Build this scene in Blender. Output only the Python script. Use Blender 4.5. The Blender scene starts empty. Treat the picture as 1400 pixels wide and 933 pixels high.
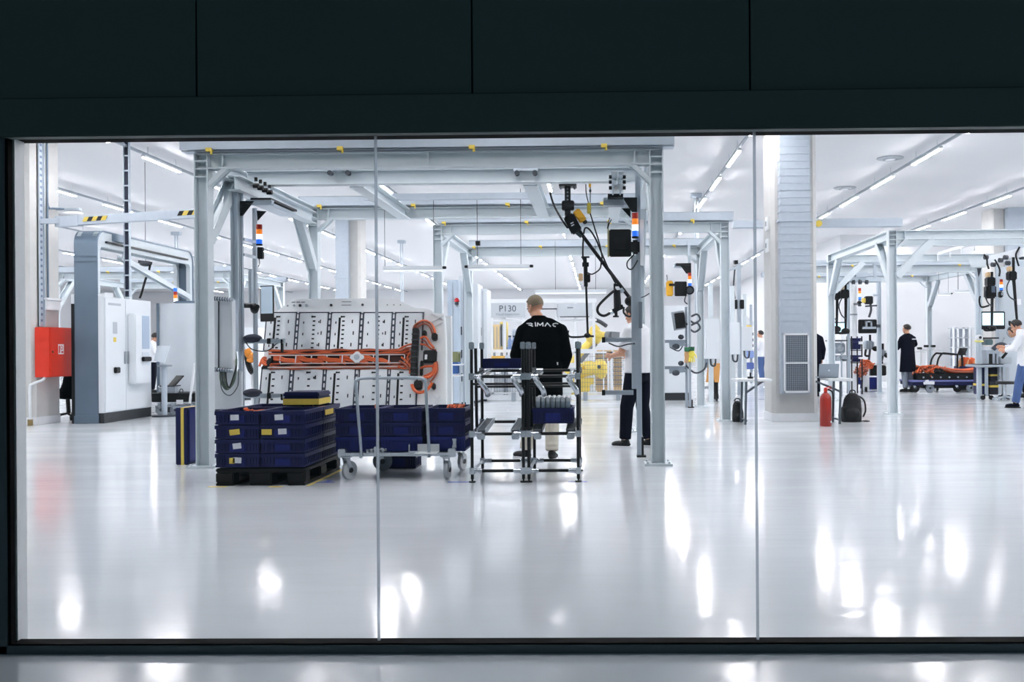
import bpy, bmesh, math, random
from mathutils import Vector, Matrix
from mathutils.bvhtree import BVHTree
random.seed(7)
PI = math.pi
sc = bpy.context.scene
C = sc.collection
V = Vector

# ------------------------------------------------------------------ camera
F_PX, PPX, PPY, CAM_H = 1361.0, 794.0, 476.2, 1.2
YAW, ROLL = math.radians(0.97), 0.0071
fw = V((-math.sin(YAW), math.cos(YAW), 0)).normalized()
rt0 = V((math.cos(YAW), math.sin(YAW), 0)); up0 = V((0, 0, 1))
rt = (rt0 * math.cos(ROLL) - up0 * math.sin(ROLL)); up = (up0 * math.cos(ROLL) + rt0 * math.sin(ROLL))
cam = bpy.data.cameras.new('camera'); cam_ob = bpy.data.objects.new('camera', cam); C.objects.link(cam_ob)
cam.sensor_fit = 'HORIZONTAL'; cam.sensor_width = 36.0; cam.lens = 36.0 * F_PX / 1400
cam.shift_x = (700 - PPX) / 1400; cam.shift_y = (PPY - 466.5) / 1400
cam.clip_start = 0.05; cam.clip_end = 300
M = Matrix.Identity(4)
for i in range(3):
    M[i][0] = rt[i]; M[i][1] = up[i]; M[i][2] = -fw[i]
M[2][3] = CAM_H
cam_ob.matrix_world = M
sc.camera = cam_ob

# ------------------------------------------------------------------ world, exposure
w = bpy.data.worlds.new('world'); sc.world = w; w.use_nodes = True
w.node_tree.nodes['Background'].inputs[0].default_value = (0.34, 0.56, 0.66, 1)
w.node_tree.nodes['Background'].inputs[1].default_value = 0.16
sc.view_settings.view_transform = 'Standard'; sc.view_settings.look = 'None'
sc.view_settings.gamma = 1.0; sc.view_settings.use_curve_mapping = False
sc.view_settings.exposure = 0.0
LAMP_POWER = 150.0
try:
    sc.cycles.use_denoising = True
    sc.cycles.max_bounces = 8; sc.cycles.diffuse_bounces = 5; sc.cycles.glossy_bounces = 4
    sc.cycles.transparent_max_bounces = 16; sc.cycles.sample_clamp_indirect = 6
    sc.cycles.caustics_reflective = False; sc.cycles.caustics_refractive = False
except Exception:
    pass

# ------------------------------------------------------------------ helpers
def at(x, y, Y):
    d = fw + rt * ((x - PPX) / F_PX) + up * ((PPY - y) / F_PX)
    return V((0, 0, CAM_H)) + d * (Y / d.y)
def onfloor(x, y):
    d = fw + rt * ((x - PPX) / F_PX) + up * ((PPY - y) / F_PX)
    return V((0, 0, CAM_H)) + d * (-CAM_H / d.z)
def X(x, Y): return at(x, 476, Y).x
def Z(x, y, Y): return at(x, y, Y).z
def lin(c):
    c = c / 255.0
    return c / 12.92 if c <= 0.04045 else ((c + 0.055) / 1.055) ** 2.4
def rgb(r, g, b): return (lin(r), lin(g), lin(b), 1)

MATS = {}
def mat(name, col, rough=0.5, metal=0.0, vary=0.06, scale=9.0, emit=0, bump=0.0, spec=0.5, stretch=None, emitcol=None):
    if name in MATS: return MATS[name]
    m = bpy.data.materials.new(name); m.use_nodes = True
    nt = m.node_tree; b = nt.nodes['Principled BSDF']
    c = rgb(*col)
    tc = nt.nodes.new('ShaderNodeTexCoord'); nz = nt.nodes.new('ShaderNodeTexNoise')
    nz.inputs['Scale'].default_value = scale; nz.inputs['Detail'].default_value = 3
    src = tc.outputs['Object']
    if stretch:
        mp = nt.nodes.new('ShaderNodeMapping'); mp.inputs['Scale'].default_value = stretch
        nt.links.new(src, mp.inputs[0]); src = mp.outputs[0]
    nt.links.new(src, nz.inputs['Vector'])
    mx = nt.nodes.new('ShaderNodeMix'); mx.data_type = 'RGBA'
    mx.inputs[6].default_value = tuple(v * (1 - vary) for v in c[:3]) + (1,)
    mx.inputs[7].default_value = tuple(min(1, v * (1 + vary)) for v in c[:3]) + (1,)
    nt.links.new(nz.outputs[0], mx.inputs[0]); nt.links.new(mx.outputs[2], b.inputs['Base Color'])
    mr = nt.nodes.new('ShaderNodeMapRange')
    mr.inputs[3].default_value = max(0.02, rough * 0.85); mr.inputs[4].default_value = min(1, rough * 1.15)
    nt.links.new(nz.outputs[0], mr.inputs[0]); nt.links.new(mr.outputs[0], b.inputs['Roughness'])
    b.inputs['Metallic'].default_value = metal
    b.inputs['Specular IOR Level'].default_value = spec
    if bump:
        bp = nt.nodes.new('ShaderNodeBump'); bp.inputs['Strength'].default_value = bump; bp.inputs['Distance'].default_value = 0.02
        nt.links.new(nz.outputs[0], bp.inputs['Height']); nt.links.new(bp.outputs[0], b.inputs['Normal'])
    if emit:
        b.inputs['Emission Color'].default_value = rgb(*(emitcol or col)); b.inputs['Emission Strength'].default_value = emit
    MATS[name] = m
    return m

class MB:
    def __init__(s): s.v = []; s.f = []
    def add(s, vs, fs):
        o = len(s.v); s.v += [tuple(v) for v in vs]; s.f += [tuple(i + o for i in f) for f in fs]; return s
    def box(s, x0, x1, y0, y1, z0, z1):
        x0, x1 = min(x0, x1), max(x0, x1); y0, y1 = min(y0, y1), max(y0, y1); z0, z1 = min(z0, z1), max(z0, z1)
        return s.add([(x0,y0,z0),(x1,y0,z0),(x1,y1,z0),(x0,y1,z0),(x0,y0,z1),(x1,y0,z1),(x1,y1,z1),(x0,y1,z1)],
              [(3,2,1,0),(4,5,6,7),(0,1,5,4),(1,2,6,5),(2,3,7,6),(3,0,4,7)])
    def frame(s, p0, p1, up_=(0,0,1)):
        p0, p1 = V(p0), V(p1); d = (p1 - p0).normalized(); u = V(up_)
        if abs(d.dot(u)) > 0.98: u = V((0,1,0)) if abs(d.y) < 0.9 else V((1,0,0))
        sd = d.cross(u).normalized(); u = sd.cross(d).normalized()
        return p0, p1, d, sd, u
    def bar(s, p0, p1, wd, h, up_=(0,0,1), off=(0,0)):
        p0, p1, d, sd, u = s.frame(p0, p1, up_)
        o = sd * off[0] + u * off[1]; a, b = sd * (wd/2), u * (h/2)
        vs = [p + o + q for p in (p0, p1) for q in (-a-b, a-b, a+b, -a+b)]
        return s.add(vs, [(3,2,1,0),(4,5,6,7),(0,1,5,4),(1,2,6,5),(2,3,7,6),(3,0,4,7)])
    def ibeam(s, p0, p1, wd, h, tf=0.012, tw=0.01, up_=(0,0,1)):
        s.bar(p0, p1, wd, tf, up_, (0, h/2 - tf/2)); s.bar(p0, p1, wd, tf, up_, (0, -h/2 + tf/2))
        return s.bar(p0, p1, tw, h - 2*tf, up_)
    def profile(s, p0, p1, wd, h, up_=(0,0,1)):      # slotted aluminium section
        t = 0.30
        s.bar(p0, p1, wd * 0.72, h * 0.72, up_)
        for i in (-1, 1):
            for j in (-1, 1):
                s.bar(p0, p1, wd*t, h*t, up_, (i*wd*(0.5-t/2), j*h*(0.5-t/2)))
        if h > wd * 1.5:
            for i in (-1, 1): s.bar(p0, p1, wd*t, h*0.24, up_, (i*wd*(0.5-t/2), 0))
        if wd > h * 1.5:
            for j in (-1, 1): s.bar(p0, p1, wd*0.24, h*t, up_, (0, j*h*(0.5-t/2)))
        return s
    def cyl(s, p0, p1, r0, r1=None, n=14):
        r1 = r0 if r1 is None else r1
        p0, p1, d, sd, u = s.frame(p0, p1)
        vs = []
        for p, r in ((p0, r0), (p1, r1)):
            for k in range(n):
                a = 2*PI*k/n; vs.append(p + sd*(r*math.cos(a)) + u*(r*math.sin(a)))
        return s.add(vs, [tuple(range(n-1,-1,-1)), tuple(range(n, 2*n))] + [(k,(k+1)%n,n+(k+1)%n,n+k) for k in range(n)])
    def tube(s, pts, r, n=8, sub=0):
        pts = [V(p) for p in pts]
        if sub:
            q = []
            for i in range(len(pts)-1):
                a = pts[max(0,i-1)]; b = pts[i]; c = pts[i+1]; d = pts[min(len(pts)-1,i+2)]
                for k in range(sub):
                    t = k/sub
                    q.append(0.5*((2*b)+(-a+c)*t+(2*a-5*b+4*c-d)*t*t+(-a+3*b-3*c+d)*t**3))
            q.append(pts[-1]); pts = q
        rs = r if isinstance(r, (list, tuple)) else None
        L = len(pts); vs = []; prev = None
        for i, p in enumerate(pts):
            d = (pts[min(L-1,i+1)] - pts[max(0,i-1)]).normalized()
            if prev is None:
                u = V((0,0,1)) if abs(d.z) < 0.9 else V((0,1,0))
                sd = d.cross(u).normalized()
            else:
                sd = (prev - d * prev.dot(d)).normalized()
            prev = sd; u = sd.cross(d)
            rr = rs[min(len(rs)-1, int(round(i*(len(rs)-1)/max(1,L-1))))] if rs else r
            for k in range(n):
                a = 2*PI*k/n; vs.append(p + sd*(rr*math.cos(a)) + u*(rr*math.sin(a)))
        fs = [(i*n+k, i*n+(k+1)%n, (i+1)*n+(k+1)%n, (i+1)*n+k) for i in range(L-1) for k in range(n)]
        fs += [tuple(range(n-1,-1,-1)), tuple(range((L-1)*n, L*n))]
        return s.add(vs, fs)
    def prism(s, poly, axis, a, b):
        # poly: 2-D points; axis 'x': (y,z), 'y': (x,z), 'z': (x,y)
        def P(q, t): return {'x': (t,q[0],q[1]), 'y': (q[0],t,q[1]), 'z': (q[0],q[1],t)}[axis]
        n = len(poly)
        return s.add([P(q,a) for q in poly] + [P(q,b) for q in poly],
                     [tuple(range(n-1,-1,-1)), tuple(range(n,2*n))] + [(k,(k+1)%n,n+(k+1)%n,n+k) for k in range(n)])
    def lathe(s, prof, c=(0,0,0), n=20):
        vs = []; c = V(c)
        for r, z in prof:
            for k in range(n):
                a = 2*PI*k/n; vs.append(c + V((r*math.cos(a), r*math.sin(a), z)))
        L = len(prof)
        fs = [(i*n+k, i*n+(k+1)%n, (i+1)*n+(k+1)%n, (i+1)*n+k) for i in range(L-1) for k in range(n)]
        fs += [tuple(range(n-1,-1,-1)), tuple(range((L-1)*n, L*n))]
        return s.add(vs, fs)
    def ell(s, c, rx, ry, rz, nu=14, nv=9, R=None):
        c = V(c); vs = []; fs = []
        for j in range(1, nv):
            t = PI*j/nv
            for k in range(nu):
                a = 2*PI*k/nu; q = V((rx*math.sin(t)*math.cos(a), ry*math.sin(t)*math.sin(a), rz*math.cos(t)))
                vs.append(c + (R @ q if R else q))
        q = V((0,0,rz)); vs.append(c + (R @ q if R else q)); q = V((0,0,-rz)); vs.append(c + (R @ q if R else q))
        T = (nv-1)*nu
        for j in range(nv-2):
            for k in range(nu): fs.append((j*nu+k, (j+1)*nu+k, (j+1)*nu+(k+1)%nu, j*nu+(k+1)%nu))
        for k in range(nu):
            fs.append((T, k, (k+1)%nu)); fs.append((T+1, (nv-2)*nu+(k+1)%nu, (nv-2)*nu+k))
        return s.add(vs, fs)
    def loft(s, rings):         # rings: (centre, rx, ry, axis-x dir, axis-y dir)
        n = 18; vs = []
        for c, rx, ry, ax, ay in rings:
            for k in range(n):
                a = 2*PI*k/n; vs.append(V(c) + V(ax)*(rx*math.cos(a)) + V(ay)*(ry*math.sin(a)))
        L = len(rings)
        fs = [(i*n+k, i*n+(k+1)%n, (i+1)*n+(k+1)%n, (i+1)*n+k) for i in range(L-1) for k in range(n)]
        fs += [tuple(range(n-1,-1,-1)), tuple(range((L-1)*n, L*n))]
        return s.add(vs, fs)
    def mesh(s, name, org, bevel=0.0, smooth=True, angle=38):
        me = bpy.data.meshes.new(name)
        o = V(org)
        me.from_pydata([tuple(V(v) - o) for v in s.v], [], s.f)
        bm = bmesh.new(); bm.from_mesh(me)
        bmesh.ops.recalc_face_normals(bm, faces=bm.faces)
        if bevel:
            es = [e for e in bm.edges if len(e.link_faces) == 2 and e.calc_face_angle(0) > 0.6]
            bmesh.ops.bevel(bm, geom=es, offset=bevel, segments=2, affect='EDGES', clamp_overlap=True)
        bm.to_mesh(me); bm.free()
        if smooth:
            me.polygons.foreach_set('use_smooth', [True] * len(me.polygons))
            me.set_sharp_from_angle(angle=math.radians(angle))
        return me

def base_of(vs):
    xs = [v[0] for v in vs]; ys = [v[1] for v in vs]; zs = [v[2] for v in vs]
    return V(((min(xs)+max(xs))/2, (min(ys)+max(ys))/2, min(zs)))
def thing(name, label, cat, loc=(0,0,0), group=None, rz=0):
    o = bpy.data.objects.new(name, None); C.objects.link(o); o.empty_display_size = 0.1
    o.location = loc; o.rotation_euler = (0,0,rz); o['label'] = label; o['category'] = cat
    if group: o['group'] = group
    return o
def part(root, name, mb, m, bevel=0.0, label=None, local=False, smooth=True, org=None):
    # mb in world coordinates (minus the root's place) unless local
    if org is None:
        org = V((0,0,0)) if local else top_loc(root)
    me = mb.mesh(name, org, bevel, smooth); me.materials.append(m)
    o = bpy.data.objects.new(name, me); C.objects.link(o); o.parent = root
    if label: o['label'] = label
    return o
def top_loc(o):
    p = V((0,0,0))
    while o: p = p + o.location; o = o.parent
    return p
def single(name, mb, m, label, cat, group=None, bevel=0.0, loc=None, kind=None):
    loc = base_of(mb.v) if loc is None else V(loc)
    me = mb.mesh(name, loc, bevel); me.materials.append(m)
    o = bpy.data.objects.new(name, me); C.objects.link(o); o.location = loc
    o['label'] = label; o['category'] = cat
    if group: o['group'] = group
    if kind: o['kind'] = kind
    return o
def struct(name, mb, m, bevel=0.0, parent=None):
    me = mb.mesh(name, (0,0,0), bevel); me.materials.append(m)
    o = bpy.data.objects.new(name, me); C.objects.link(o)
    if parent: o.parent = parent
    else: o['kind'] = 'structure'
    return o
def dup(root, loc, label, group=None, rz=None):
    r = root.copy(); C.objects.link(r); r.location = loc; r['label'] = label
    if group: r['group'] = group
    if rz is not None: r.rotation_euler = (0,0,rz)
    def rec(src, dst):
        for ch in list(src.children):
            c = ch.copy(); C.objects.link(c); c.parent = dst; rec(ch, c)
    rec(root, r)
    return r
def text_part(root, body, size, m, loc, rot=(PI/2,0,0), name='lettering', depth=0.002):
    cu = bpy.data.curves.new('lettering', 'FONT'); cu.body = body; cu.size = size; cu.extrude = depth
    cu.align_x = 'CENTER'; cu.align_y = 'CENTER'
    t = bpy.data.objects.new('lettering', cu); C.objects.link(t)
    dg = bpy.context.evaluated_depsgraph_get(); me = bpy.data.meshes.new_from_object(t.evaluated_get(dg))
    bpy.data.objects.remove(t); bpy.data.curves.remove(cu)
    me.materials.clear(); me.materials.append(m)
    o = bpy.data.objects.new(name, me); C.objects.link(o); o.parent = root; o.location = loc; o.rotation_euler = rot
    return o

# ------------------------------------------------------------------ materials
paint = mat('grey_paint', (210, 219, 224), 0.45)
paint_dk = mat('grey_paint_cool', (192, 203, 212), 0.4)
white_paint = mat('white_paint', (232, 235, 238), 0.4)
panelw = mat('white_panel', (222, 227, 232), 0.38, vary=0.03)
galv = mat('galvanised_steel', (182, 192, 203), 0.42, 0.25, 0.08, 14)
galv_dk = mat('brushed_grey_steel', (108, 124, 140), 0.35, 0.55, 0.16, 2.2)
alu = mat('aluminium_profile', (186, 196, 206), 0.35, 0.55, 0.05)
chrome = mat('chrome_joint', (214, 220, 228), 0.22, 0.75, 0.05)
black = mat('black_plastic', (7, 8, 11), 0.5, spec=0.3)
black_metal = mat('black_steel', (9, 11, 15), 0.45, spec=0.35)
dark = mat('dark_grey', (46, 52, 60), 0.5)
rubber = mat('grey_rubber', (150, 158, 166), 0.6)
yellow = mat('yellow_plastic', (226, 170, 40), 0.45)
yellowp = mat('pale_yellow_tape', (224, 196, 84), 0.6)
yrob = mat('robot_yellow', (232, 206, 98), 0.35)
blueb = mat('navy_plastic', (9, 16, 66), 0.5, vary=0.12, spec=0.3)
blueb2 = mat('blue_plastic', (13, 26, 94), 0.5, vary=0.10, spec=0.3)
redm = mat('signal_red', (198, 44, 20), 0.4, vary=0.05)
orange = mat('orange_cable', (206, 92, 44), 0.42, vary=0.14)
copper = mat('copper_brown', (156, 84, 62), 0.5, vary=0.2)
paper = mat('white_paper', (226, 228, 232), 0.7)
concrete = mat('concrete', (196, 196, 194), 0.8, vary=0.10, scale=5, bump=0.05)
skin = mat('skin', (198, 146, 118), 0.5, vary=0.08, scale=30)
screenm = mat('lit_screen', (190, 224, 236), 0.3, emit=1.2)
screen_dim = mat('pale_screen', (196, 208, 220), 0.25, emit=0.35)
wood = mat('orange_wood', (204, 146, 78), 0.5, vary=0.12)
silver = mat('silver_module', (214, 218, 222), 0.34, 0.35, 0.08, 6, bump=0.12)
navy_cloth = mat('navy_cloth', (10, 13, 27), 0.9, spec=0.1, vary=0.15, scale=25)
black_cloth = mat('black_cloth', (3, 4, 7), 0.95, spec=0.05, vary=0.2, scale=25)
beige = mat('beige_cloth', (206, 200, 186), 0.85, vary=0.08, scale=20)
white_cloth = mat('white_cloth', (228, 230, 234), 0.85, vary=0.05, scale=20)
jeans = mat('blue_denim', (60, 84, 128), 0.85, vary=0.18, scale=30)
grey_cloth = mat('grey_cloth', (120, 128, 140), 0.85, vary=0.1)
hair_dk = mat('dark_hair', (38, 32, 30), 0.7, vary=0.3, scale=60)
hair_gr = mat('grey_blond_hair', (126, 112, 92), 0.75, vary=0.2, scale=70)
off_white = mat('rubber_white', (220, 222, 226), 0.6)
glow_r = mat('lamp_red', (150, 34, 20), 0.3, emit=0.15)
glow_o = mat('lamp_orange', (240, 130, 30), 0.3, emit=0.5)
glow_w = mat('lamp_white', (240, 250, 250), 0.3, emit=1.3)
glow_b = mat('lamp_blue', (40, 110, 230), 0.3, emit=0.6)

def glass_mat(name, tint=(0.985, 0.987, 0.988), refl=1.0, ior=1.45):
    m = bpy.data.materials.new(name); m.use_nodes = True; nt = m.node_tree
    nt.nodes.clear()
    out = nt.nodes.new('ShaderNodeOutputMaterial'); mx = nt.nodes.new('ShaderNodeMixShader')
    tr = nt.nodes.new('ShaderNodeBsdfTransparent'); gl = nt.nodes.new('ShaderNodeBsdfGlossy'); fr = nt.nodes.new('ShaderNodeFresnel')
    tr.inputs[0].default_value = tint + (1,); gl.inputs['Roughness'].default_value = 0.0; fr.inputs['IOR'].default_value = ior
    ge = nt.nodes.new('ShaderNodeNewGeometry'); inv = nt.nodes.new('ShaderNodeMath'); inv.operation = 'SUBTRACT'; inv.inputs[0].default_value = 1.0
    nt.links.new(ge.outputs['Backfacing'], inv.inputs[1]); mu = nt.nodes.new('ShaderNodeMath'); mu.operation = 'MULTIPLY'
    nt.links.new(inv.outputs[0], mu.inputs[0]); nt.links.new(fr.outputs[0], mu.inputs[1])
    nt.links.new(mu.outputs[0], mx.inputs[0]); nt.links.new(tr.outputs[0], mx.inputs[1]); nt.links.new(gl.outputs[0], mx.inputs[2])
    nt.links.new(mx.outputs[0], out.inputs[0])
    return m
glass = glass_mat('clear_glass')
plastic_clear = glass_mat('clear_plastic', (0.86, 0.89, 0.92), ior=1.5)

def lamp_mat():
    m = bpy.data.materials.new('lamp_tube'); m.use_nodes = True; nt = m.node_tree
    b = nt.nodes['Principled BSDF']; b.inputs['Base Color'].default_value = (0.9, 0.9, 0.9, 1)
    b.inputs['Emission Color'].default_value = (0.99, 0.97, 0.99, 1); b.inputs['Emission Strength'].default_value = LAMP_POWER
    return m
lamp_m = lamp_mat()

def floor_mat(name, col, rough, bump):
    m = bpy.data.materials.new(name); m.use_nodes = True; nt = m.node_tree; b = nt.nodes['Principled BSDF']
    tc = nt.nodes.new('ShaderNodeTexCoord')
    n1 = nt.nodes.new('ShaderNodeTexNoise'); n1.inputs['Scale'].default_value = 0.9; n1.inputs['Detail'].default_value = 4
    n2 = nt.nodes.new('ShaderNodeTexNoise'); n2.inputs['Scale'].default_value = 2.6; n2.inputs['Detail'].default_value = 2
    n3 = nt.nodes.new('ShaderNodeTexNoise'); n3.inputs['Scale'].default_value = 60; n3.inputs['Detail'].default_value = 2
    mp = nt.nodes.new('ShaderNodeMapping'); mp.inputs['Scale'].default_value = (0.7, 2.2, 1)
    nt.links.new(tc.outputs['Object'], mp.inputs[0])
    for n in (n1, n2, n3): nt.links.new(mp.outputs[0], n.inputs['Vector'])
    mx = nt.nodes.new('ShaderNodeMix'); mx.data_type = 'RGBA'; c = rgb(*col)
    mx.inputs[6].default_value = tuple(v*0.96 for v in c[:3]) + (1,); mx.inputs[7].default_value = tuple(min(1, v*1.03) for v in c[:3]) + (1,)
    nt.links.new(n1.outputs[0], mx.inputs[0]); nt.links.new(mx.outputs[2], b.inputs['Base Color'])
    mr = nt.nodes.new('ShaderNodeMapRange'); mr.inputs[1].default_value = 0.3; mr.inputs[2].default_value = 0.7
    mr.inputs[3].default_value = rough*0.75; mr.inputs[4].default_value = rough*1.35
    nt.links.new(n1.outputs[0], mr.inputs[0]); nt.links.new(mr.outputs[0], b.inputs['Roughness'])
    b1 = nt.nodes.new('ShaderNodeBump'); b1.inputs['Strength'].default_value = bump; b1.inputs['Distance'].default_value = 0.012
    nt.links.new(n2.outputs[0], b1.inputs['Height'])
    b2 = nt.nodes.new('ShaderNodeBump'); b2.inputs['Strength'].default_value = 0.0; b2.inputs['Distance'].default_value = 0.001
    nt.links.new(n3.outputs[0], b2.inputs['Height']); nt.links.new(b1.outputs[0], b2.inputs['Normal'])
    nt.links.new(b2.outputs[0], b.inputs['Normal'])
    b.inputs['Specular IOR Level'].default_value = 0.55
    return m

# ------------------------------------------------------------------ the setting
YW = 3.93                                     # corridor face of the glazed wall
CEIL = 4.93
hall_floor = floor_mat('white_epoxy', (214, 219, 224), 0.125, 0.13)
corr_floor = floor_mat('grey_epoxy', (186, 192, 198), 0.15, 0.05)
b = MB(); b.box(-30, 34, YW+0.06, 66, -0.2, 0); struct('floor', b, hall_floor)
b = MB(); b.box(-8, 9, -2.5, YW+0.06, -0.2, 0); struct('floor_corridor', b, corr_floor)
ceil_m = mat('ceiling_white', (228, 228, 229), 0.6, vary=0.015, scale=0.5)
b = MB(); b.box(-30, 34, YW+0.1, 66, CEIL, CEIL+0.3)
struct('ceiling', b, ceil_m)
wallm = mat('wall_white', (212, 214, 217), 0.7, vary=0.02)
b = MB(); b.box(-30, 34, 62, 62.3, 0, CEIL); struct('wall_back', b, wallm)
b = MB(); b.box(-30.3, -30, YW, 62, 0, CEIL); struct('wall_left', b, wallm)
b = MB(); b.box(34, 34.3, YW, 62, 0, CEIL); struct('wall_right', b, wallm)
XR = X(1150, 33.5)
b = MB(); b.box(XR, 34, 33.5, 33.8, 0, CEIL); b.box(XR, XR+0.3, 33.8, 62, 0, CEIL); struct('wall_inner', b, wallm)
# glazed wall
dark_panel = mat('dark_wall_panel', (66, 84, 84), 0.55, vary=0.05, scale=3)
frame_m = mat('anthracite_frame', (70, 86, 92), 0.45, vary=0.05)
gasket = mat('black_gasket', (8, 9, 11), 0.8, spec=0.05)
XL = X(15, YW); ZT = Z(700, 189, YW+0.125); ZB = Z(700, 872.5, YW+0.06)
seams = [X(q, YW) for q in (-105, 274, 649, 1027, 1405, 1780)]
zs = Z(700, 130, YW)
b = MB()
xs = [-8] + seams + [9]
for i in range(len(xs)-1): b.box(xs[i]+0.004, xs[i+1]-0.004, YW-0.02, YW+0.02, zs+0.004, 4.6)
b.box(-8, 9, YW+0.02, YW+0.12, ZT+0.03, 4.95)
b.box(-8, XL-0.10, YW-0.02, YW+0.12, 0, zs); 
struct('wall_front', b, dark_panel)
b = MB(); b.box(-8, 9, YW-0.035, YW+0.02, Z(700,180,YW-0.035), zs); struct('trim_header', b, dark_panel, bevel=0.004)
b = MB(); b.box(XL-0.045, 9, YW-0.02, YW+0.08, ZT+0.012, Z(700,178,YW)+0.01); b.box(XL-0.10, XL-0.012, YW-0.02, YW+0.02, 0, ZT+0.04)
b.box(XL-0.045, 9, YW-0.02, YW+0.08, 0, ZB-0.006); struct('trim_window', b, frame_m, bevel=0.003)
b = MB(); b.box(XL-0.012, 9, YW-0.012, YW+0.125, ZT, ZT+0.012); b.box(XL-0.012, XL, YW-0.012, YW+0.02, ZB-0.006, ZT); b.box(XL-0.012, 9, YW-0.012, YW+0.06, ZB-0.006, ZB)
struct('trim_gasket', b, gasket)
b = MB(); b.box(XL-0.10, XL-0.002, YW+0.037, YW+0.105, 0, 2.4); struct('trim_jamb', b, white_paint)
joints = [XL-0.012] + [X(q, YW+0.03) for q in (515.5, 1033.2, 1552)] + [9]
for i in range(4):
    b = MB(); b.box(joints[i]+0.005, joints[i+1]-0.005, YW+0.024, YW+0.036, ZB-0.004, ZT+0.006); struct('window_%d' % (i+1), b, glass)
def seal_mat():
    m = bpy.data.materials.new('silicone_joint'); m.use_nodes = True; nt = m.node_tree; nt.nodes.clear()
    out = nt.nodes.new('ShaderNodeOutputMaterial'); a = nt.nodes.new('ShaderNodeMixShader'); a.inputs[0].default_value = 0.55
    tl = nt.nodes.new('ShaderNodeBsdfTranslucent'); tl.inputs[0].default_value = (0.5, 0.54, 0.58, 1)
    tp = nt.nodes.new('ShaderNodeBsdfTransparent'); tp.inputs[0].default_value = (0.62, 0.66, 0.70, 1)
    nt.links.new(tl.outputs[0], a.inputs[1]); nt.links.new(tp.outputs[0], a.inputs[2]); nt.links.new(a.outputs[0], out.inputs[0])
    return m
seal = seal_mat()
for i in (1, 2, 3):
    b = MB(); b.box(joints[i]-0.005, joints[i]+0.005, YW+0.024, YW+0.036, ZB, ZT); struct('trim_joint', b, seal)

# ------------------------------------------------------------------ ceiling lamps
row_names = {-6:'far left', }
ROWX = [-1.02 + 3.58*k for k in range(-6, 8)]
ZL = 4.70
housing_b = MB(); housing_b.box(-0.034, 0.034, -0.785, 0.785, 0.012, 0.05)
diff_b = MB(); diff_b.box(-0.028, 0.028, -0.775, 0.775, 0.003, 0.012)
wire_b = MB(); wire_b.cyl((0,0.6,0.05),(0,0.6,CEIL-ZL),0.005,n=6); wire_c = MB(); wire_c.cyl((0,-0.6,0.05),(0,-0.6,CEIL-ZL),0.005,n=6)
proto = None
side = ['sixth row to the left of the middle gantry', 'fifth row left of the middle gantry', 'fourth row left of the middle gantry', 'row above the red hose cabinet',
        'row passing over the white control cabinet', 'row running down to the P130 sign', 'row seen beside the black lifting arm', 'row between the large gantry and the ducted column',
        'row just right of the ducted column', 'second row right of the ducted column', 'third row right of the ducted column', 'fourth row right of the ducted column', 'fifth row right of the ducted column', 'sixth row right of the ducted column']
for r, x in enumerate(ROWX):
    lab = 'lit white linear ceiling lamp in the ' + side[r]; grp = 'ceiling lamps, ' + side[r]
    for k in range(-4, 15):
        y0 = 17.85 + 2.86*k + 0.78
        if y0 > 61 or y0 < 4.8: continue
        if y0 > 33 and x > XR - 0.3: continue
        if proto is None:
            proto = thing('ceiling_lamp', lab, 'lamp', (x, y0, ZL), grp)
            part(proto, 'diffuser', diff_b, lamp_m, local=True); part(proto, 'housing', housing_b, white_paint, local=True); part(proto, 'suspension_wire', wire_b, alu, local=True); part(proto, 'suspension_wire', wire_c, alu, local=True)
        else: dup(proto, (x, y0, ZL), lab, grp)
    yend = 61.5 if x < XR - 0.3 else 33.4
    b = MB(); b.box(x-0.02, x+0.02, 4.4, yend, ZL+0.055, ZL+0.10)
    single('lighting_rail', b, mat('rail_grey', (150,158,166), 0.5), 'thin grey rail of the lamps, ' + side[r], 'rail', 'lighting rails under the ceiling')

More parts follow.
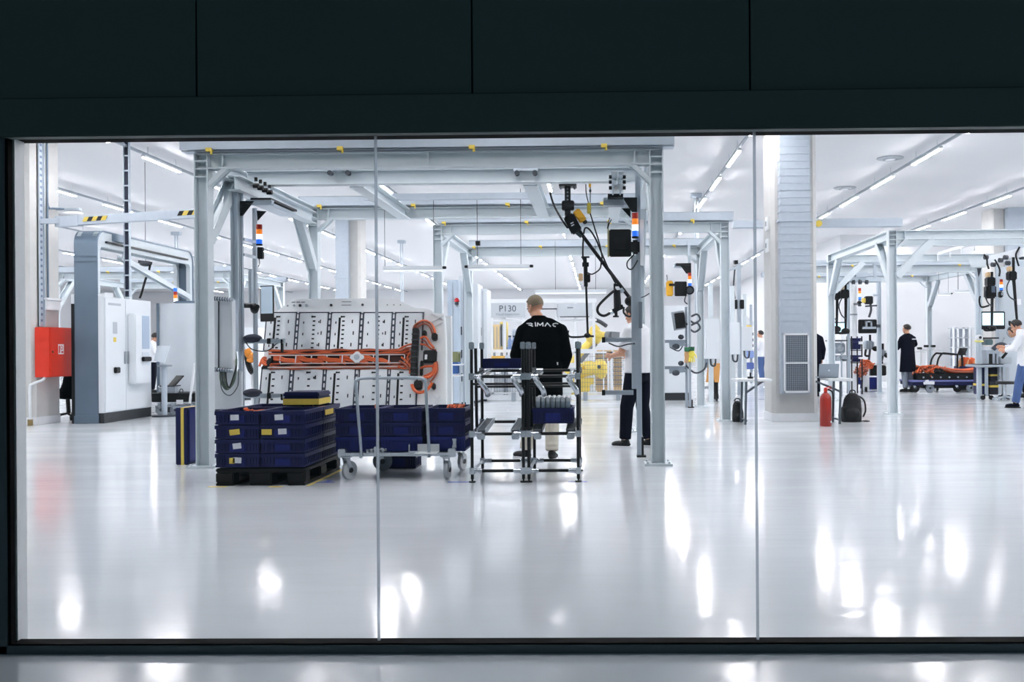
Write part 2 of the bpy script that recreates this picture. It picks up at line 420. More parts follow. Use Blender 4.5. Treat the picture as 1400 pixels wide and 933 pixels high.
# ------------------------------------------------------------------ concrete columns (structure) with ducts
def column(x0, x1, y0, y1, name):
    b = MB(); c = 0.06
    b.prism([(x0+c,y0),(x1-c,y0),(x1,y0+c),(x1,y1),(x0,y1),(x0,y0+c)], 'z', 0, CEIL)
    o = struct(name, b, concrete)
    p = MB(); p.box(x0-0.012, x1+0.012, y0-0.012, y1+0.012, 0, 0.13); struct('skirting', p, white_paint, 0.004, parent=o)
    return o
def duct(root_xyz, wd, dp, z0, z1, label, grille=True):
    x, y, _ = root_xyz
    t = thing('ventilation_duct', label, 'duct', (x, y, z0))
    b = MB(); b.box(x-wd/2+0.008, x+wd/2-0.008, y-dp+0.008, y, z0, z1)
    z = z0 + 0.12
    while z < z1:
        b.box(x-wd/2, x+wd/2, y-dp, y, z, z+0.028); z += 0.115
    part(t, 'duct_casing', b, galv)
    b = MB(); b.box(x-wd/2-0.02, x+wd/2+0.02, y-dp-0.02, y, 3.18, 3.22); part(t, 'flange', b, galv)
    if grille:
        zc0, zc1 = z0+0.02, z0+0.96; g = 0.20
        f = MB(); yy = y-dp
        for a, c_, d_, e_ in ((-g,g,zc0,zc0+0.03),(-g,g,zc1-0.03,zc1),(-g,-g+0.025,zc0,zc1),(g-0.025,g,zc0,zc1),(-g,g,(zc0+zc1)/2-0.012,(zc0+zc1)/2+0.012)):
            f.box(x+a, x+c_, yy-0.03, yy, d_, e_)
        fr = part(t, 'grille_frame', f, white_paint)
        m = MB(); m.box(x-g+0.02, x+g-0.02, yy-0.006, yy, zc0+0.02, zc1-0.02); part(t, 'filter_screen', m, mat('grille_dark', (96,106,120), 0.6))
        m = MB()
        k = -g+0.04
        while k < g-0.03: m.box(x+k, x+k+0.005, yy-0.02, yy-0.012, zc0+0.02, zc1-0.02); k += 0.03
        k = zc0+0.04
        while k < zc1-0.03: m.box(x-g+0.02, x+g-0.02, yy-0.02, yy-0.012, k, k+0.005); k += 0.03
        part(t, 'grille_mesh', m, mat('grille_wire', (176,186,196), 0.4, 0.4))
    return t
XC = X(1055.5, 16.0)
column(XC, XC+0.73, 16.0, 16.73, 'pillar_1')
duct(((X(1069,15.75)+X(1110,15.75))/2, 16.0, 0), 0.49, 0.2, 0.45, CEIL, 'corrugated steel duct with a white framed grille on the right concrete column')
XCL = X(47, 16.1)
column(XCL-0.75, XCL, 16.1, 16.85, 'pillar_2')
for (px0, px1, Y, nm) in ((477, 493, 27.4, 'pillar_3'), (1362, 1376, 27.4, 'pillar_4')):
    column(X(px0,Y)-0.1, X(px1,Y), Y, Y+0.73, nm)
duct((X(468,27.2), 27.4, 0), 0.36, 0.2, 0.4, CEIL, 'plain steel duct on the far column behind the battery pack', False)
duct((X(1391,27.2), 27.4, 0), 0.5, 0.25, 0.4, CEIL, 'steel duct on the far right column above the beams', False)
b = MB()
for z in (Z(1047,306,16.2), Z(1047,336,16.2)): pass
for z, lb in ((Z(1047,306,16.3), 'upper'), (Z(1047,336,16.3), 'lower')):
    b = MB(); b.box(XC-0.03, XC, 16.22, 16.40, z-0.11, z+0.11)
    t = thing('wall_switch', '%s white switch plate on the left side of the ducted column' % lb, 'switch', (XC, 16.3, z-0.11), 'switch plates on the ducted column')
    part(t, 'plate', b, white_paint, 0.006); b = MB(); b.box(XC-0.04, XC-0.03, 16.28, 16.34, z-0.04, z+0.04); part(t, 'rocker', b, rubber, 0.003)

# ------------------------------------------------------------------ gantries
PH = 3.225; PB = 3.065
def gantry(x0, x1, y0, y1, label, detail=True, tray=True, ext=(0.1,0.1)):
    t = thing('steel_gantry', label, 'gantry', ((x0+x1)/2, (y0+y1)/2, 0))
    bt = 0.16
    for (x, y) in ((x0,y0),(x1,y0),(x0,y1),(x1,y1)):
        b = MB(); b.ibeam((x,y,0.02),(x,y,PH),0.16,0.14,0.012,0.012,(1,0,0))
        for z in (PB, PB-0.08, PB+0.08, PH-0.006): b.box(x-0.06, x+0.06, y-0.075, y+0.075, z-0.006, z+0.006)
        p = part(t, 'post', b, paint)
        b = MB(); b.box(x-0.14, x+0.14, y-0.14, y+0.14, 0, 0.022)
        for i in (-1,1):
            for j in (-1,1): b.cyl((x+i*0.11,y+j*0.11,0.02),(x+i*0.11,y+j*0.11,0.04),0.012,n=6)
        part(p, 'base_plate', b, paint, org=top_loc(t))
    zc = (PH+PB)/2
    for y, nm in ((y0,'front_beam'),(y1,'rear_beam')):
        b = MB(); b.ibeam((x0+0.07,y,zc),(x1-0.07,y,zc),0.15,bt,0.014,0.009)
        for x in (x0+0.22, x1-0.22, (x0+x1)/2): b.box(x-0.005, x+0.005, y-0.07, y+0.07, PB, PH)
        part(t, nm, b, paint)
        for s, x in ((1,x0+0.07),(-1,x1-0.07)):
            b = MB(); b.ibeam((x+s*0.19,y,PB+0.02),(x-s*0.01,y,PB-0.17),0.045,0.13,0.01,0.02,(0,1,0)); part(t, 'knee_brace', b, paint)
    for x in (x0, x1):
        b = MB(); b.ibeam((x,y0+0.08,zc),(x,y1-0.08,zc),0.15,bt,0.014,0.009); part(t, 'side_beam', b, paint)
        for s, y in ((1,y0+0.08),(-1,y1-0.08)):
            b = MB(); b.ibeam((x,y+s*0.72,PB),(x,y,2.36),0.13,0.13,0.012,0.009,(1,0,0)); part(t, 'diagonal_brace', b, paint)
    if tray:
        for y in (y0-0.06, y1-0.06):
            b = MB(); zt = PH+0.02
            b.box(x0-ext[0]-0.08, x1+ext[1]+0.08, y-0.10, y-0.09, zt, zt+0.13); b.box(x0-ext[0]-0.08, x1+ext[1]+0.08, y+0.09, y+0.10, zt, zt+0.13)
            b.box(x0-ext[0]-0.08, x1+ext[1]+0.08, y-0.10, y+0.10, zt+0.125, zt+0.135); b.box(x0-ext[0]-0.08, x1+ext[1]+0.08, y-0.06, y+0.10, zt-0.01, zt)
            part(t, 'cable_duct', b, galv)
            n = 4
            for k in range(n):
                x = x0 + 0.12 + (x1-x0-0.65)*k/(n-1)
                c = MB(); c.box(x-0.03, x+0.03, y-0.115, y-0.06, zt-0.02, zt+0.015); c.cyl((x+0.02,y-0.09,zt-0.02),(x+0.02,y-0.09,zt-0.05),0.012,n=8)
                part(t, 'yellow_clip', c, yellowp)
    return t
GX0 = X(280,10.2); GX1 = X(898.5,10.2)
g1 = gantry(GX0, GX1, 10.2, 14.2, 'large grey steel gantry over the battery pack and the bald worker', tray=True)
zc = (PH+PB)/2
b = MB(); b.ibeam((GX0+0.1,11.2,zc),(GX1-0.1,11.2,zc),0.15,0.165,0.014,0.009); part(g1, 'runway_beam', b, paint)
for xx in (X(556,14.2), X(745,14.2)):
    b = MB(); b.ibeam((xx,11.3,zc-0.02),(xx,14.12,zc-0.02),0.16,0.15,0.014,0.009); part(g1, 'cross_beam', b, paint)
zz = Z(620,269,13.2)
b = MB(); b.box(X(499,13.2), X(745,13.2), 13.15, 13.25, zz-0.04, zz+0.04); b.box(X(720,13.2), X(742,13.2), 13.12, 13.28, zz+0.04, zz+0.07); b.box(X(502,13.2), X(522,13.2), 13.12, 13.28, zz+0.04, zz+0.07)
part(g1, 'cable_rail', b, galv)
xx = X(846,10.9)
b = MB(); b.ibeam((xx,10.7,zc-0.12),(xx,13.9,zc-0.12),0.14,0.16,0.012,0.009); part(g1, 'crane_beam', b, paint)
xx = X(338,10.8)
b = MB(); b.ibeam((X(322,10.7),10.7,zc-0.13),(X(322,10.7),13.6,zc-0.13),0.14,0.16,0.012,0.009); part(g1, 'crane_beam', b, paint)
G2X0 = X(600,16.2); G2X1 = X(991.5,16.2)
gantry(G2X0, G2X1, 16.2, 20.1, 'second grey steel gantry standing behind the bald worker', ext=(-0.1,0.05))
G3X0 = X(1220,17.6)
g3 = gantry(G3X0, G3X0+4.7, 17.6, 22.2, 'right grey steel gantry whose front post stands beyond the backpack', tray=False)
b = MB(); zt = Z(1175,306,17.5); b.box(X(1117,17.4), X(1233,17.4), 17.3, 17.5, zt-0.07, zt+0.07); b.box(X(1003,17.4), X(1117,17.4), 17.3, 17.5, zt-0.07, zt+0.05)
part(g3, 'cable_duct', b, galv)
b = MB(); b.cyl((X(1120,17.3),17.24,zt-0.02),(X(1120,17.3),17.32,zt-0.02),0.055); part(g3, 'yellow_clip', b, yellowp)
b = MB(); b.ibeam((G3X0+0.1,18.7,zc),(G3X0+4.6,18.7,zc),0.15,0.165,0.014,0.009); part(g3, 'runway_beam', b, paint)
b = MB(); b.ibeam((G3X0+0.08,17.6,2.42),(G3X0+0.72,17.6,PB),0.13,0.13,0.012,0.009,(0,1,0)); part(g3, 'diagonal_brace', b, paint)
b = MB(); b.ibeam((G3X0+0.08,22.2,2.42),(G3X0+0.72,22.2,PB),0.13,0.13,0.012,0.009,(0,1,0)); part(g3, 'diagonal_brace', b, paint)
# small sloping bracket with three hooks under the right gantry
b = MB(); b.bar(at(1283,347,19.5), at(1337,331,18.9), 0.04, 0.06)
for k in range(4):
    p = at(1283,347,19.5).lerp(at(1337,331,18.9), k/3.3); b.box(p.x-0.015, p.x+0.015, p.y-0.015, p.y+0.015, p.z-0.14, p.z)
part(g3, 'hook_rail', b, white_paint)
for (x0, x1, y0, y1, lb) in (
    (-14.0, -9.4, 25.5, 29.5, 'distant grey gantry behind the white control cabinet'),
    (5.0, 9.7, 25.5, 29.3, 'distant grey gantry in front of the right white wall'),
    ):
    gantry(x0, x1, y0, y1, lb, tray=(y0 < 30))

# trolleys on the front runway beam
def trolley(x, y, z, label):
    t = thing('beam_trolley', label, 'trolley', (x, y, z), 'roller trolleys on the overhead beams')
    b = MB(); b.box(x-0.14, x+0.14, y-0.012, y+0.012, z+0.02, z+0.05); part(t, 'carriage', b, galv)
    for s in (-1, 1):
        b = MB(); b.box(x+s*0.10-0.035, x+s*0.10+0.035, y-0.04, y+0.02, z+0.01, z+0.06); part(t, 'bracket', b, galv, 0.004)
        b = MB(); b.cyl((x+s*0.10, y-0.05, z-0.01),(x+s*0.10, y+0.02, z-0.01), 0.028); part(t, 'wheel', b, dark)
trolley(X(466,11.1), 11.1, Z(466,236,11.1), 'dark roller trolley on the overhead beam, nearer the left post')
trolley(X(721,11.1), 11.1, Z(721,236,11.1), 'dark roller trolley on the overhead beam, nearer the right post')

# left portal frame with rounded corners
def portal(px0, px1, Yf, Yb, label, mdl):
    x0, x1 = X(px0, Yf), X(px1, Yf); zt = 3.24
    t = thing('portal_frame', label, 'portal frame', ((x0+x1)/2, (Yf+Yb)/2, 0))
    def arc(y, z, r, a0, a1): return [(y+r*math.cos(a), z+r*math.sin(a)) for a in [a0+(a1-a0)*k/6 for k in range(7)]]
    d = 0.13; r = 0.22
    out = [(Yf,0)] + arc(Yf+r, zt-r, r, PI, PI/2) + arc(Yb-r, zt-r, r, PI/2, 0) + [(Yb,0)]
    inn = [(Yb-d,0)] + arc(Yb-d-0.08, zt-d-0.22, 0.08, 0, PI/2) + arc(Yf+d+0.08, zt-d-0.22, 0.08, PI/2, PI) + [(Yf+d,0)]
    out2 = [(min(max(y,Yf+0.021),Yb-0.021), min(z,zt-0.021)) for y, z in out]
    b = MB(); b.prism(out2 + inn, 'x', x1-0.10, x1-0.02); part(t, 'side_web', b, paint)
    b = MB(); b.prism(out2 + inn, 'x', x0+0.03, x0+0.10); part(t, 'side_web', b, paint)
    # outer skin
    b = MB(); n = len(out)
    sk = [(y, z) for y, z in out]; off = []
    cx = (Yf+Yb)/2
    for (y, z) in sk:
        off.append((y + (0.02 if y < cx else -0.02), z - (0.02 if z > zt-r else 0)))
    b.prism(sk + off[::-1], 'x', x0, x1); part(t, 'front_plate', b, mdl)
    b = MB(); b.box(x0, x1, Yf-0.012, Yf, 2.78, 2.80); b.box(x0, x1, Yf-0.012, Yf, 2.70, 2.71); b.box(x0-0.01,x1+0.01,Yf-0.015,Yf,0,0.13); part(t, 'seam_strip', b, galv_dk)
    b = MB(); b.box(x0-0.05, x0, Yf-0.01, Yf+0.2, 0, 2.0); part(t, 'side_edge', b, black_metal)
    b = MB(); b.ibeam((x1-0.06, Yf+0.9, 2.85),(x1-0.06, Yb-0.1, 2.3),0.1,0.1,0.01,0.01,(1,0,0)); 
    part(t, 'diagonal_brace', b, paint)
    b = MB(); b.box(x1-0.05,x1+0.02,Yf+0.3,Yb-0.3,zt-0.2,zt-0.17); part(t, 'busbar', b, black_metal)
    b = MB(); b.box(x1-0.02,x1+0.03,Yf+0.55,Yf+0.95,zt-0.14,zt-0.02); part(t, 'junction_box', b, galv_dk)
    return t
portal(102, 134, 16.45, 20.4, 'grey portal frame with rounded top corners beside the white control cabinet', galv_dk)
# hazard striped rail
t = thing('crane_rail', 'long grey overhead rail with yellow and black stripes above the portal frame', 'rail', at(175,295,16.0))
A, B_ = at(79,303,16.3), at(288,290,15.2)
b = MB(); b.bar(A, B_, 0.10, 0.12); b.bar(A, B_, 0.12, 0.02, off=(0,-0.07)); part(t, 'rail', b, galv)
b = MB(); b.bar((XCL-0.005,A.y-0.05,A.z),(A.x+0.1,A.y-0.05,A.z),0.08,0.08); part(t,'wall_bracket',b,galv)
b = MB(); b.bar(A + V((0,0,-0.01)), A.lerp(B_,0.16) + V((0,0,-0.01)), 0.115, 0.17); part(t, 'end_housing', b, galv)
d = (B_-A)
for f0, f1 in ((0.19,0.345),(0.81,0.93)):
    b = MB(); y_ = MB(); n = 5 if f0 < 0.5 else 4
    for k in range(n):
        p0 = A.lerp(B_, f0+(f1-f0)*k/n); p1 = A.lerp(B_, f0+(f1-f0)*(k+1)/n)
        tgt = (y_ if (k % 2 == 0) == (f0 < 0.5) else b)
        sh = (p1-p0)*0.25
        lo, hi = V((0,-0.062,-0.035)), V((0,-0.062,0.035))
        q = [p0+lo-sh, p1+lo-sh, p1+hi+sh, p0+hi+sh]
        q2 = [v+V((0,0.01,0)) for v in q]
        tgt.add(q+q2, [(0,1,2,3),(7,6,5,4),(0,4,5,1),(1,5,6,2),(2,6,7,3),(3,7,4,0)])
    part(t, 'hazard_stripe', b, black); part(t, 'hazard_stripe', y_, yellowp)

# vertical cable ladder
x0 = X(171,17.2); x1 = X(179,17.2); zb = 2.15
t = thing('cable_ladder', 'tall vertical cable ladder full of dark cables above the white control cabinet', 'cable ladder', ((x0+x1)/2, 17.2, zb))
b = MB(); b.box(x0, x0+0.014, 17.17, 17.23, zb, CEIL); part(t, 'side_rail', b, galv)
b = MB(); b.box(x1-0.014, x1, 17.17, 17.23, zb, CEIL); part(t, 'side_rail', b, galv)
b = MB(); z = zb+0.1
while z < CEIL: b.box(x0, x1, 17.16, 17.175, z, z+0.025); z += 0.26
part(t, 'rung', b, galv)
b = MB()
for k in range(4): b.cyl((x0+0.025+k*0.017,17.2,zb),(x0+0.025+k*0.017,17.2,CEIL),0.011,n=8)
part(t, 'cables', b, mat('cable_navy', (22,30,52), 0.5))
# hanging cable poles
for px, py, Y, lb in ((952,264,24.2,'behind the cable duct right of the large gantry'),(241,316,31,'above the distant portal on the left'),(549,330,34,'beyond the far column, above the battery pack')):
    p = at(px,py,Y); t = thing('ceiling_pole', 'thin white pole hanging from the ceiling ' + lb, 'pole', (p.x,Y,1.6), 'ceiling poles')
    b = MB(); b.bar((p.x-0.035,Y,2.0),(p.x-0.035,Y,CEIL-0.02),0.035,0.035); b.bar((p.x+0.035,Y,2.0),(p.x+0.035,Y,CEIL-0.02),0.035,0.035); part(t, 'tube', b, alu)
    b = MB(); b.box(p.x-0.13,p.x+0.13,Y-0.1,Y+0.1,CEIL-0.1,CEIL); part(t, 'ceiling_bracket', b, galv)
# round ceiling vents
for px, py, lb in ((1217,218,'nearer'),(1155,258,'farther')):
    Y = (CEIL-CAM_H)*F_PX/(474-py); p = at(px,py,Y)
    t = thing('ceiling_vent', '%s round white vent in the ceiling right of the ducted column' % lb, 'vent', (p.x,p.y,CEIL-0.03), 'round ceiling vents')
    b = MB(); b.lathe([(0.26,0.03),(0.26,0.012),(0.22,0.0),(0.14,0.0),(0.14,0.01)], (p.x,p.y,CEIL-0.03), 24); part(t,'vent_ring',b,mat('vent_grey',(170,176,182),0.5))
    b = MB(); b.lathe([(0.10,0.02),(0.10,-0.01),(0.02,-0.016)], (p.x,p.y,CEIL-0.03), 20); part(t,'vent_disc',b,white_paint)

# items on the left column
x = XCL
t = thing('fire_hose_cabinet', 'red fire hose cabinet on the left concrete column', 'cabinet', (x+0.12, 16.5, 0.78))
b = MB(); b.box(x+0.005, x+0.25, 16.1, 16.86, 0.785, 1.605); part(t, 'cabinet_body', b, redm, 0.006)
b = MB(); b.box(x+0.25, x+0.266, 16.11, 16.85, 0.795, 1.595); dr = part(t, 'door', b, redm, 0.004)
b = MB(); b.cyl((x+0.266,16.16,1.2),(x+0.276,16.16,1.2),0.018); part(dr, 'lock', b, dark, org=top_loc(t))
yl0, yl1, zl0, zl1 = 16.33, 16.5, 1.16, 1.325
b = MB(); b.box(x+0.266, x+0.269, yl0, yl1, zl0, zl1); st = part(dr, 'sticker', b, paper, org=top_loc(t))
b = MB()
b.box(x+0.269,x+0.271,yl0+0.015,yl0+0.05,zl0+0.02,zl1-0.02)
for k in range(20):
    a0, a1 = 2*PI*k/20, 2*PI*(k+1)/20
    cy, cz = yl0+0.10, zl1-0.055
    b.bar((x+0.270,cy+0.03*math.cos(a0),cz+0.03*math.sin(a0)),(x+0.270,cy+0.03*math.cos(a1),cz+0.03*math.sin(a1)),0.012,0.002,(1,0,0))
b.box(x+0.269,x+0.271,yl0+0.09,yl0+0.15,zl0+0.02,zl0+0.05)
part(dr, 'hose_symbol', b, redm, org=top_loc(t))
pts = [(x+0.16,16.12,0.79),(x+0.12,16.12,0.74),(x-0.02,16.08,0.68),(x-0.06,16.07,0.60),(x-0.06,16.07,0.08)]
t = thing('standpipe', 'white bent pipe from the red hose cabinet down to the floor', 'pipe', (x-0.06,16.07,0))
b = MB(); b.tube(pts, 0.022, 10, sub=5); part(t, 'pipe', b, white_paint)
b = MB(); b.cyl((x-0.06,16.07,0),(x-0.06,16.07,0.10),0.04); part(t, 'pipe_foot', b, mat('brass', (150,130,90), 0.4, 0.6))
def side_px(px): return 16.1 + 0.75*(px-47)/33.0
t = thing('cable_tray', 'narrow perforated steel cable tray running up the left concrete column', 'cable tray', (x+0.02, side_px(54), 1.62))
b = MB(); b.box(x+0.014, x+0.026, side_px(51), side_px(58), 1.62, CEIL); b.box(x+0.014, x+0.05, side_px(51), side_px(51.8), 1.62, CEIL); b.box(x+0.014, x+0.05, side_px(57.2), side_px(58), 1.62, CEIL); part(t, 'tray', b, galv)
b = MB(); z = 1.7
while z < CEIL: b.box(x+0.026, x+0.03, side_px(53), side_px(56), z, z+0.04); z += 0.1
part(t, 'slots', b, mat('slot_blue', (110,126,150), 0.6))
zc_ = Z(68,284,16.5)
t = thing('conduit', 'thin grey conduit running up the left concrete column and bending right', 'pipe', (x+0.03, side_px(63), 1.9))
b = MB(); b.tube([(x+0.03,side_px(63),1.9),(x+0.03,side_px(63),zc_-0.05),(x+0.03,side_px(66),zc_-0.01),(x+0.2,side_px(72),zc_)], 0.018, 8, sub=4); b.tube([(x+0.03,side_px(63),zc_),(x+0.03,side_px(63),CEIL)],0.018,8); part(t, 'tube', b, galv_dk)
t = thing('emergency_lamp', 'small oblong white lamp fixed to the left concrete column', 'lamp', (x+0.2, 16.8, zc_-0.12))
b = MB(); b.box(x+0.02,x+0.42,16.74,16.82,zc_-0.01,zc_+0.03); part(t,'bracket',b,galv)
b = MB(); b.ell((x+0.25,16.78,zc_-0.07),0.22,0.06,0.05); part(t,'diffuser',b,white_paint)
t = thing('wall_light', 'white box with a rounded lower edge on the left concrete column', 'box', (x+0.05,16.6,1.85))
b = MB(); b.box(x, x+0.06, side_px(58), side_px(78), 1.9, 2.06); part(t,'casing',b,white_paint,0.01); b = MB(); b.box(x,x+0.09,side_px(57),side_px(79),2.06,2.10); part(t,'lid',b,white_paint,0.01)

# ------------------------------------------------------------------ control cabinets
def control_cabinet(px, Yf, ln, ht, label, wd=0.55, face=1):
    x0 = X(px, Yf); t = thing('control_cabinet', label, 'cabinet', (x0+wd*-0.5*face, Yf+ln/2, 0))
    xa, xb = (x0-wd, x0) if face == 1 else (x0, x0+wd)
    xf = x0; s = face
    b = MB(); b.box(xa, xb, Yf, Yf+ln, 0.17, ht); part(t, 'cabinet_body', b, panelw, 0.008)
    b = MB(); b.box(xa+0.005, xb-0.005, Yf+0.005, Yf+ln-0.005, 0, 0.17); part(t, 'plinth', b, mat('plinth_black', (30,34,38), 0.5))
    h = ln*0.41
    for k, (ya, yb) in enumerate(((Yf+0.02, Yf+h), (Yf+h+0.01, Yf+ln-0.30 if ln > 1.5 else Yf+ln-0.02))):
        b = MB(); b.box(xf, xf+s*0.02, ya, yb, 0.19, ht-0.02); d = part(t, 'door', b, panelw, 0.004)
        b = MB(); b.box(xf+s*0.02, xf+s*0.05, (yb-0.06) if k == 0 else ya+0.03, (yb-0.03) if k == 0 else ya+0.06, 0.98, 1.2); part(d, 'handle', b, rubber, 0.006, org=top_loc(t))
    return t, xf
t, xf = control_cabinet(142, 16.46, 1.76, 2.12, 'white control cabinet on a black plinth beside the grey portal frame')
y0 = 16.46
def facebox(root, nm, ya, yb, za, zb, th, m, bev=0.0, base=0.02, label=None):
    b = MB(); b.box(xf+base, xf+base+th, y0+ya, y0+yb, za, zb); return part(root, nm, b, m, bev, label=label)
facebox(t, 'cooling_unit', 0.80, 1.40, 0.62, 1.86, 0.14, panelw, 0.02)
facebox(t, 'vent_panel', 1.05, 1.33, 1.24, 1.83, 0.004, mat('vent_blue', (160,176,196), 0.5), base=0.162)
facebox(t, 'vent_panel', 1.05, 1.33, 0.95, 1.18, 0.004, mat('vent_pale', (206,214,222), 0.5), base=0.162)
facebox(t, 'display_unit', 1.02, 1.32, 1.02, 1.10, 0.05, black, 0.01, base=0.162)
facebox(t, 'main_switch', 0.29, 0.44, 0.83, 0.93, 0.05, black, 0.01)
facebox(t, 'rating_label', 0.27, 0.42, 1.50, 1.70, 0.004, mat('label_grey', (176,182,190), 0.5))
facebox(t, 'warning_label', 0.29, 0.38, 1.36, 1.44, 0.004, yellowp)
facebox(t, 'nameplate', 0.12, 0.56, 1.98, 2.02, 0.004, mat('label_grey', (176,182,190), 0.5))
b = MB(); b.box(xf-0.55, xf, 16.46, 16.462+0.02, 2.12, 2.16); b.box(xf-0.3,xf-0.1,16.7,17.0,2.12,2.2); part(t, 'roof_strip', b, white_paint)
# big pale machine housing behind the left post
x0, x1 = X(216,19.3), X(302,19.3); zt = Z(216,415,19.3)
t = thing('machine_housing', 'large plain pale machine housing behind the left gantry post', 'machine', ((x0+x1)/2, 19.7, 0))
b = MB(); b.box(x0, x1, 19.3, 20.2, 0.12, zt); part(t, 'casing', b, mat('casing_pale', (206,213,220), 0.45, vary=0.03), 0.01)
b = MB(); b.box(x0+0.05, x1-0.05, 19.35, 20.15, 0, 0.12); part(t, 'plinth', b, dark)
b = MB(); b.box(x0+0.3, x1-0.2, 19.4, 19.5, zt, zt+0.05); b.box(x0-0.02,x0+0.03,19.28,19.32,0.2,zt); part(t, 'roof_strip', b, galv_dk)
def stack_light(px, py0, py1, Y, label, order=('red','orange','white','blue'), r=0.035):
    p = at(px, py1, Y); zt = Z(px, py0, Y); h = (zt-p.z)/ (len(order)+0.3)
    t = thing('stack_light', label, 'signal light', (p.x, Y, p.z), 'signal towers')
    b = MB(); b.cyl((p.x,Y,p.z),(p.x,Y,p.z+0.3*h),r*1.05); part(t, 'base', b, black)
    z = p.z+0.3*h
    for c in order[::-1]:
        b = MB(); b.cyl((p.x,Y,z),(p.x,Y,z+h*0.96),r); part(t, c+'_lens', b, {'red':glow_r,'orange':glow_o,'white':glow_w,'blue':glow_b,'yellow':yellow}[c]); z += h
    return t
stack_light(240, 394, 414.3, 19.45, 'signal tower on top of the pale machine housing', ('blue','red','orange','white'))
# small white cabinet right of the large gantry
t, xf = control_cabinet(906, 22.6, 0.9, 2.15, 'white control cabinet with black plinth just right of the large gantry post', wd=0.62, face=-1)
# hanging white boxes
for (pa, pb, ya, yb, Y, lb) in ((965,984,436,491,21.5,'flat white control box behind the second gantry right post'),(997,1012,441,485,22.5,'narrow white control box right of the second gantry right post'),(1012,1029,447,480,26,'smaller distant white control box near the folding table')):
    xa, xb = X(pa,Y), X(pb,Y); t = thing('control_box', lb, 'box', ((xa+xb)/2, Y, 0))
    b = MB(); b.box(xa, xb, Y, Y+0.3, Z(pa,yb,Y), Z(pa,ya,Y)); part(t, 'casing', b, panelw, 0.01)
    b = MB(); b.box((xa+xb)/2-0.05,(xa+xb)/2+0.05,Y+0.31,Y+0.41,0,2.6); part(t,'stand',b,paint)
    b = MB(); b.tube([at((pa+pb)/2-3,yb-1,Y+0.1), at((pa+pb)/2-2,yb+8,Y+0.1), at((pa+pb)/2+3,yb+9,Y+0.1), at((pa+pb)/2+4,yb-1,Y+0.1)],0.02,6,sub=4); part(t,'cable',b,dark)

# ------------------------------------------------------------------ plastic crates
def crate_meshes(wd, dp, ht):
    # body centred in x, y from 0 (front) to dp, z from 0; open top
    b = MB(); t = 0.012; i = 0.009; hw = wd/2
    zr = ht-0.035; z0 = 0.008
    b.box(-hw+i, hw-i, i, dp-i, z0, z0+0.012)
    b.box(-hw+i, hw-i, i, i+t, z0, ht); b.box(-hw+i, hw-i, dp-i-t, dp-i, z0, ht)
    b.box(-hw+i, -hw+i+t, i+t, dp-i-t, z0, ht); b.box(hw-i-t, hw-i, i+t, dp-i-t, z0, ht)
    for za, zb in ((zr, ht),):                           # rim
        b.box(-hw, hw, 0, 0.016, za, zb); b.box(-hw, hw, dp-0.016, dp, za, zb); b.box(-hw, -hw+0.016, 0.016, dp-0.016, za, zb); b.box(hw-0.016, hw, 0.016, dp-0.016, za, zb)
    b.box(-hw+0.004, hw-0.004, 0.004, 0.014, z0, z0+0.018); b.box(-hw+0.004, hw-0.004, dp-0.014, dp-0.004, z0, z0+0.018)
    b.box(-hw+0.004, -hw+0.014, 0.004, dp-0.004, z0, z0+0.018); b.box(hw-0.014, hw-0.004, 0.004, dp-0.004, z0, z0+0.018)
    for xx in (-hw+0.03, -hw+0.055, -hw+0.08, -0.085, 0.075, hw-0.09, hw-0.065, hw-0.04):   # ribs
        b.box(xx, xx+0.008, 0.003, 0.010, z0, zr); b.box(xx, xx+0.008, dp-0.010, dp-0.003, z0, zr)
    n = int(dp/0.055)
    for k in range(n):
        yy = 0.03 + k*(dp-0.06)/(n-1)
        b.box(-hw+0.002, -hw+0.014, yy-0.004, yy+0.004, z0, zr); b.box(hw-0.014, hw-0.002, yy-0.004, yy+0.004, z0, zr)
    g = MB(); g.box(-0.07, 0.07, 0.004, 0.012, 0.018, zr-0.006)
    return b.mesh('crate_body', (0,0,0), 0.0), g.mesh('grip_panel', (0,0,0), 0.003)
CR = {}
def crate(wd, dp, ht, loc, label, group=None, m=None, stickers=(), rz=0, panel=None):
    key = (wd, dp, ht, m.name if m else '')
    if key not in CR: 
        a, c = crate_meshes(wd, dp, ht); a.materials.append(m or blueb); c.materials.append(panel or blueb2); CR[key] = (a, c)
    t = thing('plastic_crate', label, 'crate', loc, group, rz)
    for nm, me in zip(('crate_body','grip_panel'), CR[key]):
        o = bpy.data.objects.new(nm, me); C.objects.link(o); o.parent = t
    for (kind, u, v, wd_, h_, tilt) in stickers:
        p = MB(); c, s = math.cos(tilt), math.sin(tilt)
        q = [(-wd_/2,-h_/2),(wd_/2,-h_/2),(wd_/2,h_/2),(-wd_/2,h_/2)]
        q = [(u+a*c-b_*s, v+a*s+b_*c) for a, b_ in q]
        p.prism(q, 'y', -0.004, 0.001)
        part(t, 'paper_label', p, paper if kind == 'w' else yellowp, local=True, label='white paper label' if kind == 'w' else 'yellow paper label')
    return t
YP = 8.77; XP0 = X(292.5, YP); HB = 0.128
PZ = 0.155
W_ = lambda u, tilt=0.0: ('w', u, 0.072, 0.075, 0.05, tilt)
Y_ = lambda u, tilt=0.0: ('y', u, 0.068, 0.09, 0.05, tilt)
sticks = {('l',3): [W_(-0.02, 0.02)], ('l',2): [Y_(-0.02, 0.12)], ('l',1): [W_(-0.0,0.12)], ('l',0): [('y',-0.045,0.068,0.05,0.05,0.0), W_(0.0,-0.05)],
          ('r',3): [W_(-0.03,0.05)], ('r',2): [Y_(-0.14,0.0), W_(0.0,0.04)]}
pos_w = ['bottom crate', 'second crate from the bottom', 'third crate from the bottom', 'top crate']
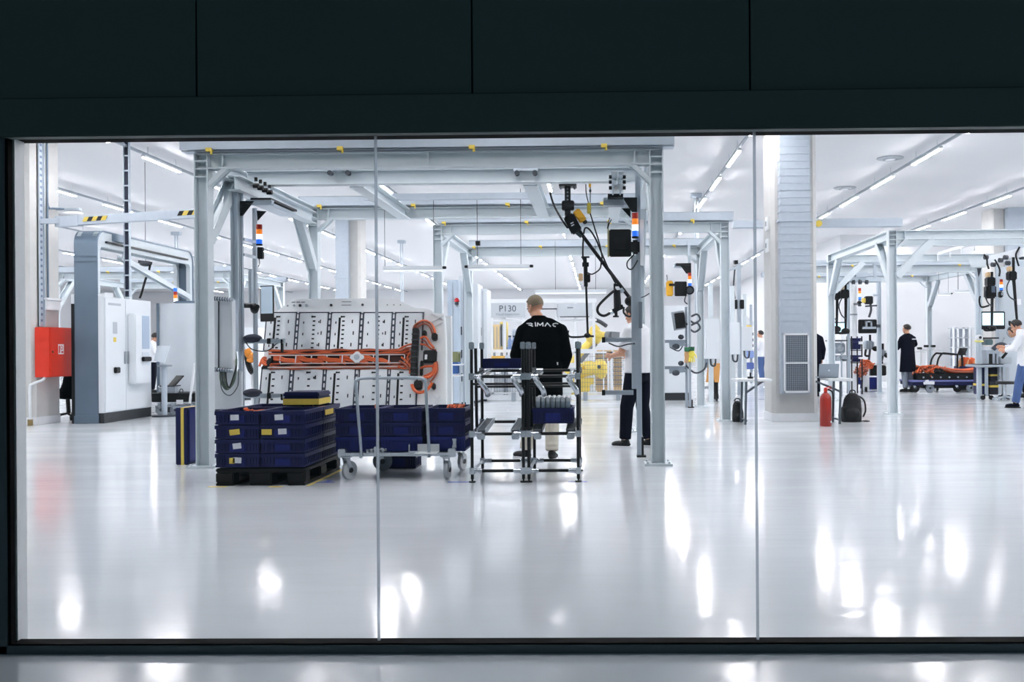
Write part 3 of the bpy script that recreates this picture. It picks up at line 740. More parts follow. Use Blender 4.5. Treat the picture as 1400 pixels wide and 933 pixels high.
for side_, xx in (('l', XP0+0.2), ('r', XP0+0.605)):
    for k in range(4):
        seen = {('l',3):'with a white label',('l',2):'with a tilted yellow label',('l',1):'with a tilted white label',('l',0):'with yellow and white labels',('r',3):'with one white label',('r',2):'with yellow and white labels'}.get((side_,k),'without labels')
        crate(0.4, 0.6, HB, (xx, YP, PZ+k*0.1265), 'navy crate %s, %s of the front %s stack' % (seen, pos_w[k].replace(' crate',''), 'left' if side_=='l' else 'right'), 'navy crates on the black pallet', stickers=sticks.get((side_,k),()))
        t = crate(0.4, 0.6, HB, (xx, YP+0.61, PZ+k*0.1265), 'navy crate, %s of the rear %s stack' % (pos_w[k].replace(' crate',''), 'left' if side_=='l' else 'right'), 'navy crates on the black pallet')
        if side_ == 'r' and k == 3:
            p = MB(); p.box(0.2, 0.204, 0.05, 0.33, 0.045, 0.095); part(t, 'paper_label', p, yellowp, local=True, label='long yellow paper label')
# orange leads in a top crate
def leads(loc, rx, ry, hz, n, label, m=orange, r=0.008, cat='cable'):
    b = MB(); rnd = random.Random(hash(label) % 1000 if False else len(label))
    for k in range(n):
        a = rnd.uniform(0, 2*PI); pts = []
        for j in range(5):
            pts.append((loc[0]+rx*rnd.uniform(-1,1), loc[1]+ry*rnd.uniform(-1,1), loc[2]+hz*rnd.uniform(0.0,1)))
        b.tube(pts, r, 6, sub=5)
    return single('cable_bundle', b, m, label, cat)
leads((XP0+0.2, YP+0.42, PZ+3*0.1265+0.03), 0.12, 0.14, 0.10, 8, 'orange cables lying in the top front left crate on the pallet')
leads((XP0+0.61, YP+0.95, PZ+3*0.1265+0.03), 0.12, 0.18, 0.10, 7, 'orange cables lying in the top rear right crate on the pallet', copper)
# lidded box with a yellow band on top
xb = X(387, 9.55); z0 = PZ+4*0.1265+0.004
t = thing('lidded_box', 'navy lidded box with a yellow tape band on top of the pallet crates', 'box', (xb+0.17, 9.75, z0), 'navy boxes taped in yellow')
b = MB(); b.box(xb, xb+0.34, 9.55, 9.97, z0, z0+0.085); part(t, 'box_body', b, blueb, 0.008)
b = MB(); b.box(xb-0.004, xb+0.344, 9.546, 9.974, z0+0.078, z0+0.13); part(t, 'lid', b, blueb, 0.012)
b = MB(); b.box(xb-0.003, xb+0.343, 9.547, 9.973, z0+0.008, z0+0.065); part(t, 'tape_band', b, yellowp)
# upright box beside the gantry post
xa = X(239, 10.4)
t = thing('lidded_box', 'navy box with a yellow tape stripe standing on end beside the left gantry post', 'box', (xa+0.07, 10.6, 0), 'navy boxes taped in yellow')
b = MB(); b.box(xa, xa+0.065, 10.4, 10.8, 0, 0.6); b.box(xa+0.085, xa+0.128, 10.4, 10.8, 0.0, 0.6); b.box(xa+0.06, xa+0.09, 10.41, 10.79, 0.01, 0.59); part(t, 'box_body', b, blueb, 0.008)
b = MB(); b.box(xa+0.128, xa+0.14, 10.42, 10.78, 0.02, 0.58); part(t, 'lid', b, blueb2, 0.006)
b = MB(); b.box(xa+0.058, xa+0.088, 10.397, 10.803, -0.0, 0.602); part(t, 'tape_band', b, yellowp)
# pallet
t = thing('pallet', 'black plastic pallet carrying the navy crates', 'pallet', (XP0+0.4, YP+0.6, 0))
xa, xb_ = XP0+0.005, XP0+0.805; ya, yb = YP+0.0, YP+1.21
b = MB(); b.box(xa, xb_, ya, yb, 0.118, 0.152); part(t, 'deck', b, black, 0.008)
for i, (fx0, fx1) in enumerate(((xa,xa+0.16),(xa+0.30,xa+0.50),(xb_-0.16,xb_))):
    for (fy0, fy1) in ((ya,ya+0.16),(ya+0.50,ya+0.70),(yb-0.16,yb)):
        b = MB(); b.box(fx0, fx1, fy0, fy1, 0.022, 0.12); part(t, 'foot', b, black, 0.01)
    b = MB(); b.box(fx0, fx1, ya, yb, 0.0, 0.024); part(t, 'runner', b, black, 0.006)
# floor tapes
def tape(pts, label, m, w_=0.05):
    b = MB()
    for p, q in pts:
        x0, x1 = sorted((p[0], q[0])); y0, y1 = sorted((p[1], q[1]))
        b.box(x0-(w_/2 if x1-x0 < 0.01 else 0), x1+(w_/2 if x1-x0 < 0.01 else 0), y0-(w_/2 if y1-y0 < 0.01 else 0), y1+(w_/2 if y1-y0 < 0.01 else 0), 0.0005, 0.0015)
    return single('floor_tape', b, m, label, 'floor tape', 'floor marking tapes')
bluet = mat('blue_tape', (40,70,170), 0.5)
px_ = xb_+0.03
tape([((xa-0.04,ya-0.06),(xa+0.12,ya-0.06))], 'yellow floor tape at the left front corner of the pallet', yellowp)
tape([((xa+0.5,ya-0.07),(xa+0.62,ya-0.07))], 'yellow floor tape in front of the middle of the pallet', yellowp)
tape([((px_,ya-0.03),(px_,yb+0.1))], 'long yellow floor tape along the right side of the pallet', yellowp, 0.03)
p = onfloor(442, 660)
tape([((p.x-0.09,p.y),(p.x+0.1,p.y)),((p.x+0.02,p.y),(p.x+0.02,p.y+0.15))], 'blue floor tape corner between the pallet and the trolley', bluet)
p = onfloor(630, 659.5)
tape([((p.x-0.12,p.y),(p.x+0.09,p.y))], 'blue floor tape left of the black rack', bluet)
p = onfloor(792, 659)
tape([((p.x-0.1,p.y),(p.x+0.07,p.y))], 'blue floor tape under the right foot of the black rack', bluet)

# ------------------------------------------------------------------ trolley
YT = 9.13; TX0 = X(464, YT); TX1 = X(619, YT); TD = 0.78; TZ = 0.235
t = thing('platform_trolley', 'galvanised platform trolley with a tubular hoop handle, loaded with navy crates', 'trolley', ((TX0+TX1)/2, YT+TD/2, 0))
b = MB(); b.box(TX0, TX1, YT, YT+0.03, TZ-0.02, TZ+0.012); b.box(TX0, TX1, YT+TD-0.03, YT+TD, TZ-0.02, TZ+0.012); b.box(TX0, TX0+0.03, YT, YT+TD, TZ-0.02, TZ+0.012); b.box(TX1-0.03, TX1, YT, YT+TD, TZ-0.02, TZ+0.012)
for k in (0.35, 0.65): b.box(TX0, TX1, YT+TD*k-0.02, YT+TD*k+0.02, TZ-0.02, TZ)
part(t, 'frame', b, chrome, 0.003)
b = MB(); b.box(TX0+0.03, TX1-0.03, YT+0.06, YT+TD-0.03, TZ-0.006, TZ+0.006); part(t, 'deck', b, galv)
for sx, x in ((1,TX0),(-1,TX1)):
    for y in (YT, YT+TD-0.06):
        b = MB(); b.box(x-0.02, x+0.05 if sx>0 else x+0.02, y-0.012, y+0.075, TZ-0.03, TZ+0.05) if sx>0 else b.box(x-0.05, x+0.02, y-0.012, y+0.075, TZ-0.03, TZ+0.05); part(t, 'corner_bracket', b, chrome, 0.006)
hx0, hx1 = X(493,YT), X(586,YT); tx0, tx1 = X(487,YT), X(582,YT); zt = Z(535,517,YT)
b = MB(); r = 0.07; yy = YT-0.02
b.tube([(hx0,yy,TZ-0.03),(hx0-0.002,yy,TZ+0.1),(tx0,yy,zt-r),(tx0+0.012,yy,zt-0.022),(tx0+r,yy,zt),((tx0+tx1)/2,yy,zt),(tx1-r,yy,zt),(tx1-0.012,yy,zt-0.022),(tx1,yy,zt-r),(hx1-0.002,yy,TZ+0.1),(hx1,yy,TZ-0.03)], 0.0145, 10, sub=4)
part(t, 'hoop_handle', b, alu)
b = MB(); b.box(TX1-0.02, TX1+0.02, YT+0.05, YT+TD, TZ+0.05, TZ+0.075); b.box(TX1-0.015, TX1+0.015, YT+0.06, YT+0.09, TZ, TZ+0.13); b.box(TX1-0.015, TX1+0.015, YT+TD-0.05, YT+TD-0.02, TZ, TZ+0.13); b.box(TX1-0.02, TX1+0.02, YT+0.05, YT+TD, TZ+0.12, TZ+0.135)
part(t, 'side_guard', b, chrome, 0.003)
def caster(root, x, y, r, zt, rz, wm=off_white, org=None, wdt=0.036):
    R = Matrix.Rotation(rz, 3, 'Z'); f = R @ V((1,0,0)); s = R @ V((0,1,0)); c = V((x,y,r)) + f*(r*0.45)
    b = MB(); b.cyl((x,y,zt-0.015),(x,y,zt),0.04); b.box(x-0.05,x+0.05,y-0.045,y+0.045,zt-0.008,zt)
    for k in (-1,1): b.bar(V((x,y,zt-0.02))+s*(k*(wdt/2+0.006)), c+s*(k*(wdt/2+0.006)), 0.005, r*0.55, f)
    b.bar(V((x,y,zt-0.02))-s*(wdt/2+0.008), V((x,y,zt-0.02))+s*(wdt/2+0.008), r*0.6, 0.008)
    o = part(root, 'caster', b, chrome, org=top_loc(root) if org is None else org)
    w1 = MB(); w1.cyl(c-s*(wdt/2), c+s*(wdt/2), r, n=24); part(o, 'wheel', w1, wm, 0.004, org=top_loc(root))
    w2 = MB(); w2.cyl(c-s*(wdt/2+0.012), c+s*(wdt/2+0.012), r*0.28, n=12); part(o, 'hub', w2, dark, org=top_loc(root))
caster(t, TX0+0.05, YT+0.02, 0.085, TZ-0.02, 1.0); caster(t, TX1-0.07, YT+0.02, 0.085, TZ-0.02, 1.45)
caster(t, TX0+0.20, YT+TD-0.1, 0.095, TZ-0.02, 0.2, rubber); caster(t, TX1-0.03, YT+TD-0.08, 0.085, TZ-0.02, 1.3)
# crates on the trolley: three stacks of three
ty = YT+0.09
stx = [X(457,ty)+0.2, X(518,ty)+0.2, X(581,ty)+0.2-0.01]
nm = ['left', 'middle', 'right']
for i, x in enumerate(stx):
    crate(0.4 if i < 2 else 0.36, 0.6, 0.145, (x, ty+0.005, TZ+0.008), 'blue crate, bottom of the %s stack on the platform trolley' % nm[i], 'crates on the platform trolley', blueb2)
    for k in range(2):
        crate(0.4 if i < 2 else 0.36, 0.6, 0.132, (x, ty-0.012*0, TZ+0.153+k*0.131), 'navy crate, %s of the %s stack on the platform trolley' % (('middle','top')[k], nm[i]), 'crates on the platform trolley')
z0 = TZ+0.153+0.131+0.03
leads((stx[2]+0.08, ty+0.16, z0+0.03), 0.08, 0.12, 0.10, 12, 'orange cables piled in the top right crate on the trolley', orange)
leads((stx[0]+0.15, ty+0.2, z0), 0.03, 0.08, 0.13, 3, 'thin orange lead sticking out of the top left trolley crate', copper, 0.005)
b = MB(); b.ell((stx[1]-0.02, ty+0.15, z0+0.045), 0.07, 0.05, 0.035); b.ell((stx[1]+0.05, ty+0.16, z0+0.04), 0.05, 0.04, 0.03)
single('plastic_bag', b, off_white, 'crumpled white bag in the top middle crate on the trolley', 'bag')
b = MB(); b.bar((stx[1]+0.02, ty+0.05, z0+0.09),(stx[1]+0.16, ty+0.45, z0+0.10),0.012,0.01); single('steel_rod', b, chrome, 'thin steel rod resting across the top middle trolley crate', 'rod', loc=(stx[1]+0.1,ty+0.25,z0+0.085))
t2 = thing('document_tray', 'white metal document tray on the front rail of the trolley', 'tray', (X(582,YT-0.02), YT-0.05, TZ+0.012))
xa, xb_ = X(568,YT), X(598,YT)
b = MB(); b.box(xa, xb_, YT-0.11, YT+0.08, TZ+0.012, TZ+0.018); b.box(xa, xb_, YT+0.07, YT+0.08, TZ+0.012, TZ+0.085); part(t2, 'tray', b, white_paint)
b = MB(); b.box(xa-0.06, xa+0.02, YT-0.02, YT+0.05, TZ+0.012, TZ+0.03); b.box(xa-0.07,xa-0.06,YT,YT+0.03,TZ+0.012,TZ+0.09); part(t2, 'clip', b, chrome)
t2 = thing('steel_fittings', 'loose steel fittings lying on the front rail of the trolley', 'fittings', (X(515,YT), YT, TZ+0.012))
for k in range(5):
    x = X(500,YT)+k*0.035; b = MB(); b.cyl((x,YT+0.01,TZ+0.035),(x+0.03,YT+0.05,TZ+0.035+0.012*(k%2)),0.012,n=8); b.box(x,x+0.02,YT,YT+0.04,TZ+0.012,TZ+0.03+0.02*(k%3)); part(t2, 'fitting', b, chrome)
p = onfloor(517, 643)
crate(0.36, 0.34, 0.15, (X(543,9.92), 9.92, 0), 'navy crate standing on the floor under the platform trolley', None)

# ------------------------------------------------------------------ tube racks
YR = 8.92; RD = 0.80
def rack(x0, x1, label, left):
    t = thing('tube_rack', label, 'rack', ((x0+x1)/2, YR+RD/2, 0), 'black tube racks in front of the bald worker')
    ht = 1.245; r = 0.0145
    for (x, y) in ((x0,YR),(x1,YR),(x0,YR+RD),(x1,YR+RD)):
        h = ht if y == YR or left else ht
        b = MB(); b.cyl((x,y,0.03),(x,y,h),r); p = part(t, 'post', b, black_metal)
        b = MB(); b.cyl((x,y,0),(x,y,0.012),0.03); b.cyl((x,y,0.01),(x,y,0.05),0.008,n=8); part(p, 'levelling_foot', b, black, org=top_loc(t))
        b = MB(); b.box(x-0.022,x+0.022,y-0.022,y+0.022,h-0.05,h+0.015); part(p, 'top_joint', b, chrome, 0.006, org=top_loc(t))
    b = MB(); b.cyl((x0,YR+0.36,0.44),(x0,YR+0.30,ht-0.04),r); part(t, 'brace_tube', b, black_metal)
    b = MB(); b.cyl((x1,YR+0.36,0.44),(x1,YR+0.30,ht-0.04),r); part(t, 'brace_tube', b, black_metal)
    for z, ra in ((0.95,0.035),(0.435,0.05),(0.104,0.0)):
        for y, zz in ((YR,z),(YR+RD,z+ra)):
            b = MB(); b.cyl((x0,y,zz),(x1,y,zz),r); tb = part(t, 'cross_tube', b, black_metal)
            for s, x in ((1,x0),(-1,x1)):
                b = MB(); b.box(x-0.024,x+0.024,y-0.024,y+0.024,zz-0.03,zz+0.03); b.cyl((x+s*0.02,y,zz),(x+s*0.09,y,zz),0.021); part(tb, 'joint', b, chrome, 0.003, org=top_loc(t))
        for x in (x0, x1):
            b = MB(); b.cyl((x,YR,z),(x,YR+RD,z+ra),r); part(t, 'side_tube', b, black_metal if z > 0.2 else alu)
    for f in (0.18, 0.85):       # roller tracks of the middle shelf
        x = x0 + (x1-x0)*f
        b = MB(); wd = 0.075
        b.bar((x-wd/2,YR-0.01,0.455),(x-wd/2,YR+RD,0.505),0.006,0.05); b.bar((x+wd/2,YR-0.01,0.455),(x+wd/2,YR+RD,0.505),0.006,0.05); b.bar((x,YR-0.01,0.44),(x,YR+RD,0.49),wd,0.006)
        tr = part(t, 'roller_track', b, alu if left else black_metal)
        b = MB()
        for k in range(14): y = YR+0.03+k*0.056; b.cyl((x-wd/2,y,0.462+0.05*k/14),(x+wd/2,y,0.462+0.05*k/14),0.014,n=10)
        part(tr, 'rollers', b, mat('roller_grey', (96,104,112), 0.5), org=top_loc(t))
        b = MB(); b.box(x-0.035,x+0.035,YR-0.03,YR+0.02,0.385,0.44); part(tr, 'track_hook', b, chrome, 0.008, org=top_loc(t))
        b = MB(); b.tube([(x-0.02,YR+0.0,0.945),(x,YR-0.02,0.90),(x+0.05,YR-0.02,0.83),(x+0.06,YR+0.02,0.78)],0.024,8,sub=4); part(t, 'bent_bracket', b, chrome)
        b = MB(); b.bar((x,YR,0.94),(x,YR+RD,0.98),0.03,0.03); part(t, 'shelf_rail', b, chrome)
    b = MB(); b.cyl((x0,YR+0.1,0.88),(x1,YR+0.1,0.88),0.011); b.cyl((x0,YR+0.25,0.85),(x1,YR+0.25,0.85),0.011); part(t, 'stop_tube', b, black_metal)
    return t
RX = [X(644.5,YR), X(714.5,YR), X(722,YR), X(789.5,YR)]
rack(RX[0], RX[1], 'black tube rack with chrome joints and an empty middle shelf', True)
rack(RX[2], RX[3], 'black tube rack with chrome joints, holding a tray of metal parts', False)
crate(0.37, 0.34, 0.10, ((RX[0]+RX[1])/2+0.0, YR+0.42, 1.006), 'navy crate on the upper shelf of the left black rack')
b = MB(); 
xc = (RX[2]+RX[3])/2-0.005
crate(0.37, 0.56, 0.145, (xc, YR+0.02, 0.515), 'navy crate on the middle shelf of the right black rack')
t = thing('parts_tray', 'clear plastic tray of ribbed metal parts on the right rack crate', 'tray', (xc, YR+0.3, 0.66))
b = MB(); b.box(xc-0.16, xc+0.16, YR+0.06, YR+0.52, 0.655, 0.662)
for a0,a1,c0,c1 in ((-0.16,0.16,0.06,0.066),(-0.16,0.16,0.514,0.52),(-0.16,-0.154,0.06,0.52),(0.154,0.16,0.06,0.52)): b.box(xc+a0,xc+a1,YR+c0,YR+c1,0.66,0.72)
part(t, 'tray', b, plastic_clear)
for k in range(7):
    x = xc-0.135+k*0.045; b = MB()
    b.prism([(x-0.016,0.665),(x+0.016,0.665),(x+0.016,0.745),(x+0.004,0.757),(x-0.016,0.757)], 'y', YR+0.08, YR+0.50)
    for j in range(5): b.box(x-0.018,x+0.018,YR+0.10+j*0.085,YR+0.14+j*0.085,0.66,0.75)
    part(t, 'metal_part', b, silver)
b = MB(); b.box(X(660,9.5)-0.01, X(668,9.5)+0.05, 9.5, 9.6, Z(664,555,9.5), Z(664,537,9.5)); b.cyl((X(664,9.5),9.55,Z(664,537,9.5)),(X(664,9.5),9.55,Z(664,530,9.5)),0.02)
b.cyl((X(664,9.5)-0.02,9.48,Z(664,546,9.5)),(X(664,9.5)-0.02,9.52,Z(664,546,9.5)),0.03)

# ------------------------------------------------------------------ battery pack
TILT = math.radians(16)
PYB = 11.95
PB0 = V((X(484,PYB), PYB, 0.50))
pk = thing('battery_pack', 'big white battery pack with orange cables, tilted back inside the large gantry', 'battery pack', PB0)
pk.rotation_euler = (-TILT, 0, 0)
ex_ = V((1,0,0)); ey_ = V((0,math.sin(TILT),math.cos(TILT))); en_ = V((0,-math.cos(TILT),math.sin(TILT)))
def pk_uv(px, py):                 # pixel on the pack's face -> local (x, z)
    d = fw + rt*((px-PPX)/F_PX) + up*((PPY-py)/F_PX); o = V((0,0,CAM_H))
    s = (PB0-o).dot(en_)/d.dot(en_); p = o + d*s - PB0
    return (p.dot(ex_), p.dot(ey_))
packw = mat('pack_white', (236,238,240), 0.4, vary=0.03)
def z4(x, y): return pk_uv(300+x/4.2424, 390+y/4.2424)
ol = [z4(420,80), z4(1010,74), z4(1130,130), z4(1222,138), z4(1240,160), z4(1302,166), z4(1310,300)]
br = pk_uv(609, 578); bl = pk_uv(349, 578)
ol = ol + [br, bl, z4(270,300), z4(330,166)]
b = MB(); b.prism([(x, z) for x, z in ol][::-1], 'y', 0.0, 0.16); part(pk, 'housing', b, packw, 0.01, local=True)
# top plate with round ports
b = MB(); q = [z4(425,86), z4(1005,82), z4(1120,134), z4(1190,150), z4(1190,158), z4(338,158), z4(338,150)]
b.prism(q[::-1], 'y', -0.012, 0.0); tp = part(pk, 'top_plate', b, packw, local=True)
for x, y, r in ((470,121,0.018),(507,121,0.018),(435,121,0.014),(398,122,0.012),(650,119,0.017),(832,117,0.016)):
    c = z4(x,y); b = MB(); b.cyl((c[0],-0.022,c[1]),(c[0],-0.011,c[1]),r); part(tp, 'port', b, dark if x in (470,650,832) else rubber, local=True)
b = MB()
for k in range(3): c = z4(432+k*28,101); b.box(c[0]-0.025,c[0]+0.02,-0.014,-0.011,c[1]-0.006,c[1]+0.006)
for k in range(2):
    c = z4(738,99+k*19); b.box(c[0]-0.06,c[0]+0.06,-0.014,-0.011,c[1]-0.004,c[1]+0.004)
for k in range(3): c = z4(975+k*38,117); b.cyl((c[0],-0.014,c[1]),(c[0],-0.011,c[1]),0.008)
part(tp, 'markings', b, mat('mark_grey', (110,114,120), 0.6), local=True)
# modules
def module(cols, yt, yb, slant):
    for i, (xa, xb) in enumerate(cols):
        tl, tr = z4(xa, yt), z4(xb, yt); bl_, br_ = z4(xa-slant, yb), z4(xb-slant, yb)
        xa_, xb_ = (tl[0]+bl_[0])/2, (tr[0]+br_[0])/2; zt_, zb_ = tl[1], bl_[1]; wd = xb_-xa_
        b = MB(); b.box(xa_, xb_, -0.02, 0.0, zb_, zt_); m_ = part(pk, 'cell_module', b, silver, 0.008, local=True)
        s = MB(); mid = xa_ + wd*(0.30 if i % 2 == 0 else 0.40); hh = zt_-zb_
        if i % 2 == 0:
            s.box(mid-0.014, mid+0.012, -0.024, -0.019, zb_+0.02, zt_-0.06)
        for k in range(8):
            zz = zt_-0.05-k*(hh-0.08)/7; s.box(mid+0.03, mid+0.062, -0.024, -0.019, zz-0.009, zz+0.009)
        for k in range(3):
            zz = zt_-0.09-k*(hh-0.12)/2.4
            s.box(xa_+0.05, xa_+0.063, -0.024, -0.019, zz-0.05, zz-0.02); s.box(xb_-0.09+0.02*(k%2), xb_-0.077+0.02*(k%2), -0.024, -0.019, zz-0.045, zz)
            if i % 2: s.box(mid+0.10, mid+0.112, -0.024, -0.019, zz-0.04, zz-0.015)
        s.cyl((mid+0.02,-0.024,zt_-0.05),(mid+0.02,-0.019,zt_-0.05),0.013,n=8)
        part(m_, 'slots', s, black, local=True)
        f = MB(); g = 0.016
        f.box(xa_-g, xa_, -0.012, 0.0, zb_, zt_+g); f.box(xb_, xb_+g, -0.012, 0.0, zb_, zt_+g); f.box(xa_-g, xb_+g, -0.012, 0.0, zt_, zt_+g)
        part(pk, 'module_gasket', f, mat('gasket_slate', (40,48,60), 0.6), local=True)
        if xb_ < z4(1120, yt)[0]:
            l = MB(); xc0, xc1 = xb_+0.016, xb_+0.036
            l.box(xc0-0.003, xc1+0.003, -0.006, 0.0, zb_, zt_); 
            part(pk, 'strap_channel', l, mat('strap_slate', (70,80,96), 0.5), local=True)
            l = MB(); n = max(3, int((zt_-zb_)/0.075))
            for k in range(n): zz = zb_+(k+0.5)*(zt_-zb_)/n; l.box(xc0, xc1, -0.010, -0.005, zz-0.026, zz+0.024)
            part(pk, 'strap_windows', l, packw, local=True)
module([(280,446),(470,632),(657,818),(845,1004),(1030,1184)], 165, 380, 18)
module([(250,408),(437,602),(626,788),(820,978),(1000,1150)], 487, 800, 22)
# orange cable loom
zt_, zb_ = z4(600,378)[1], z4(600,486)[1]; xa_, xb_ = z4(300,430)[0], z4(1100,430)[0]
b = MB(); b.box(xa_, xb_, -0.012, 0.0, zb_+0.01, zt_-0.01); part(pk, 'loom_shade_sheet', b, mat('loom_shadow', (58,26,22), 0.7), local=True)  # dark sheet behind the loom; shade between the cables is put into its colour
hh = zt_-zb_
for f, m_, r in ((0.98,copper,0.009),(0.93,orange,0.008),(0.80,orange,0.010),(0.75,copper,0.009),(0.25,orange,0.009),(0.10,copper,0.010),(0.04,orange,0.010),(-0.03,copper,0.009)):
    b = MB(); pts = []
    for k in range(22):
        u = k/21; pts.append((xa_-0.03*f+u*(xb_-xa_+0.03), -0.028-0.008*math.sin(k*1.7+f*9), zb_+hh*f+0.006*math.sin(k*1.3+f*20)))
    b.tube(pts, r, 6, sub=2); part(pk, 'orange_cable', b, m_, local=True)
for ph in range(5):
    b = MB(); u0 = xa_+0.06+ph*0.27; z_hi, z_lo = zb_+hh*0.63, zb_+hh*0.40
    for k in range(3):
        o_ = 0.022*k
        b.tube([(u0-0.02,-0.03,z_hi+0.01-o_),(u0+0.06,-0.04,z_hi-0.005-o_),(u0+0.13,-0.045,z_lo+0.02-o_*0.7),(u0+0.24,-0.04,z_lo+0.012-o_*0.7),(u0+0.33,-0.03,z_lo-0.028-o_*0.4)], 0.012, 8, sub=5)
    part(pk, 'orange_cable', b, orange, local=True)
for f in (0.66, 0.22, 0.02):
    b = MB(); b.box(xa_-0.02+(0.15 if f == 0.22 else 0), xb_-0.05, -0.046, -0.036, zb_+hh*f, zb_+hh*f+0.012); part(pk, 'loom_rail', b, mat('rail_pale', (206,196,192), 0.4), local=True)
b = MB()
for k in range(9): x = xa_+0.12+k*0.19; b.box(x, x+0.012, -0.05, -0.03, zb_+hh*0.28, zb_+hh*0.66)
part(pk, 'loom_clips', b, off_white, local=True)
b = MB(); b.prism([(xa_-0.10,zb_+0.0),(xa_-0.02,zb_+0.02),(xa_+0.04,zb_+hh*0.5),(xa_-0.01,zb_+hh*0.55)], 'y', -0.05, -0.01); part(pk, 'end_boot', b, black, local=True)
# star bracket
c = z4(806,428); pts = []
for k in range(24):
    a = 2*PI*k/24; r = 0.085 if k % 6 in (2,3,4) else 0.068; pts.append((c[0]+r*math.cos(a+PI/4)*1.0, c[1]+r*math.sin(a+PI/4)*0.85))
b = MB(); b.prism(pts[::-1], 'y', -0.085, -0.05); sb = part(pk, 'star_bracket', b, packw, 0.006, local=True)
b = MB(); b.cyl((c[0],-0.095,c[1]),(c[0],-0.084,c[1]),0.035); part(sb, 'hub', b, mat('mark_pale', (190,200,210), 0.4), local=True)
# right-hand junction
p0, p1 = z4(1146,262), z4(1142,545)
b = MB(); b.box(p0[0]-0.036, p0[0]+0.036, -0.12, 0.0, p1[1], p0[1]); jb = part(pk, 'junction_bar', b, black, 0.012, local=True)
b = MB()
for k in range(8): z = p1[1]+0.03+k*(p0[1]-p1[1]-0.05)/8; b.box(p0[0]-0.04, p0[0]+0.04, -0.124, -0.06, z, z+0.012)
part(jb, 'ribs', b, dark, local=True)
def pz(x, y, d): c = z4(x,y); return (c[0], -d, c[1])
loops = [([(1135,262),(1150,232),(1190,214),(1230,232),(1250,268),(1255,300)],0.016,orange),([(1150,262),(1165,245),(1195,232),(1225,250),(1240,290)],0.012,copper),([(1128,270),(1140,240),(1180,222),(1222,226),(1246,262)],0.009,copper),
         ([(1110,400),(1095,430),(1115,465),(1108,520)],0.014,orange),([(1040,385),(1085,360),(1115,352),(1135,350)],0.012,orange),([(1050,392),(1090,375),(1120,372)],0.012,copper),([(1030,400),(1080,392),(1110,380)],0.012,orange),
         ([(1060,425),(1090,450),(1110,480)],0.012,orange),([(1050,450),(1085,470),(1105,500)],0.012,copper),([(1040,480),(1080,490),(1112,470)],0.011,orange),([(1105,380),(1118,420),(1100,460),(1115,500)],0.010,copper),
         ([(1170,320),(1200,310),(1225,345),(1250,375)],0.014,orange),([(1172,335),(1195,330),(1222,370),(1262,385)],0.010,copper),([(1170,350),(1205,358),(1235,380)],0.012,orange),
         ([(1255,460),(1258,500),(1240,530),(1200,548),(1165,545)],0.020,orange),([(1240,470),(1245,500),(1225,520),(1190,535)],0.014,orange),([(1170,490),(1200,480),(1240,478)],0.014,orange),
         ([(1122,585),(1135,615),(1165,632),(1200,622),(1225,600),(1240,575)],0.020,orange),([(1265,450),(1268,500),(1250,540),(1225,570)],0.012,copper)]
for k, (pp, r, m_) in enumerate(loops):
    b = MB(); b.tube([pz(x,y,0.05+0.012*(k%3)) for x, y in pp], r, 8, sub=5); part(pk, 'orange_cable', b, m_, local=True)
for (x0, y0, x1, y1, d) in ((1235,288,1268,325,0.09),(1185,385,1265,455,0.07),(1235,575,1258,610,0.08),(1180,270,1205,300,0.07),(1165,440,1185,530,0.05),(1130,560,1180,610,0.06)):
    a, c = z4(x0,y1), z4(x1,y0); b = MB(); b.box(a[0], c[0], -d, 0.0, a[1], c[1]); part(pk, 'connector', b, black, 0.012, local=True)
b = MB(); a = z4(1196,440); b.box(a[0], a[0]+0.03, -0.075, -0.069, a[1], a[1]+0.06); part(pk, 'connector_label', b, paper, local=True)
b = MB(); b.bar(pz(1235,640,0.04), pz(1262,665,0.04), 0.02, 0.02); b.bar(pz(1262,665,0.04), pz(1285,650,0.04), 0.02, 0.02); b.bar(pz(1262,665,0.04), pz(1255,690,0.04), 0.022, 0.02); part(pk, 'tripod_bracket', b, off_white, local=True)
b = MB()
for pa, pb in (((1232,165),(1300,200)),((1232,215),(1300,175)),((1245,240),(1295,215))): b.bar(pz(*pa,0.02), pz(*pb,0.02), 0.02, 0.02)
part(pk, 'lattice_corner', b, packw, local=True)
# left-hand connector bunch
b = MB(); 
for k in range(4): b.tube([pz(285-k*3,470-k*14,0.03), pz(262,462-k*10,0.06), pz(250-k*4,440+k*12,0.04)], 0.016, 8, sub=4)
part(pk, 'end_cables', b, orange, local=True)
# stand under the pack
t = thing('pack_stand', 'white stand behind the pallet holding the tilted battery pack', 'stand', (PB0.x, PYB+0.4, 0))
b = MB()
for x in (PB0.x-0.75, PB0.x+0.75): b.box(x-0.06, x+0.06, PYB+0.26, PYB+0.40, 0, 0.62); b.box(x-0.06,x+0.06,PYB-0.35,PYB+0.9,0,0.08)
b.box(PB0.x-0.9, PB0.x+0.9, PYB-0.02, PYB+0.40, 0.40, 0.49); part(t, 'frame', b, white_paint, 0.006)
b = MB(); xq = X(613,12.6); b.box(xq-0.05, xq+0.05, 12.5, 12.62, 0, 1.62); part(t, 'upright', b, white_paint)

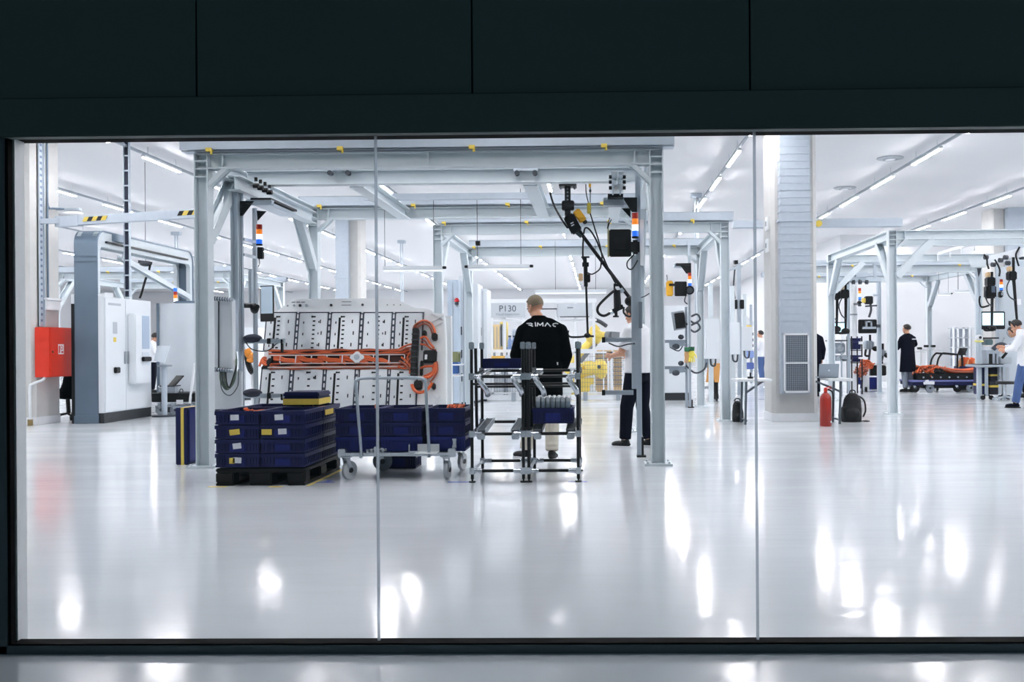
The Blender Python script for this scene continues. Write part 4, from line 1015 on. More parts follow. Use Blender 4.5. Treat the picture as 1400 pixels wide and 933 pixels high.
# ------------------------------------------------------------------ bench lamps hanging in the gantry
def bench_lamp(x0, x1, py, Y, label, left_end, right_end, wires):
    xa, xb = X(x0,Y), X(x1,Y); z = Z((x0+x1)/2, py, Y)
    t = thing('hanging_lamp', label, 'lamp', ((xa+xb)/2, Y, z), 'hanging work lamps')
    b = MB(); b.box(xa, xb, Y-0.05, Y+0.05, z, z+0.05); part(t, 'housing', b, panelw, 0.008)
    b = MB(); b.box(xa+0.01, xb-0.01, Y-0.055, Y+0.055, z-0.028, z-0.006); part(t, 'diffuser', b, mat('diffuser_white', (244,247,250), 0.4, emit=0.35), 0.004)
    for x, f in ((xa,left_end),(xb,right_end)):
        if f:
            s = -1 if x == xa else 1; b = MB(); b.box(x, x+s*0.05, Y-0.03, Y+0.03, z+0.008, z+0.044); part(t, 'end_cap', b, black, 0.005)
    for px, pt in wires:
        x = X(px,Y); b = MB(); b.cyl((x,Y,z+0.05),(x,Y,Z(px,pt,Y)),0.004,n=6); part(t, 'suspension_wire', b, dark)
bench_lamp(525, 606, 369, 14.0, 'white hanging work lamp left of the second gantry post', False, True, ((527,275),(594,272)))
bench_lamp(641, 725, 367, 14.0, 'white hanging work lamp right of the second gantry post', True, True, ((653.5,272),(713,258)))
bench_lamp(732, 830, 400, 19.5, 'white hanging work lamp above the yellow robot, farther back', False, False, ((760,330),(815,330)))
bench_lamp(1283, 1300, 403, 26.5, 'small distant hanging lamp before the white wall, left one', False, True, ((1284,352),(1297,352)))
bench_lamp(1306, 1330, 399, 26.5, 'small distant hanging lamp before the white wall, right one', False, True, ((1310,352),(1311,352)))
b = MB(); p = at(653.5,333,13.9); b.box(p.x-0.03,p.x+0.03,13.86,13.94,p.z-0.03,p.z+0.03); single('cable_box', b, black, 'small black box on the wire between the hanging lamps', 'box', loc=(p.x,13.9,p.z-0.03))

# ------------------------------------------------------------------ people
def remesh(mb, voxel, smooth_it=4, name='body'):
    me = mb.mesh(name, (0,0,0), smooth=False)
    o = bpy.data.objects.new('tmp', me); C.objects.link(o)
    m = o.modifiers.new('r', 'REMESH'); m.mode = 'VOXEL'; m.voxel_size = voxel
    s = o.modifiers.new('s', 'SMOOTH'); s.iterations = smooth_it; s.factor = 0.5
    dg = bpy.context.evaluated_depsgraph_get()
    out = bpy.data.meshes.new_from_object(o.evaluated_get(dg)); out.name = name
    bpy.data.objects.remove(o); bpy.data.meshes.remove(me)
    out.polygons.foreach_set('use_smooth', [True]*len(out.polygons))
    return out
def addmesh(root, name, me, m, label=None):
    me.materials.clear(); me.materials.append(m)
    o = bpy.data.objects.new(name, me); C.objects.link(o); o.parent = root
    if label: o['label'] = label
    return o
EX, EY = V((1,0,0)), V((0,1,0))
def hand(mb, wr, d, palm_n, side, curl=0.5, k=1.0):
    d = V(d).normalized(); n = V(palm_n); n = (n - d*n.dot(d)).normalized(); s = d.cross(n).normalized()*side   # s: towards the thumb
    R = Matrix((s, d, n)).transposed()
    mb.ell(wr + d*0.045*k, 0.040*k, 0.052*k, 0.016*k, 12, 8, R)
    for i, L in enumerate((0.070, 0.078, 0.072, 0.056)):
        p = wr + d*(0.088*k - 0.004*abs(i-1)) + s*((0.028 - 0.0185*i)*k)
        a = curl*0.5; q1 = p + (d*math.cos(a) + n*math.sin(a))*(L*0.45*k); a = curl*1.2
        q2 = q1 + (d*math.cos(a) + n*math.sin(a))*(L*0.32*k); a = curl*1.8
        q3 = q2 + (d*math.cos(a) + n*math.sin(a))*(L*0.25*k)
        mb.tube([p - d*0.03*k, p, q1, q2, q3], [0.0088*k,0.0088*k,0.0082*k,0.0075*k,0.006*k], 8)
    p = wr + d*0.02*k + s*0.028*k
    mb.tube([p, p + (d*0.6+s*0.75)*0.030*k, p + (d*0.85+s*0.55+n*0.3)*0.058*k, p + (d+s*0.3+n*0.5)*0.075*k], [0.012*k,0.011*k,0.009*k,0.007*k], 8)
def person(loc, rz, label, top, top_m, leg_m, shoe_m, hair_m, J=None, voxel=0.008, cloth_vox=0.012, head=(0,0,0), hem=0.80, coat=False, short=False,
           sole=None, hair='short', scale=1.0, group=None, top_name='jacket', collar=True, slim=1.0):
    t = thing('person', label, 'person', loc, group, rz); t.scale = (scale,)*3
    j = dict(pelvis=V((0,0,0.92)), waist=V((0,0.0,1.08)), chest=V((0,0.01,1.27)), shl=V((0,0,1.42)), neck=V((0,0.01,1.48)), head=V((0,0.035,1.635)),
             sL=V((-0.185,0,1.415)), eL=V((-0.25,-0.03,1.13)), wL=V((-0.26,0.06,0.88)), hL=V((0,0.3,-1)), sR=V((0.185,0,1.415)), eR=V((0.25,-0.03,1.13)), wR=V((0.26,0.06,0.88)), hR=V((0,0.3,-1)),
             kL=V((-0.10,0.02,0.49)), aL=V((-0.10,-0.02,0.085)), kR=V((0.10,0.02,0.49)), aR=V((0.10,-0.02,0.085)), fL=V((-0.1,1,0)), fR=V((0.1,1,0)))
    for k_, v in (J or {}).items(): j[k_] = V(v)
    # body: one continuous surface
    b = MB(); sl = slim
    Rings = [(j['pelvis']+V((0,0,-0.10)),0.13,0.10),(j['pelvis'],0.165*sl,0.115),(j['waist'],0.145*sl,0.10),(j['chest'],0.165*sl,0.115),(j['shl']+V((0,0,-0.01)),0.12*sl,0.08),(j['neck']+V((0,0,0.0)),0.062,0.062)]
    b.loft([(c,rx,ry,EX,EY) for c,rx,ry in Rings])
    b.tube([j['neck']-V((0,0,0.05)), j['neck']+V((0,0,0.02)), j['head']-V((0,0.015,0.06))], [0.062,0.056,0.054], 14)
    for s in 'LR':
        b.ell(j['s'+s]+V((0,0,-0.04)), 0.058, 0.058, 0.06); b.tube([j['s'+s]+V((0,0,-0.04)), (j['s'+s]+j['e'+s])/2, j['e'+s]], [0.055,0.048,0.042], 12); b.ell(j['e'+s],0.042,0.042,0.042)
        b.tube([j['e'+s], (j['e'+s]*0.65+j['w'+s]*0.35), j['w'+s]], [0.042,0.040,0.028], 12); b.ell(j['w'+s],0.028,0.026,0.028)
        hip = j['pelvis'] + V((-0.095 if s == 'L' else 0.095, 0, -0.06))
        b.ell(hip,0.09,0.1,0.11); b.tube([hip, (hip+j['k'+s])/2, j['k'+s]], [0.088,0.075,0.056], 14); b.ell(j['k'+s],0.056,0.058,0.06)
        b.tube([j['k'+s], j['k'+s]*0.65+j['a'+s]*0.35+V((0,-0.012,0)), j['a'+s]], [0.054,0.054,0.038], 12)
        f = j['f'+s].normalized(); b.tube([j['a'+s]+V((0,0,0)), j['a'+s]+f*0.07-V((0,0,0.04)), j['a'+s]+f*0.15-V((0,0,0.055))],[0.036,0.036,0.026],10)
        d = j['h'+s]; pn = V((1 if s == 'L' else -1, 0.2, 0)); hand(b, j['w'+s], d, pn, 1 if s == 'L' else -1, 0.6)
    yaw, pitch, roll = head
    R = (Matrix.Rotation(yaw,3,'Z') @ Matrix.Rotation(pitch,3,'X') @ Matrix.Rotation(roll,3,'Y')); H = j['head']
    def hp(x,y,z): return H + R @ V((x,y,z))
    b.ell(hp(0,-0.008,0.03),0.076,0.097,0.088,18,12,R); b.ell(hp(0,0.026,-0.035),0.060,0.070,0.078,16,10,R); b.ell(hp(0,0.060,-0.088),0.034,0.030,0.024,12,8,R)
    b.tube([hp(0,0.088,0.008),hp(0,0.104,-0.022),hp(0,0.108,-0.035)],[0.010,0.013,0.012],8); b.ell(hp(0,0.094,-0.064),0.022,0.010,0.009,10,6,R); b.ell(hp(0,0.082,0.026),0.048,0.016,0.010,12,6,R)
    for s in (-1,1): b.ell(hp(s*0.079,-0.004,-0.012),0.010,0.021,0.033,10,8,R @ Matrix.Rotation(s*0.35,3,'Z')); b.ell(hp(s*0.05,0.05,-0.03),0.02,0.022,0.025,8,6,R)
    addmesh(t, 'body', remesh(b, voxel, 3, 'body'), skin)
    for s in (-1,1):
        e = MB(); e.ell(hp(s*0.031,0.087,0.006),0.011,0.008,0.007,10,6,R); part(t, 'eye', e, dark, local=True)
    # hair
    if hair:
        h = MB(); n1, n2 = 20, 12
        vs = []; fs = []
        for k in range(n2+1):
            th = (PI*0.66)*k/n2
            for q in range(n1):
                a = 2*PI*q/n1; y = math.sin(th)*math.sin(a); x = math.sin(th)*math.cos(a); z = math.cos(th)
                if y > 0.30 and z < 0.50: z = max(z, 0.50 + 0*y); rr = 0.93
                else: rr = 1.0
                g = 0.006 if hair == 'short' else 0.014
                vs.append(hp(x*(0.076+g)*rr, -0.008+y*(0.097+g)*rr, 0.03+z*(0.088+g)))
        for k in range(n2):
            for q in range(n1): fs.append((k*n1+q,(k+1)*n1+q,(k+1)*n1+(q+1)%n1,k*n1+(q+1)%n1))
        h.add(vs, fs); part(t, 'hair', h, hair_m, local=True)
    # trousers
    b = MB()
    for s in 'LR':
        sx = -1 if s == 'L' else 1
        hip = j['pelvis'] + V((sx*0.09, 0, -0.05))
        b.tube([hip+V((0,0,0.05)), (hip+j['k'+s])/2, j['k'+s], (j['k'+s]+j['a'+s])/2, j['a'+s]+V((0,0,0.02))], [0.112,0.098,0.082,0.076,0.070], 16)
        b.ell(j['k'+s],0.082,0.085,0.09)
        for z_ in (0.05,0.09): b.ell(j['a'+s]+V((0,0.0,z_)),0.073,0.076,0.018)
    b.loft([(j['pelvis']+V((0,0,-0.12)),0.17*sl,0.12,EX,EY),(j['pelvis'],0.185*sl,0.132,EX,EY),(j['waist'],0.168*sl,0.122,EX,EY)])
    addmesh(t, 'trousers', remesh(b, cloth_vox, 4, 'trousers'), leg_m)
    # top
    b = MB(); hz = hem
    rings = [((j['pelvis'].x, j['pelvis'].y, hz),0.215*sl if not coat else 0.25*sl,0.155),((j['pelvis'].x, j['pelvis'].y, max(hz+0.06,0.92)),0.21*sl,0.15),(j['waist'],0.195*sl,0.142),(j['chest'],0.212*sl,0.155),(j['chest']+(j['shl']-j['chest'])*0.6,0.20*sl,0.14),(j['shl']+V((0,0,0.025)),0.15*sl,0.10),(j['neck']+V((0,0,0.0)),0.085,0.082),(j['neck']+V((0,0.004,0.045 if collar else 0.0)),0.072,0.074)]
    b.loft([(c,rx,ry,EX,EY) for c,rx,ry in rings])
    for s in 'LR':
        b.ell(j['s'+s]+V((0,0,-0.03)),0.078,0.078,0.075)
        b.tube([j['neck']+V((0,0,-0.03)), j['neck'].lerp(j['s'+s],0.5)+V((0,0,-0.015)), j['s'+s]+V((0,0,-0.03))], [0.075,0.078,0.07], 14)
        S, E, W = j['s'+s]+V((0,0,-0.03)), j['e'+s], j['w'+s]
        if short:
            b.tube([S, S.lerp(E,0.5), S.lerp(E,0.8)], [0.078,0.072,0.07], 14)
        else:
            b.tube([S, S.lerp(E,0.5), E], [0.078,0.072,0.066], 14); b.ell(E,0.066,0.066,0.066); b.tube([E, E.lerp(W,0.5), E.lerp(W,0.97)], [0.066,0.060,0.050], 14)
    me = remesh(b, cloth_vox, 5, top_name); to = addmesh(t, top_name, me, top_m)
    # shoes
    for s in 'LR':
        f = j['f'+s]; f = V((f.x,f.y,0)).normalized(); a = V((j['a'+s].x, j['a'+s].y, 0)); sd = V((f.y,-f.x,0))
        Rf = Matrix((sd, f, V((0,0,1)))).transposed()
        zb = j['a'+s].z - 0.085
        b = MB(); b.ell(a+f*0.055+V((0,0,zb+0.045)),0.047,0.135,0.042,14,8,Rf); b.ell(a+V((0,0,zb+0.07)),0.045,0.062,0.055,12,8,Rf); b.ell(a+f*0.13+V((0,0,zb+0.04)),0.046,0.06,0.036,12,8,Rf)
        so = addmesh(t, 'shoe', remesh(b, 0.009, 2, 'shoe'), shoe_m)
        b = MB(); out = []
        for k in range(20):
            an = 2*PI*k/20; p = a + f*(0.055+0.142*math.sin(an)) + sd*(0.05*math.cos(an)); out.append((p.x,p.y))
        b.prism(out, 'z', zb, zb+0.024); so2 = part(so, 'sole', b, sole or shoe_m, local=True)
    return t, to, j
# bald-cropped worker seen from behind
p = onfloor(745, 628); pm = V((X(741,10.66), 10.66, 0))
t1, jk, j1 = person(pm, 0.0, 'man in black jacket and beige trousers seen from behind at the black racks', 'jacket', black_cloth, beige, black, hair_gr,
    J=dict(head=(-0.075,0.085,1.655), neck=(-0.035,0.03,1.51), shl=(-0.01,0.0,1.43), chest=(0.0,-0.02,1.27), sL=(-0.20,0.02,1.415), eL=(-0.285,0.03,1.13), wL=(-0.20,0.27,1.06), hL=(0.5,1,-0.1),
           sR=(0.20,0.0,1.42), eR=(0.262,-0.01,1.12), wR=(0.225,0.15,0.985), hR=(-0.3,0.9,-0.3), kR=(0.10,0.05,0.49), aR=(0.10,-0.03,0.085), kL=(-0.13,0.12,0.49), aL=(-0.19,0.15,0.085), fL=(-0.9,0.75,0), fR=(0.12,1,0)),
    voxel=0.0075, cloth_vox=0.012, head=(0.85,-0.34,-0.05), hem=0.69, sole=off_white, slim=1.04)
# lettering across the shoulders: strokes laid on the jacket
bvh = BVHTree.FromPolygons([v.co.copy() for v in jk.data.vertices], [tuple(q.vertices) for q in jk.data.polygons])
def loc_px(px, py): q = at(px, py, 10.52); return (q.x - pm.x, q.z)
strokes = []
def L(px, py): return (690+px/7.46, 395+py/7.46)
strokes += [[L(218,352),L(262,350),L(278,358),L(268,368),L(238,368)], [L(246,368),L(284,382)]]
strokes += [[L(308,342),L(314,381)]]
strokes += [[L(331,381),L(333,347),L(360,372),L(386,345),L(389,381)]]
strokes += [[L(410,381),L(431,347),L(466,384)]]
strokes += [[L(541,356),L(520,350),L(492,356),L(488,370),L(500,381),L(516,383)]]
b = MB()
for st in strokes:
    pts = []
    for i in range(len(st)-1):
        for k in range(6):
            f = k/6; pts.append((st[i][0]*(1-f)+st[i+1][0]*f, st[i][1]*(1-f)+st[i+1][1]*f))
    pts.append(st[-1]); q3 = []
    for (px, py) in pts:
        x, z = loc_px(px, py); h = bvh.ray_cast(V((x,-1,z)), V((0,1,0)))
        q3.append((h[0] if h[0] else V((x,-0.12,z))) + V((0,-0.004,0)))
    for i in range(len(q3)-1):
        d = (q3[i+1]-q3[i]).normalized(); b.bar(q3[i]-d*0.002, q3[i+1]+d*0.002, 0.011, 0.004, (0,1,0))
lt = part(jk, 'back_lettering', b, white_cloth, local=True)
x, z = loc_px(761.8, 497.5); h = bvh.ray_cast(V((x,-1,z)), V((0,1,0)))
b = MB(); c = (h[0] if h[0] else V((x,-0.1,z))); b.box(c.x-0.008,c.x+0.008,c.y-0.006,c.y+0.002,c.z-0.014,c.z+0.014); part(jk, 'hem_tag', b, white_cloth, local=True)
# worker behind the aluminium mast
q = onfloor(872, 610)
person((X(873,11.95), 11.95, 0), 0.9, 'man in white shirt and dark trousers behind the right aluminium mast', 'shirt', white_cloth, navy_cloth, black, hair_dk,
    J=dict(head=(0.02,0.10,1.60), neck=(0,0.05,1.47), sR=(0.19,0.02,1.40), eR=(0.27,0.02,1.12), wR=(0.16,0.26,1.12), hR=(-0.4,1,0.1), eL=(-0.24,0.08,1.14), wL=(-0.14,0.30,1.10), hL=(0.2,1,0.1), aL=(-0.12,0.12,0.085), kL=(-0.11,0.10,0.49), aR=(0.12,-0.06,0.085)),
    head=(0,-0.25,0), hem=0.90, sole=off_white, short=True, top_name='shirt', collar=False)
# dark coat, far right
Y3 = 26.0
person((X(1241,Y3), Y3, 0), 0.45, 'person in long navy coat seen from behind beside the cart of orange cables', 'coat', navy_cloth, grey_cloth, black, hair_dk,
    J=dict(eR=(0.30,0.05,1.24), wR=(0.30,0.32,1.12), hR=(0,1,0), eL=(-0.27,0.08,1.15), wL=(-0.16,0.32,1.15), hL=(0.2,1,0)), voxel=0.009, hem=0.52, coat=True, head=(0.5,-0.1,0), top_name='coat', hair='full')
p3 = bpy.context.scene.objects
b = MB(); b.box(0.0, 0.16, -0.165, -0.155, 1.36, 1.385)
part([o for o in bpy.data.objects if o.name.startswith('coat')][0], 'back_lettering', b, white_cloth, local=True)
# white jacket and jeans, right edge
Y4 = 19.1
person((X(1402,Y4), Y4, 0), 1.0, 'person in white jacket and blue jeans working at the right edge', 'jacket', white_cloth, jeans, navy_cloth, hair_dk,
    J=dict(head=(0.0,0.16,1.56), neck=(0,0.09,1.46), shl=(0,0.03,1.40), sL=(-0.185,0.06,1.39), eL=(-0.24,0.16,1.13), wL=(-0.16,0.32,1.10), hL=(0.1,1,0.1), sR=(0.185,0.06,1.39), eR=(0.24,0.16,1.13), wR=(0.13,0.40,1.16), hR=(-0.1,1,0.1), aL=(-0.11,0.16,0.085), kL=(-0.11,0.10,0.49), aR=(0.11,-0.22,0.085), kR=(0.11,-0.05,0.48)),
    head=(0,-0.45,0), hem=0.80, sole=black, hair='full')
# behind the left side of the ducted column
Y5 = 34
person((X(1041,Y5), Y5, 0), 1.2, 'distant person in white shirt and jeans left of the ducted column', 'shirt', white_cloth, jeans, black, hair_dk, voxel=0.011, cloth_vox=0.016,
    J=dict(eL=(-0.25,0.12,1.14), wL=(-0.14,0.34,1.12), hL=(0.1,1,0), eR=(0.25,0.12,1.14), wR=(0.14,0.34,1.12), hR=(-0.1,1,0)), hem=0.86, top_name='shirt', collar=False, hair='full')
Y6 = 24.0
person((X(1111.5,Y6), Y6, 0), 0.2, 'person in navy work clothes partly hidden behind the right side of the ducted column', 'jacket', navy_cloth, navy_cloth, black, hair_dk, voxel=0.011, cloth_vox=0.016, hem=0.80)
Y7 = 28.5
person((X(208,Y7), Y7, 0), -1.3, 'person in white shirt and dark trousers half hidden behind the white control cabinet', 'shirt', white_cloth, navy_cloth, black, hair_dk, voxel=0.011, cloth_vox=0.016,
    J=dict(eL=(-0.25,0.14,1.16), wL=(-0.12,0.36,1.12), hL=(0.1,1,0), eR=(0.25,0.14,1.16), wR=(0.12,0.36,1.12), hR=(-0.1,1,0), head=(0,0.09,1.60)), head=(0,-0.3,0), hem=0.88, top_name='shirt', collar=False, hair='full')

Y8 = 22.95
person((X(1402,Y8), Y8, 0), 1.35, 'dark-haired person in pale shirt bent over the workbench, behind the person in white jacket', 'shirt', mat('pale_shirt',(206,212,222),0.85), navy_cloth, black, hair_dk, voxel=0.010, cloth_vox=0.014,
    J=dict(head=(0.0,0.27,1.50), neck=(0,0.17,1.40), shl=(0,0.11,1.36), chest=(0,0.07,1.24), sL=(-0.185,0.13,1.34), eL=(-0.24,0.27,1.11), wL=(-0.13,0.48,1.14), hL=(0.1,1,0.0), sR=(0.185,0.13,1.34), eR=(0.24,0.27,1.11), wR=(0.13,0.50,1.16), hR=(-0.1,1,0.0)), head=(0,-0.5,0), hem=0.84, top_name='shirt', collar=False, hair='full')

# ------------------------------------------------------------------ masts and manipulators of the large gantry
def pbox(b, x0, x1, y0, y1, Y, dp, mid=None):          # a box whose front face fills a pixel rectangle at depth Y
    ym = (y0+y1)/2; xm = (x0+x1)/2
    return b.box(at(x0,ym,Y).x, at(x1,ym,Y).x, Y, Y+dp, Z(xm,y1,Y), Z(xm,y0,Y))
def prof(px0, px1, py0, py1, Y, floor=False):
    w_ = X(px1,Y)-X(px0,Y); x = (X(px0,Y)+X(px1,Y))/2; b = MB()
    b.profile((x,Y,0 if floor else Z(px0,py1,Y)), (x,Y,Z(px0,py0,Y)), w_, max(0.045, min(w_,0.09)), (0,1,0)); return b
def gusset(pts, Y, th=0.012):
    b = MB(); q = [(at(x,y,Y).x, at(x,y,Y).z) for x, y in pts]; b.prism(q, 'y', Y, Y+th); return b
def pt(x, y, Y): return at(x, y, Y)
def tubepx(pts, r, n=8, sub=5):
    b = MB(); b.tube([at(*p) for p in pts], r, n, sub=sub); return b

YM = 10.95
t = thing('aluminium_mast', 'aluminium profile mast with black corner plates inside the left gantry post', 'mast', (X(326,YM),YM,0))
part(t, 'wide_profile', prof(318,328,262,481,YM-0.08), alu)
part(t, 'upright', prof(327,333,243,560,YM,True), alu)
part(t, 'upright', prof(347,352,285,560,11.7,True), alu)
part(t, 'short_profile', prof(341,346,368,420,11.5), alu)
b = MB(); b.profile(at(333,327,YM), at(348,331,11.6), 0.03, 0.03); part(t, 'rung', b, alu)
b = MB(); b.profile(at(333,348,YM), at(348,352,11.6), 0.03, 0.03); part(t, 'rung', b, alu)
part(t, 'corner_plate', gusset([(325,275),(347,275),(332,295),(325,295)], YM-0.05), black_metal)
part(t, 'corner_plate', gusset([(351,288),(364,289),(352,302)], 11.6), black_metal)
b = MB(); b.profile(at(338,277,YM), at(373,277,YM), 0.10, 0.05); b.box(X(350,YM), X(372,YM), YM-0.05, YM+0.9, Z(360,279,YM)-0.02, Z(360,279,YM)+0.02); part(t, 'head_arm', b, alu)
b = MB(); b.box(X(346,YM), X(374,YM), YM-0.05, YM+0.9, Z(360,273,YM)-0.012, Z(360,273,YM)+0.012); part(t, 'slide_plate', b, black_metal)
for k in range(4):
    b = MB(); q = at(350+k*6.2, 254+k*3.0, YM+0.1*k-0.1); b.cyl(q+V((-0.03,0,0)), q+V((0.03,0,0)), 0.026); b.cyl(q+V((0,0,0.05)), q+V((0,0,0.09)), 0.018); part(t, 'roller', b, black)
for py, lb in ((467,'upper'),(541.5,'lower')):
    b = MB(); q0 = at(333,py,YM); b.profile(q0, q0+V((0.46,0,0)), 0.05, 0.05); a_ = part(t, 'side_arm', b, alu)
    b = MB(); b.box(q0.x+0.27, q0.x+0.31, YM-0.035, YM+0.035, q0.z-0.032, q0.z+0.032); b.box(q0.x+0.42,q0.x+0.44,YM-0.03,YM+0.02,q0.z-0.12 if lb == 'upper' else q0.z-0.05,q0.z+0.02); part(a_, 'clamp', b, black, 0.004, org=top_loc(t))
    b = MB(); b.ell((q0.x+0.10, YM, q0.z+0.03), 0.11, 0.06, 0.05); part(a_, 'rest_pad', b, mat('pad_navy', (22,28,48), 0.6), org=top_loc(t))
part(t, 'cable', tubepx([(378,470,YM-0.03),(365,480,YM-0.03),(345,478,YM-0.03),(336,468,YM-0.03)],0.006), black)
stack_light(354.5, 307, 336, 11.5, 'lit signal tower on the aluminium mast inside the left gantry post')
t = thing('signal_box', 'small black device under the signal tower of the left mast', 'device', (X(356,11.5),11.5,Z(356,357,11.5)))
b = pbox(MB(),351.5,359,338,354,11.47,0.06); part(t,'casing',b,black,0.006); part(t,'cable',tubepx([(354,354,11.5),(355,360,11.5),(353,365,11.5)],0.005),black)
# monitor seen at an angle
YN = 11.2
t = thing('monitor', 'monitor with a pale lit screen on an arm left of the battery pack', 'monitor', (X(366,YN),YN,Z(366,440,YN)))
x0, x1 = X(356,YN), X(377.5,YN); z0, z1 = Z(366,440,YN), Z(366,391,YN); dx = 0.03
b = MB(); b.prism([(x0,YN),(x1,YN-0.10),(x1+0.006,YN-0.07),(x0+0.006,YN+0.05)], 'z', z0, z1); part(t, 'casing', b, black, 0.004)
b = MB(); b.prism([(x0+0.012,YN-0.008),(x1-0.004,YN-0.103),(x1-0.004,YN-0.1),(x0+0.012,YN-0.003)], 'z', z0+0.09, z1-0.012); part(t, 'screen', b, mat('screen_grey', (178,196,212), 0.3, emit=0.35))
b = MB(); b.tube([at(352,420,YN+0.05), at(343,418,YN+0.1), at(332,418,YM+0.1)], 0.03, 8, sub=3); b.ell(at(348,422,YN+0.08),0.05,0.05,0.06); part(t, 'arm', b, black_metal)
# media panel with locking rods
YQ = 10.55
t = thing('supply_panel', 'pale grey supply panel hung between two rods beside the left gantry post', 'panel', (X(303,YQ),YQ,Z(303,540,YQ)))
part(t, 'panel', pbox(MB(),291,317,409,505,YQ,0.12), panelw, 0.01)
part(t, 'lower_panel', pbox(MB(),289,330,508,560,YQ+0.15,0.05), panelw, 0.006)
b = MB(); b.bar(at(299,412,YQ-0.01), at(299,505,YQ-0.01), 0.012, 0.012); part(t, 'seam_strip', b, dark)
for py in (408, 505):
    b = MB(); q0, q1 = at(287,py,YQ-0.05), at(319,py+2,YQ-0.05); b.cyl(q0,q1,0.018,n=10); r_ = part(t, 'locking_rod', b, galv)
    b = MB()
    for k in range(7): q = q0.lerp(q1,0.2+k*0.11); b.cyl(q, q.lerp(q1,0.06), 0.024, n=10)
    part(r_, 'rod_rings', b, dark, org=top_loc(t)); b = MB(); b.ell(at(287,py,YQ-0.06),0.028,0.025,0.028); part(r_, 'yellow_knob', b, yellow, org=top_loc(t))
t = thing('hanging_hoses', 'looped green and black hoses hanging under the pale supply panel', 'hoses', (X(312,YQ),YQ,Z(312,540,YQ)))
grn = mat('hose_green', (70,92,72), 0.5)
for k in range(4):
    part(t, 'hose', tubepx([(301+k*2.5,508,YQ),(302+k*2.5,522,YQ-0.02*k),(310+k,533-k,YQ-0.03*k),(320-k,522,YQ-0.02*k),(323,500,YQ),(322,482,YM-0.1)],0.009), (grn, dark, grn, black)[k])
part(t, 'hose', tubepx([(301,508,YQ+0.02),(303,532,YQ),(314,541,YQ),(325,528,YQ),(326,505,YQ)],0.005), dark)

t = thing('aluminium_mast', 'aluminium profile mast with two side arms beside the right gantry post', 'mast', (X(870,YM),YM,0))
part(t, 'upright', prof(870,877,236,625,YM,True), alu)
part(t, 'upright', prof(863.5,870,350,532,YM-0.02), alu)
part(t, 'cable_channel', pbox(MB(),875,880.5,300,363,YM-0.06,0.05), white_paint, 0.004)
b = MB(); b.box(X(872,YM)-0.02, X(882,YM), YM-0.06, YM+0.05, 0, 0.02); b.box(X(876,YM), X(879,YM), YM-0.03, YM+0.02, 0, 0.22); part(t, 'floor_foot', b, black)
part(t, 'tube', MB().cyl(at(875.5,413,YM-0.1), at(875.5,449,YM-0.1), 0.022), mat('tube_slate', (92,102,112), 0.4))
for py in (465, 537):
    b = MB(); q0, q1 = at(826,py,YM), at(866,py,YM); b.profile(q0, q1, 0.05, 0.05); a_ = part(t, 'side_arm', b, alu)
    b = MB(); b.box(q0.x-0.025, q0.x+0.012, YM-0.03, YM+0.03, q0.z-0.03, q0.z+0.03); part(a_, 'end_cap', b, black, org=top_loc(t))
part(t, 'cable', tubepx([(832,469,YM-0.04),(845,474,YM-0.04),(858,471,YM-0.04),(868,470,YM-0.04)],0.008), dark)
b = MB(); q0, q1 = at(825,277,YM), at(853,277,YM); b.profile(q0, q1, 0.12, 0.09); part(t, 'head_arm', b, alu)
part(t, 'corner_plate', gusset([(851,270),(871,270),(871,290),(864,290)], YM-0.06), black_metal)
part(t, 'corner_plate', gusset([(850,285),(862,285),(862,298)], YM+0.05), black_metal)
b = MB(); b.bar(at(838,241,YM-0.25), at(838,266,YM-0.25), 0.014, 0.12); b.bar(at(848,241,YM-0.25), at(848,266,YM-0.25), 0.014, 0.12); part(t, 'hanger_plate', b, galv)
for sx in (834.5, 853.5):
    for py in (242, 249, 257):
        b = MB(); q = at(sx,py,YM-0.28); b.cyl(q+V((-0.016,0,0)), q+V((0.016,0,0)), 0.02); part(t, 'roller', b, black)
b = pbox(MB(),831,852,265,270,YM-0.2,0.3); part(t, 'slide_plate', b, black_metal)
stack_light(868.5, 291, 326, 10.78, 'lit signal tower on the mast beside the right gantry post')
t = thing('signal_box', 'black device under the signal tower of the right mast', 'device', (X(868.5,10.78),10.78,Z(868,348,10.78)))
part(t, 'casing', pbox(MB(),863,874.5,328,347,10.75,0.09), black, 0.02); part(t, 'cable', tubepx([(867,348,10.75),(858,358,10.75),(858,366,10.75),(864,368,10.75),(872,356,10.75)],0.007), black)
t = thing('monitor', 'black monitor seen from behind left of the right gantry post', 'monitor', (X(848,10.9),10.9,Z(848,352,10.9)))
part(t, 'casing', pbox(MB(),833,863,313.5,351,10.88,0.05), black, 0.01); part(t, 'edge_strip', pbox(MB(),830.5,833,313,351,10.90,0.05), mat('edge_olive', (150,146,110),0.5)); 
b = pbox(MB(),840,856,324,341,10.86,0.02); part(t, 'back_cover', b, black_metal, 0.006)
part(t, 'aerial_cable', tubepx([(831,313,10.9),(833,306,10.9),(836,300,10.9)],0.006), black); part(t, 'aerial_cable', tubepx([(830.5,313,10.92),(832,304,10.92),(833.5,298,10.92)],0.006), black)

